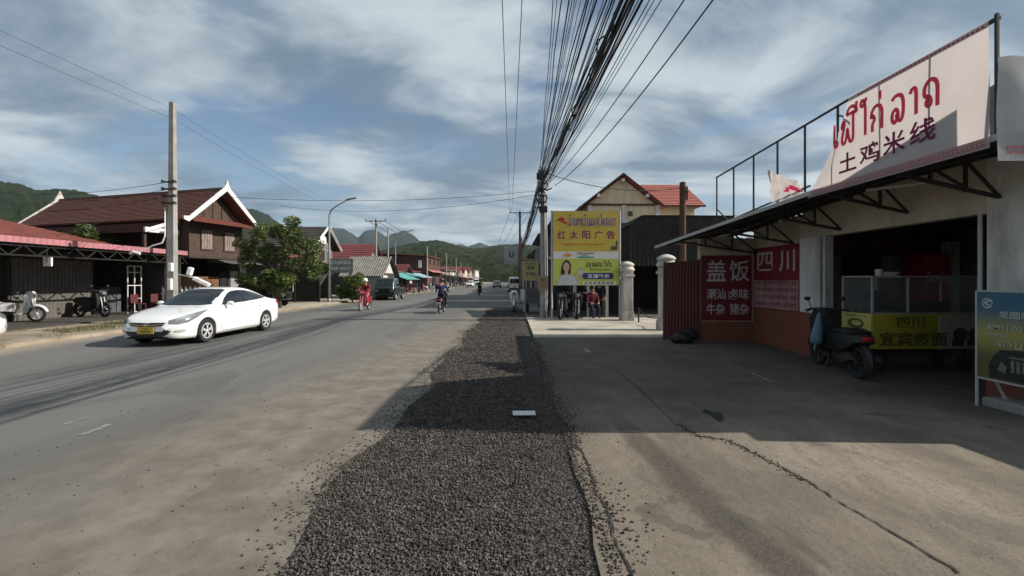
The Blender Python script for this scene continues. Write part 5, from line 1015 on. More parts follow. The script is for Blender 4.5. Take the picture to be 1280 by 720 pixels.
b = MB(); b.tube([(.62, 30.05, 0), (.62, 30.05, 4.7)], .09, 10); tag(b.build('sign_post', mat('faded_pink_paint', (.30, .12, .12), .7), org=(.62, 30.05, 0), smooth=True), 'reddish post that carries the white box sign', 'post')
b = MB(); b.b2(.45, .80, 21.9, 22.2, .55, 1.15); b.bar((.62, 22.05, 0), (.62, 22.05, .56), .07); tag(b.build('meter_box', wpaint, org=(.6, 22, 0), bevel=.01), 'white meter box on a short stand behind the concrete pole', 'box')
# cables
cabm = mat('black_cable', (.012, .012, .013), .6, var=.2)
def cable(pts, r, label, group, n=5): 
    b = MB(); b.tube(pts, r, n, False); o = b.build('power_cable', cabm, org=pts[0], smooth='all'); return tag(o, label, 'cable', group)
def sagline(A, B, sag, n=18): A, B = Vector(A), Vector(B); return [A.lerp(B, i/n)+Vector((0, 0, -4*sag*(i/n)*(1-i/n))) for i in range(n+1)]
rr = random.Random(21); BUND = 'cables strung from the concrete pole over the photographer'
specs = [(692, 6.15, .008), (697, 6.1, .006), (703, 6.05, .01), (706, 6.0, .006), (712, 5.95, .012), (716, 5.9, .007), (722, 5.75, .005), (727, 5.8, .005), (733, 5.85, .012), (737, 5.6, .011), (741, 5.75, .006), (747, 5.65, .014), (752, 5.7, .008), (756, 5.55, .006), (760, 5.6, .012), (764, 5.5, .007), (767, 5.45, .012), (770, 5.55, .009), (771, 5.4, .018), (777, 5.45, .016), (781, 5.42, .022), (786, 5.38, .017), (792, 5.35, .012), (788, 5.45, .012), (777, 5.5, .016), (795, 5.3, .016), (800, 5.35, .008), (804, 5.3, .018), (790, 5.25, .010), (768, 5.62, .008), (719, 6.02, .006), (700, 5.8, .006), (744, 5.95, .007), (814, 5.2, .007), (820, 5.25, .006), (829, 5.3, .007)]
for (u, za, r_) in [(q[0], q[1], q[2]*.95) for i, q in enumerate(specs) if i not in (3, 12, 18, 31)]:
    sag = rr.uniform(.30, .62); t_c = .34; zc = za-4*sag*t_c*(1-t_c); H_ = zc-CAMH; dc = H_*F/350; xc = (u-640)/F*dc; ax = 1.13+rr.uniform(-.05, .05)+(.12 if u > 790 else 0); bx = ax+(xc-ax)*(37.6)/(17.5-dc)
    p1 = sagline((bx, -20, za+.1), (ax, 17.45, za), sag, 30); e_ = (.85+rr.uniform(-.12, .12), 45.8, 4.9+rr.uniform(-.25, .35)+.25*(za-5.2)); p2 = sagline((ax, 17.45, za), e_, rr.uniform(.45, .8), 14)
    wob = r_*1.2 if r_ > .015 else rr.choice([0, .008, .02])
    pts = [q+Vector((wob*math.sin(i*1.7+u), 0, wob*math.cos(i*1.3+u))) for i, q in enumerate(p1+p2[1:])]
    thick = r_ > .0138
    cable(pts, r_, 'thick black cable in the dense bundle from the pole beside the yellow billboard' if thick else 'thin black cable fanning out overhead from the pole beside the yellow billboard', BUND+(' (thick)' if thick else ' (thin)'))
for i, q in enumerate(range(26)): pass
sp_ = MB(); A0 = (1.16, 17.45, 5.4)
pts = []
for i in range(90):
    t = i/89; y = -4+21.4*t; x = 1.42+(1.15-1.42)*t; z = 5.4-4*.45*((17.45-y)/37.45)*(1-(17.45-y)/37.45); pts.append((x+.05*math.sin(i*1.9)+.03*math.sin(i*.7), y, z+.05*math.cos(i*1.5)))
cable(pts, .012, 'loose cable winding round the thick bundle near the billboard pole', None)
for u, za, sg_, r_, lab in ((855, 5.6, .9, .011, 'drop cable curving right from the pole, the inner of the two'), (891, 5.5, 1.15, .013, 'drop cable curving right from the pole, the outermost of the fan')):
    dc = 6.2; H_ = dc*350/F; xc = (u-640)/F*dc; A = Vector((1.5 if u < 870 else 1.75, 17.4, za)); B = Vector((A.x+(xc-A.x)*2.0, 17.4-(17.4-dc)*2.0, 0)); B.z = 2*(H_+CAMH+sg_)-A.z
    cable(sagline(A, B, sg_, 30), r_, lab, None)
b = MB(); b.tube([(1.4, 17.45, 5.3), (1.62, 17.4, 5.4)], .03, 6); b.build('cable_bracket', dsteel, mp_)
for xb, xa, lab in ((-.26, -.24, 'high thin wire farthest out over the road'), (.44, -.02, 'high thin wire between the outer wire and the fan')):
    cable(sagline((xb+.0, -12, 9.6), (xa, 45.9, 9.0), .5, 24), .012, lab, None)
cable(sagline((1.5, 17.5, 6.0), (7.55, 19.0, 5.75), .35), .016, 'drop cable from the billboard pole to the brown post', None)
cable(sagline((1.2, 17.6, 5.35), (-12.05, 15.2, 4.75), .35, 24), .008, 'upper of the two wires crossing the road', None)
cable(sagline((1.2, 17.6, 5.2), (-13.6, 25, 6.0), .5, 24), .009, 'lower of the two wires crossing the road', None)
# brown post, dark shed, yellow house
pw = planks('brown_timber', (.09, .04, .025), 'Z', 3); t = thing('timber_post', 'brown wooden electricity post behind the black shed roof', 'post', (7.6, 19, 0)); b = MB(); b.tube([(7.6, 19, 0), (7.6, 19, 6.0)], [.15, .13], 10); b.build('shaft', pw, t, smooth=True); b = MB(); b.bar((7.75, 18.9, 5.2), (7.75, 18.9, 5.8), .06); b.bar((7.45, 18.88, 5.55), (7.8, 18.88, 5.55), .06); b.build('insulator_rack', dsteel, t)
blk = mat('black_sheet_metal', (.02, .019, .018), .7, .2, var=.3, grime=.2); sh_ = thing('black_shed', 'large black sheet-metal shed with an open front behind the gate pillars', 'shed', (8, 21, 0))
b = MB(); b.corr((5.55, 20, 2.3), (5.55, 27, 2.3), (5.55, 27, 4.2), (5.55, 20, 4.2), 30, .02); b.corr((5.5, 20, 2.3), (10.4, 20, 2.3), (10.4, 20, 4.2), (5.5, 20, 4.2), 24, .02); b.poly([(5.5, 20, 4.2), (10.4, 20, 4.2), (10.4, 20, 4.66), (6.1, 20, 4.66)]); b.b2(10.3, 10.4, 20, 27, 0, 4.2); b.b2(5.5, 10.4, 26.9, 27, 0, 4.2); b.build('wall', blk, sh_)
b = MB(); b.corr((5.45, 19.9, 4.2), (5.45, 27.2, 4.2), (6.1, 27.2, 4.68), (6.1, 19.9, 4.68), 32, .02); b.corr((6.1, 19.9, 4.68), (6.1, 27.2, 4.68), (10.5, 27.2, 4.66), (10.5, 19.9, 4.66), 32, .02); b.build('roof', blk, sh_)
b = MB(); [b.bar((x, 19.95, .03), (x, 19.95, 2.4), .1) for x in (5.55, 7.9, 10.35)]; b.bar((7.0, 19.93, 4.1), (10.3, 19.93, 4.1), .03); b.bar((7.0, 19.93, 3.65), (10.3, 19.93, 3.65), .03); b.bar((7.6, 19.93, 3.6), (7.6, 19.93, 4.3), .03); b.bar((9.3, 19.93, 3.6), (9.3, 19.93, 4.3), .03); b.build('steel_post', dsteel, sh_)
yel = mat('yellow_render', (.74, .65, .42), .85, var=.06, grime=.3); redtile = mat('red_roof_tiles', (.34, .11, .09), .75, var=.25, scale=4); brn = mat('brown_trim', (.09, .045, .03), .7)
yh = thing('yellow_house', 'two-storey yellow house with red tiled roof and a tall gable', 'house', (10, 35, 0)); yh.rotation_euler = (0, 0, R(1))
b = MB(); b.b2(6.2, 11.8, 35, 46, 0, 7.85); b.b2(11.8, 15.9, 37, 46, 0, 8.1); b.prism([(6.2, 35, 7.85), (11.8, 35, 7.85), (9.0, 35, 10.05)], (0, .3, 0)); b.build('wall', yel, yh)
b = MB(); b.courses((5.5, 34.6, 7.6), (5.5, 46, 7.6), (9.0, 46, 10.3), (9.0, 34.6, 10.3), 16, .04, .1); b.courses((12.5, 46, 7.6), (12.5, 34.6, 7.6), (9.0, 34.6, 10.3), (9.0, 46, 10.3), 16, .04, .1); b.courses((10, 36.4, 8.05), (16.6, 36.4, 8.05), (16.2, 40, 10.6), (10, 40, 10.6), 14, .04, .1); b.add([(16.6, 36.4, 8.05), (16.6, 44, 8.05), (16.2, 40, 10.6)], [(0, 1, 2)]); b.build('roof', redtile, yh)
b = MB(); b.bar((5.45, 34.55, 7.5), (9.0, 34.55, 10.28), .08, .2, (0, 1, 0)); b.bar((12.55, 34.55, 7.5), (9.0, 34.55, 10.28), .08, .2, (0, 1, 0)); b.b2(6.1, 11.9, 34.9, 34.97, 7.75, 7.9); b.bar((10, 36.35, 7.98), (16.6, 36.35, 7.98), .06, .16); b.build('bargeboard', brn, yh)
for x in (6.35, 9.15, 11.9): b = MB(); b.b2(x-.17, x+.17, 34.8, 34.98, 0, 7.75); b.build('pilaster', wpaint, yh)
for x, z, w2, y in ((8.55, 7.1, .18, 34.97), (9.7, 7.1, .18, 34.97), (11.35, 6.3, .5, 34.97), (12.25, 7.1, .18, 36.97), (15.0, 7.1, .18, 36.97), (14.4, 6.2, .3, 36.97), (12.9, 6.2, .45, 36.97)):
    b = MB(); b.b2(x-w2, x+w2, y-.04, y, z-w2, z+w2); f_ = b.build('window', mat('dark_frame', (.05, .035, .03), .6), yh); b = MB(); b.b2(x-w2*.8, x+w2*.8, y-.05, y-.042, z-w2*.8, z+w2*.8); b.build('pane', wgl, f_)
for x, z in ((9.0, 9.75), (7.0, 8.5), (11.0, 8.5)): b = MB(); b.b2(x-.12, x+.12, 34.5, 34.9, z-.12, z+.12); b.build('purlin_end', wpaint, yh)
# stuff under and behind the billboard
lt = thing('lean_to', 'dark open lean-to with white posts behind the billboard', 'shed', (3.4, 19.5, 0)); b = MB(); b.corr((1.9, 18.6, 2.35), (5.2, 18.6, 2.35), (5.2, 23, 2.9), (1.9, 23, 2.9), 20, .02); b.build('roof', roofsheet, lt); b = MB(); b.b2(1.9, 5.2, 22.9, 23, 0, 2.9); b.b2(5.1, 5.2, 18.7, 22.9, 0, 2.35); b.build('wall', mat('soot_board', (.045, .042, .04), .9, var=.3), lt)
for x in (2.75, 3.35, 3.75, 4.15): b = MB(); b.bar((x, 18.7, .03), (x, 18.7, 2.35), .13); b.build('post', whitewall, lt)
mb2 = make_bike('grey_scooter', 'dark scooter parked under the billboard, nearest the left post', dsteel); local(mb2, (2.15, 17.75, .05), R(160)); mb3 = copy_tree(mb2); local(mb3, (2.75, 17.9, .05), R(170)); mb3['label'] = 'dark scooter parked under the middle of the billboard'; mb3.name = 'grey_scooter'
for q in (mb2, mb3): q['group'] = 'scooters parked under the billboard'
SIT = dict(pelvis=(0, 0, .52), waist=(0, 0, .68), chest=(0, .04, .92), neck=(0, .06, 1.09), jaw=(0, .09, 1.16), head=(0, .09, 1.26), shoulder=(.19, .04, 1.0), elbow=(.25, .1, .74), wrist=(.18, .32, .66), hand=(.15, .38, .65), hip=(.1, .03, .5), knee=(.14, .45, .5), ankle=(.14, .45, .1), toe=(.14, .57, .06))
person('person in dark red sitting on a stool under the billboard', (3.35, 17.9, .05), R(190), SIT, mat('dark_red_shirt', (.10, .015, .028), .85), darkc, darkc, 'hair', hairm)
st_ = thing('stool', 'low stool under the seated person in dark red', 'stool', (3.35, 17.9, .05)); b = MB(); b.lathe([(.17, .40), (.17, .43)], (3.35, 17.9, .0), 16); b.build('seat', mat('blue_stool', (.03, .06, .2), .5), st_)
for a in range(4): b = MB(); c, s2 = math.cos(R(45+90*a)), math.sin(R(45+90*a)); b.bar((3.35+.16*c, 17.9+.16*s2, .05), (3.35+.12*c, 17.9+.12*s2, .4), .03); b.build('leg', MATS['blue_stool'], st_)
person('person in black standing behind the stool under the billboard', (3.75, 18.2, .05), R(150), dict(pelvis=(0, 0, .92), waist=(0, 0, 1.06), chest=(0, .01, 1.28), neck=(0, .02, 1.45), jaw=(0, .05, 1.52), head=(0, .05, 1.62), shoulder=(.19, 0, 1.37), elbow=(.24, 0, 1.1), wrist=(.24, .1, .88), hand=(.24, .13, .81), hip=(.1, 0, .88), knee=(.11, .02, .48), ankle=(.11, 0, .09), toe=(.12, .13, .05)), darkc, darkc, darkc, 'hair', hairm)
ws = make_bike('white_scooter', 'white scooter parked facing us at the road edge by the grey cart', white_car); local(ws, (.10, 22.3, .012), math.pi)
gcm = mat('dull_grey_paint', (.10, .10, .105), .7, var=.2, grime=.4)
gc = thing('flatbed_cart', 'grey flatbed hand cart parked behind the concrete pole', 'cart', (1.15, 21.2, .03)); b = MB(); b.b2(.66, 1.75, 20.2, 22.2, .55, .62); b.b2(.66, 1.75, 20.2, 20.26, .62, 1.25); b.b2(.66, .70, 20.26, 22.2, .62, 1.2); b.build('tray', gcm, gc)
for x in (.75, 1.66): b = MB(); b.lathe([(.22, -.05), (.28, -.05), (.28, .05), (.22, .05), (.05, .03), (.05, -.03)], (x, 21.3, .31), 20, 'X'); b.build('wheel', rubber, gc, smooth=True)
b = MB(); b.bar((.8, 20.25, .03), (.8, 20.25, .56), .05); b.bar((1.6, 20.25, .03), (1.6, 20.25, .56), .05); b.build('leg', dsteel, gc)
# ================================================================== LEFT SIDE
pinkroof = mat('pink_painted_sheet', (.30, .10, .115), .55, .1, var=.12, grime=.35); rustroof = mat('rust_red_sheet', (.19, .055, .042), .65, .1, var=.2, grime=.4)
darktile = mat('dark_red_tiles', (.155, .062, .048), .75, var=.28, scale=5, grime=.3); wood = planks('dark_wood_boards', (.075, .048, .036), 'Y', 3.2, .8, .8); wood2 = planks('brown_wood_boards', (.16, .08, .04), 'Y', 3.2)
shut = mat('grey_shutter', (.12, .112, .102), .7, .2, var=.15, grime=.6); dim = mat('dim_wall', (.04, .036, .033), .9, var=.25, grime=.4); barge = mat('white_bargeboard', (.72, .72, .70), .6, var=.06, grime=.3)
ls = thing('roadside_workshop', 'low open-fronted workshop under a long pink corrugated roof', 'building', (-18, 16, .1))
b = MB(); b.corr((-15.7, 6, 2.98), (-15.7, 20.6, 2.98), (-20.5, 20.6, 3.22), (-20.5, 6, 3.22), 74, .025, 4, 3); b.build('roof', pinkroof, ls)
b = MB(); b.corr((-15.66, 6, 2.84), (-15.66, 20.6, 2.84), (-15.66, 20.6, 3.04), (-15.66, 6, 3.04), 74, .02); b.build('roof_fascia', mat('pink_fascia', (.40, .16, .185), .55, var=.1, grime=.3), ls)
for yy in [6.5+2.3*i for i in range(7)]:
    t_ = MB(); t_.bar((-15.75, yy, 2.86), (-20.4, yy, 2.86), .06); t_.bar((-15.75, yy, 2.9), (-20.4, yy, 3.12), .06)
    for k in range(1, 6): x = -15.75-.78*k; t_.bar((x, yy, 2.86), (x-.35, yy, 2.9+.05*k), .04); t_.bar((x-.7, yy, 2.86), (x-.35, yy, 2.9+.05*k), .04)
    t_.build('truss', dsteel, ls)
t_ = MB(); t_.bar((-15.8, 6, 2.78), (-15.8, 20.5, 2.78), .07); t_.bar((-15.8, 6, 2.45), (-15.8, 20.5, 2.45), .05)
for i in range(18): y = 6+.82*i; t_.bar((-15.8, y, 2.45), (-15.8, y+.41, 2.78), .035); t_.bar((-15.8, y+.41, 2.78), (-15.8, y+.82, 2.45), .035)
t_.build('lattice_beam', mat('sooty_steel', (.016, .015, .014), .8, .1, var=.3), ls)
for yy in (9.0, 13.1, 20.3): b = MB(); b.bar((-15.85, yy, .1), (-15.85, yy, 2.8), .11); b.build('post', dsteel, ls)
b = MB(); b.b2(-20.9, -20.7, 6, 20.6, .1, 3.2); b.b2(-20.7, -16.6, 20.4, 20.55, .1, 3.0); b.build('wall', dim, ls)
b = MB(); b.corr((-18.3, 15.6, .14), (-18.3, 18.6, .14), (-18.3, 18.6, 2.45), (-18.3, 15.6, 2.45), 20, .018); b.build('roller_shutter', shut, ls)
b = MB(); b.b2(-20.6, -18.33, 15.5, 15.6, .1, 2.8); b.b2(-20.6, -18.33, 18.62, 18.7, .1, 2.8); b.b2(-18.45, -18.25, 15.5, 18.7, 2.46, 2.8); b.build('shutter_surround', dim, ls)
b = MB(); b.b2(-20.7, -15.2, 6, 20.4, .101, .14); b.build('floor_slab', mat('workshop_floor', (.06, .055, .05), .85, var=.25, grime=.4), ls)
t = signboard('number_sign', 'small white number board hanging under the pink roof', -16.0, -15.72, 2.12, 2.42, 14.55, wpaint, lambda pn, b: pn.text(b, '7', .35, .65, .25, .75, .004, .02), [((-15.9, 14.58, 2.42), (-15.9, 14.58, 2.5), .02), ((-15.9, 14.58, 2.5), (-15.9, 14.58, 2.8), .02)])
# things in the workshop
sf = thing('display_shelf', 'cluttered display shelf at the left end of the workshop', 'shelf', (-19.5, 14, .14)); b = MB()
for z in (.3, .95, 1.6, 2.2): b.b2(-19.9, -19.3, 12.2, 15.2, z, z+.04)
for y in (12.2, 13.7, 15.2): b.bar((-19.85, y, .14), (-19.85, y, 2.3), .05); b.bar((-19.35, y, .14), (-19.35, y, 2.3), .05)
b.build('rack', dsteel, sf)
rr = random.Random(8); cols = [(.28, .2, .05), (.30, .28, .26), (.06, .07, .10), (.2, .05, .04), (.12, .12, .11), (.05, .1, .07)]
for i in range(22):
    z = (.34, .99, 1.64)[i % 3]; y = 12.35+.125*i; h_ = rr.uniform(.2, .45); w_ = rr.uniform(.12, .3); b = MB(); b.box((-19.6, y, z+h_/2), (rr.uniform(.2, .4), w_*.9, h_), rz=rr.uniform(-.1, .1)); tag(b.build('goods_box', mat(f'carton_{i%6}', cols[i % 6], .7), org=(-19.6, y, z), bevel=.015), 'small carton among the goods on the workshop shelf', 'box', 'cartons on the workshop shelf')
b = MB(); b.b2(-19.2, -18.5, 19.2, 20.2, .14, 1.3); b.b2(-19.15, -18.55, 19.25, 20.15, 1.3, 1.34); tag(b.build('steel_cabinet', mat('blue_grey_steel', (.09, .10, .11), .5, var=.2), org=(-18.9, 19.7, .14), bevel=.02), 'grey steel cabinet at the back right of the workshop', 'cabinet')
gd = thing('lattice_gate', 'narrow white lattice gate frame in the workshop', 'gate', (-17.3, 19.6, .14)); b = MB()
for y in (19.2, 19.55, 19.9): b.bar((-17.3, y, .14), (-17.3, y, 2.3), .035)
for z in (.2, .8, 1.4, 2.0, 2.28): b.bar((-17.3, 19.2, z), (-17.3, 19.9, z), .03)
b.build('frame', wpaint, gd)
sc1 = make_bike('white_scooter', 'white scooter parked at the left end of the workshop', white_car); local(sc1, (-17.9, 15.35, .14), R(-72))
sc2 = make_bike('dark_scooter', 'dark scooter parked before the grey roller shutter', dsteel, rimm=dsteel); local(sc2, (-17.2, 17.5, .14), R(-100))
for i, (x, y) in enumerate(((-16.9, 19.3), (-16.5, 19.9))):
    c = thing('plastic_chair', ('dark red plastic chair by the lattice gate', 'dark red plastic chair at the end post of the workshop')[i], 'chair', (x, y, .14), 0, 'plastic chairs in the workshop'); b = MB(); b.b2(x-.2, x+.2, y-.2, y+.2, .56, .59); b.build('seat', maroon, c, bevel=.01); b = MB(); b.b2(x-.2, x-.17, y-.2, y+.2, .62, 1.0); b.build('backrest', maroon, c, bevel=.01)
    for sx in (-.17, .17):
        for sy in (-.17, .17): b = MB(); b.bar((x+sx, y+sy, .14), (x+sx, y+sy, .57), .035); b.build('leg', maroon, c)
# rust roofed building behind, at the frame edge
rh = thing('rust_roof_house', 'low house with a rust-red hipped roof behind the workshop', 'house', (-25, 17, .1)); b = MB(); b.b2(-30, -21.2, 14, 21, .1, 3.6); b.build('wall', dim, rh); b = MB(); b.courses((-20.9, 13, 3.6), (-20.9, 22.5, 3.5), (-25, 20.5, 4.65), (-25, 14, 4.75), 12, .03, .06); b.courses((-20.9, 22.5, 3.5), (-31, 22.5, 3.5), (-29, 20.5, 4.65), (-25, 20.5, 4.65), 12, .03, .06); b.build('roof', rustroof, rh)
# ------------------------------------------------------------------ the old wooden house
RZ = R(-15)
wh_ = thing('wooden_house', 'two-storey dark wooden house with a tiled roof and white-trimmed gable', 'house', (-16.9, 25.1, .1), RZ); wh_.scale = (1, .72, 1); L0 = 13.2
def lb(): return MB()
# local axes: +X towards the road (gable face at x=0), roof ridge along -X
b = lb(); b.b2(-L0, -.55, -2.35, 2.35, 2.9, 4.95); b.prism([(-.56, -2.35, 4.95), (-.56, 2.35, 4.95), (-.56, 0, 6.5)], (-.12, 0, 0)); b.build('upper_wall', wood, wh_)
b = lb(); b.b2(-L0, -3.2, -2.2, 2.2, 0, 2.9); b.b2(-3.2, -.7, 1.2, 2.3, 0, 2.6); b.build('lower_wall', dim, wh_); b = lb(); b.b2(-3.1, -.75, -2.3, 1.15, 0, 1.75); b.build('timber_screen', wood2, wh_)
b = lb(); b.b2(-L0-.4, -.3, -2.6, 2.6, 2.78, 2.92); b.build('floor_beam', mat('dark_timber', (.05, .032, .025), .8, var=.3), wh_)
EV, RG = 4.98, 6.9
b = lb(); b.courses((-L0-.8, -3.0, EV-.06), (.15, -3.0, EV-.06), (.15, 0, RG), (-L0-.8, 0, RG), 20, .045, .08); b.courses((.15, 3.0, EV-.06), (-L0-.8, 3.0, EV-.06), (-L0-.8, 0, RG), (.15, 0, RG), 20, .045, .08); b.bar((-L0-.8, 0, RG+.02), (.15, 0, RG+.02), .22, .14); rf = b.build('roof', darktile, wh_)
b = lb(); b.courses((-L0-.5, -4.9, 4.1), (-1.2, -4.9, 4.1), (-1.2, -2.7, 4.75), (-L0-.5, -2.7, 4.75), 9, .045, .06); b.build('lower_roof', mat('brown_tiles', (.085, .034, .028), .8, var=.3, scale=5), wh_)
b = lb(); b.b2(-1.24, -1.12, -4.9, -2.5, 4.05, 4.3); b.prism([(-1.1, -4.95, 4.02), (-1.1, -4.95, 4.2), (-1.1, -2.6, 4.92), (-1.1, -2.6, 4.72)], (.06, 0, 0)); b.build('porch_trim', barge, wh_)
for y in (-4.7,): 
    for x in (-1.4, -5, -9, -13): b = lb(); b.bar((x, y, 0), (x, y, 4.1), .16); b.build('porch_post', MATS['dark_timber'], wh_)
b = lb(); b.b2(-L0, -1.4, -4.6, -2.4, 2.8, 2.92); b.build('porch_floor', MATS['dark_timber'], wh_)
for sx in (-1, 1):
    b = lb(); b.prism([(.12, sx*3.15, EV-.28), (.12, sx*3.05, EV+.06), (.12, 0, RG+.22), (.12, 0, RG-.12)], (.09, 0, 0)); b.prism([(.12, sx*3.15, EV-.28), (.12, sx*3.05, EV+.02), (.12, sx*3.55, EV-.02), (.12, sx*3.5, EV-.2)], (.09, 0, 0)); b.build('bargeboard', barge, wh_)
b = lb(); b.prism([(.10, -.32, RG-.02), (.10, .32, RG-.02), (.10, .1, RG+.25), (.10, .04, RG+.48), (.10, -.04, RG+.48), (.10, -.1, RG+.25)], (.12, 0, 0)); b.build('gable_finial', barge, wh_)
b = lb(); b.prism([(-L0-.9, -.5, RG-.2), (-L0-.9, .5, RG-.2), (-L0-.9, 0, RG+.65)], (.12, 0, 0)); b.prism([(-L0-.85, -3.1, EV-.25), (-L0-.85, -3.0, EV+.05), (-L0-.85, 0, RG+.2), (-L0-.85, 0, RG-.1)], (.09, 0, 0)); b.build('rear_gable_trim', mat('weathered_trim', (.45, .43, .40), .8, var=.15), wh_)
b = lb(); b.courses((.35, -2.95, 4.78), (.35, 2.95, 4.78), (-.5, 2.5, 5.12), (-.5, -2.5, 5.12), 4, .03, .05); b.build('gable_skirt', rustroof, wh_)
b = lb()
for y in (-1.2, -.4, .4, 1.2): b.b2(-.55, -.52, y-.03, y+.03, 5.0, 6.5-abs(y)*.68)
b.b2(-.55, -.50, -2.3, 2.3, 4.86, 4.96); b.build('gable_batten', MATS['dark_timber'], wh_)
for y in (-.95, 1.05):
    b = lb(); b.b2(-.56, -.5, y-.5, y+.5, 3.25, 4.5); f_ = b.build('window', mat('dark_timber', (.05, .03, .025)), wh_); b = lb()
    for k in range(4): b.b2(-.5, -.485, y-.42+.22*k, y-.24+.22*k, 3.33, 4.42)
    b.build('shutter', mat('pale_curtain', (.24, .19, .17), .9, var=.2), f_)
b = lb(); b.b2(-.70, -.66, 1.35, 2.1, 0, 2.1); b.build('door', mat('grey_door', (.28, .28, .28), .7, var=.15, grime=.4), wh_); b = lb(); b.b2(-.72, -.67, .4, 1.05, 0, 2.0); b.build('door', darkc, wh_)
b = lb(); b.corr((.6, -.2, 2.5), (.6, 3.2, 2.5), (-.6, 3.2, 2.8), (-.6, -.2, 2.8), 14, .02); b.build('door_canopy', roofsheet, wh_)
# pole in front, its lamps, low white railing
lp = utility_pole('concrete utility pole standing behind the white sedan', -12.05, 15.15, 7.95, 'concrete poles along the left pavement', 0, conc, .12, square=True)
for z in (5.1, 4.85, 4.6, 4.35): a = MB(); a.bar((-12.3, 15.0, z), (-11.8, 15.0, z), .05); a.lathe([(.05, 0), (.03, .05), (.05, .1)], (-11.85, 14.95, z-.05), 8); a.lathe([(.05, 0), (.03, .05), (.05, .1)], (-12.25, 14.95, z-.05), 8); a.build('cable_bracket', dsteel, lp)
for q in (((-11.96, 14.95, 2.1), (.14, .12, .3)), ((-11.98, 14.95, 1.5), (.13, .12, .4))): a = MB(); a.box(*q); a.build('meter', wpaint, lp, bevel=.02)
a = MB(); a.tube([(-12.3, 15.0, 2.95), (-12.55, 14.9, 2.85), (-12.95, 14.8, 2.6)], .02, 6); a.tube([(-12.3, 15.0, 2.95), (-12.2, 15.0, 3.2), (-12.2, 15.0, 4.2)], .02, 6); a.tube([(-12.9, 14.8, 2.56), (-13.1, 14.75, 2.62), (-13.2, 14.75, 2.56)], .05, 8); a.build('lamp_arm', wpaint, lp)
fl = thing('floodlight', 'white floodlight on a bracket just right of the pole behind the sedan', 'lamp', (-11.2, 16.2, 2.0)); a = MB(); a.bar((-11.95, 15.3, 1.85), (-11.5, 15.4, 1.75), .04); a.build('bracket', wpaint, fl); a = MB(); a.bar((-11.45, 15.35, 1.72), (-10.95, 15.45, 1.45), .2, .14); a.build('lamp_head', wpaint, fl, bevel=.03); a = MB(); a.bar((-11.62, 15.35, 1.82), (-11.55, 15.36, 2.1), .16, .16); a.build('ballast', wpaint, fl, bevel=.03)
rl = thing('railing', 'short white picket railing behind the front of the white sedan', 'railing', (-13.5, 18.5, .1)); b = MB()
for i in range(12): x = -15.2+.2*i; b.bar((x, 18.6, .1), (x, 18.6, 1.25), .05); b.poly([(x-.05, 18.57, 1.25), (x+.05, 18.57, 1.25), (x, 18.57, 1.4)])
for z in (.35, 1.05): b.bar((-15.3, 18.62, z), (-12.9, 18.62, z), .05)
b.build('pickets', wpaint, rl)
b = MB(); b.b2(-15.4, -12.8, 19.0, 19.15, .1, 1.2); tag(b.build('boundary_wall', greywall, org=(-14, 19, .1)), 'low grey wall between the workshop and the wooden house', 'wall')
for A, B, sag, lab in (((-12.05, 15.0, 5.1), (-34, 26, 7.4), .5, 'uppermost of the wires running left from the pole behind the sedan'), ((-12.05, 15.0, 4.85), (-34, 26, 7.0), .6, 'middle wire running left from the pole behind the sedan'), ((-12.05, 15.0, 4.6), (-34, 26, 6.5), .6, 'lowest of the wires running left from the pole behind the sedan'), ((-12.0, 15.1, 4.7), (-13.9, 13.0, 3.0), .1, 'cable dropping from the pole to the pink roof'), ((-12.05, 15.1, 4.6), (-17.2, 24, 5.4), .2, 'cable from the pole to the wooden house')):
    cable(sagline(A, B, sag, 20), .009, lab, None)
for z, x, lab in ((7.75, -12.1, 'higher of the two long wires along the left side of the road'), (7.35, -12.0, 'lower of the two long wires along the left side of the road')):
    cable(sagline((x, -20, z+.3), (x, 15.1, z), .5, 20)+sagline((x, 15.1, z), (-14.3, 45, z), .4, 12)[1:], .0045, lab, None)
# ------------------------------------------------------------------ trees and plants
def leafmat(name, col, t=.35): return mat(name, col, .6, var=.3, scale=.8, island=.45, spec=.35, trans=t)
lf1 = leafmat('leaf_green', (.09, .125, .038)); lfo = leafmat('leaf_olive', (.125, .155, .05)); lf2 = leafmat('leaf_dark', (.035, .06, .02)); lf3 = leafmat('leaf_bright', (.12, .18, .03)); barkm = mat('bark', (.10, .08, .06), .95, var=.3, bump=.5)
def leaves(mb, blobs, n, size, rng):
    vs, fs = [], []; tot = sum(b[1]**2 for b in blobs)
    for (c, r) in blobs:
        k = int(n*r*r/tot)
        d = rng.normal(size=(k, 3)); d /= np.linalg.norm(d, axis=1, keepdims=True); rad = r*rng.uniform(.25, 1.08, (k, 1))**.6; p = np.array(c)+d*rad*np.array([1, 1, .85])
        a = rng.normal(size=(k, 3)); a[:, 2] *= .6; a /= np.linalg.norm(a, axis=1, keepdims=True); q = rng.normal(size=(k, 3)); q -= a*(q*a).sum(1, keepdims=True); q /= np.linalg.norm(q, axis=1, keepdims=True); s = size*rng.uniform(.6, 1.3, (k, 1))
        for A, B, C, D in zip(p-a*s, p+q*s*.42, p+a*s, p-q*s*.42):
            o = len(vs); vs += [A, B, C, D]; fs.append((o, o+1, o+2, o+3))
    return mb.add(vs, fs)
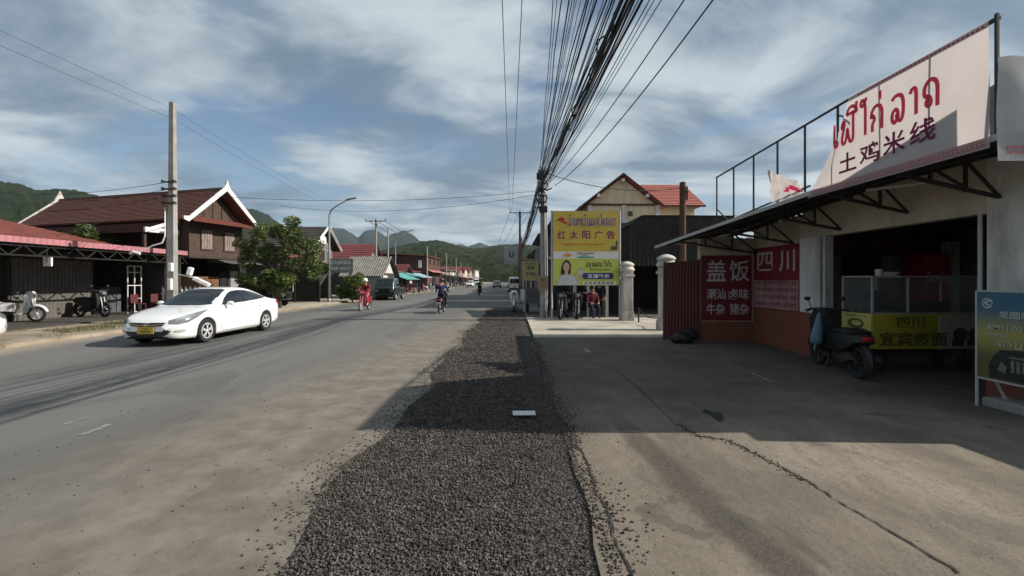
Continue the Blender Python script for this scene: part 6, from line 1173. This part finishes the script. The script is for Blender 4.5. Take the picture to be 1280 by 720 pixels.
def tree(name, label, base, h, trunk_r, blobs, n, size, m, group=None, seed=1, cat='tree'):
    rng = np.random.default_rng(seed); base = Vector(base); t = thing(name, label, cat, base, 0, group); b = MB(); rr = random.Random(seed)
    top = base+Vector((rr.uniform(-.2, .2), rr.uniform(-.2, .2), h*.55)); b.tube([base-Vector((0, 0, .05)), base.lerp(top, .5)+Vector((rr.uniform(-.1, .1), 0, 0)), top], [trunk_r, trunk_r*.8, trunk_r*.6], 9)
    bl = [((base.x+c[0], base.y+c[1], base.z+c[2]), r) for c, r in blobs]
    for c, r in bl[:14]: b.tube([base.lerp(top, .7), base.lerp(top, .9).lerp(Vector(c), .5)+Vector((0, 0, .15)), Vector(c)], [trunk_r*.45, trunk_r*.3, trunk_r*.1], 6)
    b.build('trunk', barkm, t, smooth='all'); ms = m if isinstance(m, list) else [m]; f = MB(); f.mi = 0; leaves(f, bl, n, size, rng)
    f.m = [int(x) for x in rng.choice(len(ms), len(f.f), p=[.6, .4] if len(ms) == 2 else None)]
    f.build('crown', ms, t); return t
rr = random.Random(2); bl = []
for k in range(80):
    px = rr.uniform(300, 398); u = (px-300)/108
    top = 268+ (26 if px < 320 else 12 if px < 345 else 16 if px < 358 else 0 if px < 376 else 18 if px < 392 else 36)+rr.uniform(0, 8)
    py = top+(366-top)*rr.random()**1.15; d = 23.5+rr.uniform(-1.3, 1.3)
    if py > 345 and px > 372: continue
    p = P(px, py, d); bl.append(((p.x+12.8, p.y-23.5, p.z-.1), rr.uniform(.18, .46)))
tree('broadleaf_tree', 'bushy broadleaf tree beside the wooden house gable', (-12.8, 23.5, .1), 4.2, .13, bl, 13000, .09, [lf1, lfo], None, 3)
bl = [((P(px, py, 22.3).x+12.3, rr.uniform(-.3, .3), P(px, py, 22.3).z-.1), r) for px, py, r in ((352, 348, .42), (342, 343, .35), (360, 352, .32), (336, 352, .25), (350, 358, .2))]
tree('young_tree', 'low bright green young tree under the broadleaf tree', (-12.3, 22.3, .1), 1.2, .05, bl, 1600, .10, [lf3, lf1], None, 4)
bl = [((P(px, py, 31).x+11.6, rr.uniform(-.4, .4), P(px, py, 31).z-.1), r) for px, py, r in ((436, 352, .6), (446, 356, .65), (440, 365, .7), (452, 368, .55), (430, 368, .45), (450, 346, .35), (426, 360, .3))]
tree('roadside_shrub', 'yellow-green shrub spilling over by the low grey-roofed shop', (-11.6, 31, .1), .9, .06, bl, 3200, .11, [lf1, lf3], None, 5, 'shrub')
bl = [((P(px, py, 30).x+15, rr.uniform(-.4, .4), P(px, py, 30).z-.1), r) for px, py, r in ((383, 328, .6), (395, 332, .6), (404, 336, .5), (372, 331, .5))]
tree('creeper_shrub', 'dark leafy creeper on top of the black gate screen', (-15, 30, .1), 2.0, .07, bl, 2400, .11, [lf2, lf1], None, 6, 'shrub')
bl = [((rr.uniform(-.8, .8), rr.uniform(-.8, .8), rr.uniform(.5, 1.3)), .5) for _ in range(6)]
tree('yard_shrub', 'leafy shrub behind the workshop roof beside the tiled roof', (-22.5, 22.5, 3.4), .9, .06, [((c[0], c[1], c[2]-.4), r) for c, r in bl], 1500, .1, [lf1, lf2], None, 7, 'shrub')
TG = 'trees on the lower slope behind the left row of houses'; rr = random.Random(12)
protos = []
for k, (mm, s_) in enumerate((([lf2, lf1], 5), ([lf1, lf2], 6), ([lf2, lf1], 7))):
    bl = [((rr.uniform(-1.7, 1.7), rr.uniform(-1.7, 1.7), rr.uniform(2.6, 6.0)), rr.uniform(.8, 1.4)) for _ in range(11)]
    protos.append(tree('slope_tree', 'green round-crowned tree on the slope behind the left row of houses', (0, 0, 0), 5, .2, bl, 2600, .26, mm, TG, 30+k))
for i in range(34):
    o = protos[i] if i < 3 else copy_tree(protos[i % 3]); o.name = 'slope_tree'
    px = 440+ i*7.2+rr.uniform(-4, 4); d = rr.uniform(95, 210); 
    if px > 620: px -= 190
    x = (px-640)/F*d; 
    if x > bend(d)-16: x = bend(d)-16-rr.uniform(0, 8)
    o.location = (x, d, -.1); o.rotation_euler = (0, 0, rr.uniform(0, 6.28)); s = rr.uniform(.8, 1.35); o.scale = (s, s, s)
for i, (x, y, s) in enumerate(((-26, 52, 1.0), (-33, 44, 1.1), (-24, 74, .9), (-30, 84, 1.2), (6, 100, 1.0), (9, 125, 1.3), (6, 150, 1.1), (5, 190, 1.2), (12, 80, 1.1))):
    o = copy_tree(protos[i % 3]); o.name = 'yard_tree'; o.location = (x, y, -.05); o.scale = (s, s, s); o['group'] = 'trees between the far houses'; o['label'] = 'dark green tree standing among the far houses along the road'
for i in range(46):
    d = rr.uniform(190, 330); px = 548+i*4.6+rr.uniform(-3, 3); x = (px-640)/F*d
    if abs(x-(bend(d)-5)) < 13: x += 22 if x > bend(d)-5 else -22
    o = copy_tree(protos[i % 3]); o.name = 'valley_tree'; o.location = (x, d, -.1); s = rr.uniform(.9, 1.5); o.scale = (s, s, s); o.rotation_euler = (0, 0, rr.uniform(0, 6.28)); o['group'] = 'trees at the far end of the road'; o['label'] = 'dark green tree in the belt at the far end of the road'
# ------------------------------------------------------------------ street lamps, poles further on
def street_lamp(label, x, y, h, arm, rise):
    t = thing('street_lamp', label, 'street lamp', (x, y, .1), 0, 'street lamps along the left pavement'); b = MB(); b.tube([(x, y, .1), (x, y, h*.55), (x, y, h-.9), (x+.12, y, h-.5), (x+.5, y, h-.2), (x+arm, y, h+rise)], [.085, .07, .055, .05, .045, .035], 10); b.tube([(x, y, .1), (x, y, .35)], .13, 10); b.build('lamp_post', steel, t, smooth='all')
    b = MB(); b.bar((x+arm-.1, y, h+rise), (x+arm+.6, y, h+rise+.12), .2, .09); b.build('lamp_head', mat('lamp_grey', (.20, .2, .2), .5), t, bevel=.02); return t
street_lamp('tall grey street lamp beside the black gate screen', -12.85, 30, 7.05, 1.3, .25); street_lamp('second grey street lamp along the left pavement', -14.2, 52, 7.1, 1.6, .5); street_lamp('street lamp far down the left pavement', -13.6, 76, 7.2, 1.6, .4)
LPG = 'concrete poles along the left pavement'
for lab, px, d, top, arms, r in (('pole with a crossarm rising behind the grey-roofed shop', 470, 45, 275, 1, .15), ('thin pole beside the second street lamp', 485, 47, 286, 0, .12), ('pole beside the dark brick-red house', 534, 63, 308, 0, .13), ('pole in the far row, left of a lighter one', 558, 84, 316, 0, .14), ('slim pole in the far row of houses', 570, 100, 322, 0, .14), ('slim far pole next to the white far building', 576, 120, 325, 1, .14), ('farthest slim pole on the left side', 585, 150, 327, 1, .14)):
    utility_pole(lab, (px-640)/F*d, d, CAMH+(350-top)/F*d, LPG, arms, conc, r)
utility_pole('short weathered pole stump in front of the tiled roof', -14.9, 17.0+1.5, 4.45, None, 0, mat('old_timber', (.16, .14, .125), .9, var=.25), .12)
for A, B in (((-14.3, 45, 7.9), (P(558, 316, 84))), ((P(558, 318, 84)), (P(585, 328, 150)))):
    for dx in (-.9, 0, .9): cable(sagline((A[0]+dx, A[1], A[2]), (B[0]+dx, B[1], B[2]), .6, 12), .02, 'one of the wires between the far poles on the left', 'wires between the far poles on the left')
for dx in (-1.05, 0, 1.05): cable(sagline((.86+dx, 46, 9.1), (-4+dx, 110, 9.0), .7, 12), .02, 'one of the wires running on from the crossarm pole on the right', 'wires beyond the crossarm pole on the right')
# ------------------------------------------------------------------ row of buildings beyond
def house(name, label, x0, x1, y0, y1, z0, h, rise, axis, wallm, roofm, group=None, over=.6, windows=(), door=None, awning=None, awm=None, barge_m=None, rows=10, corr=False):
    """axis 'X': ridge along X (gable faces the road), 'Y': ridge along the road"""
    t = thing(name, label, 'house', ((x0+x1)/2, y0, z0), 0, group); b = MB(); b.b2(x0, x1, y0, y1, z0, h); ym, xm = (y0+y1)/2, (x0+x1)/2
    if axis == 'X': 
        for x in (x0, x1): b.prism([(x-.05 if x == x1 else x, y0, h), (x-.05 if x == x1 else x, y1, h), (x-.05 if x == x1 else x, ym, h+rise)], (.05, 0, 0))
    elif axis == 'Y':
        for y in (y0, y1): b.prism([(x0, y-.05 if y == y1 else y, h), (x1, y-.05 if y == y1 else y, h), (xm, y-.05 if y == y1 else y, h+rise)], (0, .05, 0))
    b.build('wall', wallm, t); b = MB(); k = rise/((y1-y0)/2 if axis == 'X' else (x1-x0)/2)
    e = h-over*k+.05; X0, X1, Y0, Y1 = x0-over, x1+over, y0-over, y1+over; tp = h+rise+.05
    if axis == 'X': Q = [((X0, Y0, e), (X1, Y0, e), (X1, ym, tp), (X0, ym, tp)), ((X1, Y1, e), (X0, Y1, e), (X0, ym, tp), (X1, ym, tp))]
    elif axis == 'Y': Q = [((X1, Y0, e), (X1, Y1, e), (xm, Y1, tp), (xm, Y0, tp)), ((X0, Y1, e), (X0, Y0, e), (xm, Y0, tp), (xm, Y1, tp))]
    else: Q = [((X1, Y0, h+.02), (X1, Y1, h+.02), (X0, Y1, h+rise), (X0, Y0, h+rise))]
    for q in Q:
        if corr: b.corr(*q, max(6, int((Vector(q[1])-Vector(q[0])).length/.2)), .03)
        else: b.courses(*q, rows, .04, .08)
    b.build('roof', roofm, t)
    if barge_m:
        b = MB()
        if axis == 'X':
            for s_, yy in ((1, Y0), (-1, Y1)): b.bar((X1+.03, yy, e), (X1+.03, ym, tp), .06, .25, (1, 0, 0))
            for s_, yy in ((1, Y0), (-1, Y1)): b.bar((X1+.03, yy, e), (X1+.03, ym, tp), .25, .06, (1, 0, 0))
        else:
            for xx in (X0, X1): b.bar((xx, Y0-.03, e), (xm, Y0-.03, tp), .25, .06, (0, 1, 0))
        b.build('bargeboard', barge_m, t)
    for (f, u, z, w_, hh) in windows:     # face 'R' = road side, 'N' = near side
        b = MB()
        c = (x1+.02, u, z) if f == 'R' else (u, y0-.02, z); s_ = (.06, w_, hh) if f == 'R' else (w_, .06, hh); b.box(c, s_); f_ = b.build('window', MATS['dark_frame'], t); b = MB(); c2 = (x1+.056, u, z) if f == 'R' else (u, y0-.056, z); b.box(c2, tuple(v*.82 if v > .1 else .01 for v in s_)); b.build('pane', wgl, f_)
    if door: f, u, w_, hh, dm = door; b = MB(); b.box((x1+.03, u, z0+hh/2) if f == 'R' else (u, y0-.03, z0+hh/2), (.06, w_, hh) if f == 'R' else (w_, .06, hh)); b.build('door', dm, t)
    if awning:
        ax, az, drop = awning; b = MB(); b.corr((x1+ax, y0-.2, az-drop), (x1+ax, y1+.2, az-drop), (x1, y1+.2, az), (x1, y0-.2, az), max(6, int((y1-y0)/.4)), .03); b.build('awning', awm, t)
        for yy in (y0, (y0+y1)/2, y1): b = MB(); b.bar((x1+ax-.1, yy, z0), (x1+ax-.1, yy, az-drop), .08); b.build('awning_post', dsteel, t)
    return t
greyboard = planks('grey_weathered_boards', (.22, .21, .20), 'Z', 2.5); asb = mat('grey_fibre_roof', (.19, .18, .17), .9, var=.25, scale=1.5, grime=.5)
redroof = mat('crimson_roof', (.16, .04, .042), .7, var=.2, scale=3, grime=.2); whitish = mat('white_far_wall', (.55, .54, .52), .9, var=.08, grime=.3); tealm = mat('teal_sheet', (.10, .30, .29), .6, var=.12); pinkaw = mat('pink_awning', (.42, .16, .17), .7, var=.1); blueaw = mat('pale_blue_sheet', (.28, .40, .46), .6, var=.1); tanw = mat('tan_wall', (.34, .29, .22), .9, var=.1, grime=.4); brickw = mat('dark_brick', (.085, .036, .032), .9, var=.25, scale=8, grime=.3)
house('gabled_house', 'grey gabled house with a white gable trim behind the street lamp', -27, -19.6, 41.5, 46.5, .1, 5.3, 1.8, 'X', greywall, mat('charcoal_tiles', (.05, .043, .04), .8, var=.3), None, .7, [('R', 44, 4.2, 1.2, 1.0), ('N', -23, 4, 1.2, 1)], ('R', 44, 1.2, 2.1, wood), None, None, barge)
b = MB(); b.b2(-19.57, -19.5, 43.2, 44.8, 5.4, 6.2); b.build('gable_panel', wpaint, [o for o in scene.objects if o.name == 'gabled_house'][0])
house('red_roof_house', 'weathered board house with a red roof behind the grey-roofed shop', -27, -17.2, 48.5, 56, .1, 3.6, 2.4, 'X', greyboard, redroof, None, .7, [('R', 51, 2.6, 1.2, 1.0), ('N', -20, 3.2, 1.1, .9)], ('R', 53.5, 1.2, 2.1, wood))
house('brown_hut', 'small brown-roofed hut in front of the gabled house', -21.5, -16.2, 34.5, 38, .1, 2.9, .9, 'Y', dim, rustroof, None, .5, [('R', 36, 2, .8, .8)])
lowshop = house('grey_roof_shop', 'low shop under a patched grey corrugated roof', -14.1, -11.1, 36, 40.4, .1, 2.2, 1.5, 'X', dim, asb, None, .4, [('N', -13.4, 1.4, .7, .7)], ('R', 37.2, 1.3, 1.95, whitish), None, None, None, 8, True)
b = MB(); b.b2(-12.6, -11.0, 35.9, 35.97, .1, 1.95)
for k in range(5): b.b2(-12.5+.32*k, -12.46+.32*k, 35.86, 35.9, .1, 1.95)
b.build('folding_door', mat('pale_folding_door', (.36, .35, .34), .7, var=.15, grime=.4), lowshop)
b = MB(); b.prism([(-11.06, 36.8, 2.25), (-11.06, 39.6, 2.25), (-11.06, 38.2, 3.4)], (.03, 0, 0)); b.build('gable_panel', whitish, lowshop)
signboard('grey_signboard', 'grey lettered board fixed up behind the street lamp', -14.0, -12.1, 2.2, 3.3, 32.5, mat('grey_board', (.2, .2, .2), .7, var=.1), lambda pn, b: (pn.strokes(b, ['h', 'aa', 'n', 'k', 's', 'l'], .1, .9, .6, .8, .004, .2), pn.text(b, '020 5567', .1, .9, .2, .4, .004, .02)), [((-13.8, 32.55, .1), (-13.8, 32.55, 2.3), .08), ((-12.3, 32.55, .1), (-12.3, 32.55, 2.3), .08)], wpaint)
bs = thing('gate_screen', 'black sheet-metal gate screen between the tree and the street lamp', 'gate', (-15.5, 29.5, .1)); b = MB(); b.corr((-16.6, 29.5, .15), (-13.3, 29.5, .15), (-13.3, 29.5, 2.55), (-16.6, 29.5, 2.55), 16, .03); b.build('sheet', blk, bs); b = MB(); [b.bar((x, 29.45, .1), (x, 29.45, 2.6), .1) for x in (-16.6, -15, -13.3)]; b.build('frame', dsteel, bs)
tk = thing('tuk_tuk', 'dark three-wheeled tuk-tuk parked behind the rear of the white sedan', 'tuk-tuk', (-14.2, 24.9, .11)); b = MB()
b.corr((-15.3, 24.2, 1.95), (-13.0, 24.2, 1.95), (-13.0, 25.6, 2.0), (-15.3, 25.6, 2.0), 6, .02); b.build('roof', dsteel, tk)
b = MB(); b.b2(-15.2, -13.1, 24.3, 25.5, .5, .95); b.b2(-15.5, -15.2, 24.5, 25.3, .5, 1.2); b.build('body', darkp, tk, bevel=.05)
b = MB(); [b.bar((x, y, .95), (x, y, 1.95), .05) for x in (-15.15, -13.1) for y in (24.3, 25.5)]; b.bar((-13.05, 24.3, 1.4), (-13.05, 25.5, 1.4), .05); b.bar((-13.05, 24.3, .7), (-13.05, 24.3, 1.9), .07); b.build('frame', alloy, tk)
b = MB(); b.b2(-14.6, -13.3, 24.4, 24.7, .95, 1.1); b.b2(-14.6, -13.3, 25.1, 25.4, .95, 1.1); b.build('seat', darkc, tk, bevel=.03)
for x, y in ((-13.6, 24.35), (-13.6, 25.45), (-15.3, 24.9)): b = MB(); b.lathe([(.14, -.06), (.26, -.07), (.28, 0), (.26, .07), (.14, .06)], (x, y, .39), 20, 'Y'); b.build('wheel', rubber, tk, smooth=True)
# the market row
house('crimson_gable_shop', 'shop with a crimson gabled roof in the market row', -19.5, -13.6, 52, 56.5, .1, 2.4, 1.2, 'X', maroon, redroof, None, .6, [], ('R', 54.5, 1.6, 2.1, darkc), (1.8, 2.6, .5), tealm)
house('teal_awning_stall', 'dark stall with a teal awning just behind the parked mini truck', -17.5, -13.2, 44.5, 50.5, .1, 2.6, .7, 'S', dim, roofsheet, None, .3, [], ('R', 47, 1.5, 2.0, darkc), (2.3, 2.55, .85), tealm)
house('blue_awning_stall', 'stall with a pale blue and pink awning beyond the crimson gable', -18.5, -14.4, 58, 66, .1, 2.9, .7, 'S', maroon, rustroof, None, .3, [], ('R', 61, 1.5, 2.0, darkc), (2.2, 2.7, .7), blueaw)
house('brick_red_house', 'two-storey dark brick-red house with a pink awning', -22, -13.5, 68, 80, .1, 5.5, .4, 'S', brickw, rustroof, None, .3, [('R', 70, 4.8, 1.2, 1.2), ('R', 74, 4.8, 1.2, 1.2), ('R', 78, 4.8, 1.2, 1.2), ('N', -18, 4.8, 1.2, 1.2)], ('R', 74, 2.2, 2.3, darkc), (1.0, 3.3, .4), pinkaw)
b = MB(); b.b2(-14.9, -14.4, 67.9, 67.95, 3.6, 4.8); tag(b.build('white_sign', wpaint, org=(-14.6, 67.9, 3.6)), 'small white upright sign on the corner of the brick-red house', 'sign')
far = [('tan_shop', 'tan shop with a dark awning in the far left row', tanw, asb, -13.6, 84, 94, 3.6, .8, 'S', dsteel), ('white_shop', 'white-walled shop with a shaded front in the far left row', whitish, roofsheet, -14.0, 96, 106, 3.8, 1.0, 'S', dsteel), ('grey_shop', 'grey shop with a rusty roof in the far left row', greywall, rustroof, -13.8, 109, 120, 3.6, 1.6, 'X', pinkaw), ('white_corner_building', 'white two-storey building closing the far left row', whitish, asb, -13.8, 160, 178, 5.6, .6, 'S', roofsheet), ('beige_shop', 'beige shop near the far end of the left row', beige, redroof, -14.2, 124, 137, 4.0, 1.6, 'X', tealm), ('farthest_house', 'low red-roofed house at the far end of the left row', tanw, redroof, -14.4, 141, 155, 4.0, 2.0, 'X', pinkaw)]
for nm, lab, wm, rm, x1, y0, y1, h, rs, ax, aw in far:
    house(nm, lab, x1-8, x1, y0, y1, .0, h, rs, ax, wm, rm, 'shops of the far left row', .5, [('R', y0+2, h-.9, 1, .8), ('R', y1-2, h-.9, 1, .8)], ('R', (y0+y1)/2, 2.4, 2.2, darkc), (2.0, 2.7, .5), aw)
rf_ = [('brown_shop', 'dark two-storey shop on the right behind the lightbox sign', dim, rustroof, 2.6, 25, 33, 4.6, .6), ('grey_block', 'grey shop block on the right beyond the brown one', greywall, roofsheet, 2.4, 34.5, 45, 4.6, .8), ('dark_store', 'dark store on the right side past the crossarm pole', dim, asb, 2.8, 47.5, 60, 4.2, .9), ('tan_store', 'tan store farther along the right side', tanw, redroof, 2.8, 63, 76, 4.4, 1.2), ('far_store', 'pale store far along the right side', whitish, redroof, 2.2, 80, 96, 4.2, 1.2), ('last_store', 'last low grey store far along the right side', greywall, asb, 2.2, 101, 120, 4.0, 1.2)]
for nm, lab, wm, rm, x0, y0, y1, h, rs in rf_:
    t = house(nm, lab, x0, x0+8, y0, y1, 0, h, rs, 'S', wm, rm, 'shops along the far right side', .3, [('N', x0+1.2, h-1.1, 1.0, 1.0), ('N', x0+3.2, h-1.1, 1.0, 1.0)], ('N', x0+1.4, 1.6, 2.2, darkc)); b = MB(); b.corr((x0-1.1, y1, 2.5), (x0-1.1, y0, 2.5), (x0, y0, 3.0), (x0, y1, 3.0), int((y1-y0)/.4), .03); b.build('awning', roofsheet, t)
    for yy in (y0+.1, y1-.1): b = MB(); b.bar((x0-1.0, yy, 0), (x0-1.0, yy, 2.5), .08); b.build('awning_post', dsteel, t)
# parked two-wheelers and people along the market
kinds = [make_bike('parked_motorbike', 'parked motorbike in front of the market stalls', mat(f'bike_paint_{i}', c, .35, coat=.5), group='motorbikes parked along the far left row', scooter=bool(i % 2)) for i, c in enumerate(((.3, .03, .03), (.55, .55, .55), (.02, .02, .025), (.05, .08, .2)))]
rr = random.Random(17)
for i in range(18):
    o = kinds[i] if i < 4 else copy_tree(kinds[i % 4]); o.name = 'parked_motorbike'; y = (50.5+1.3*i) if i < 5 else 60+ (i-5)*4.6+rr.uniform(-.6, .6)
    local(o, (bend(y)-11.7-rr.uniform(0, .7)-(.3 if i < 5 else -.0), y, .10), R(-75+rr.uniform(-30, 30)))
STAND = dict(pelvis=(0, 0, .92), waist=(0, 0, 1.06), chest=(0, .01, 1.28), neck=(0, .02, 1.45), jaw=(0, .05, 1.52), head=(0, .05, 1.62), shoulder=(.19, 0, 1.37), elbow=(.24, 0, 1.1), wrist=(.24, .1, .88), hand=(.24, .13, .81), hip=(.1, 0, .88), knee=(.11, .02, .48), ankle=(.11, 0, .09), toe=(.12, .13, .05))
for lab, x, y, a, s1, s2 in (('person in a pale shirt standing by the market stalls', -13.6, 57.2, 60, whitish, navy), ('person in a red shirt standing in front of the brick-red house', -14.0, 69.5, 100, redm, darkc), ('person in a white shirt near the parked motorbikes far down the row', -14.8, 86, 200, whitish, darkc)):
    person(lab, (x, y, .1), R(a), STAND, s1, s2, darkc, 'hair', hairm)
# dry grass on the verge
gm_ = mat('dry_grass', (.12, .115, .045), .9, var=.4, island=.5, trans=.2); b = MB(); rng = np.random.default_rng(5); vs = []; fs = []
for i in range(5200):
    y = rng.uniform(11.5, 17.5); x = -13.6+rng.normal(0, .75); 
    if math.sin(x*2.3+y)+math.sin(y*1.9-x) < .1: continue
    if x > -12.35: continue
    h_ = rng.uniform(.03, .12); a = rng.uniform(0, 6.28); dx, dy = .008*math.cos(a), .008*math.sin(a); o = len(vs); l = rng.normal(0, .03, 2); vs += [(x-dx, y-dy, .09), (x+dx, y+dy, .09), (x+l[0], y+l[1], .1+h_)]; fs.append((o, o+1, o+2))
b.add(vs, fs); tag(b.build('verge_grass', gm_), 'dry short grass on the dirt verge before the workshop', 'grass', kind='stuff')
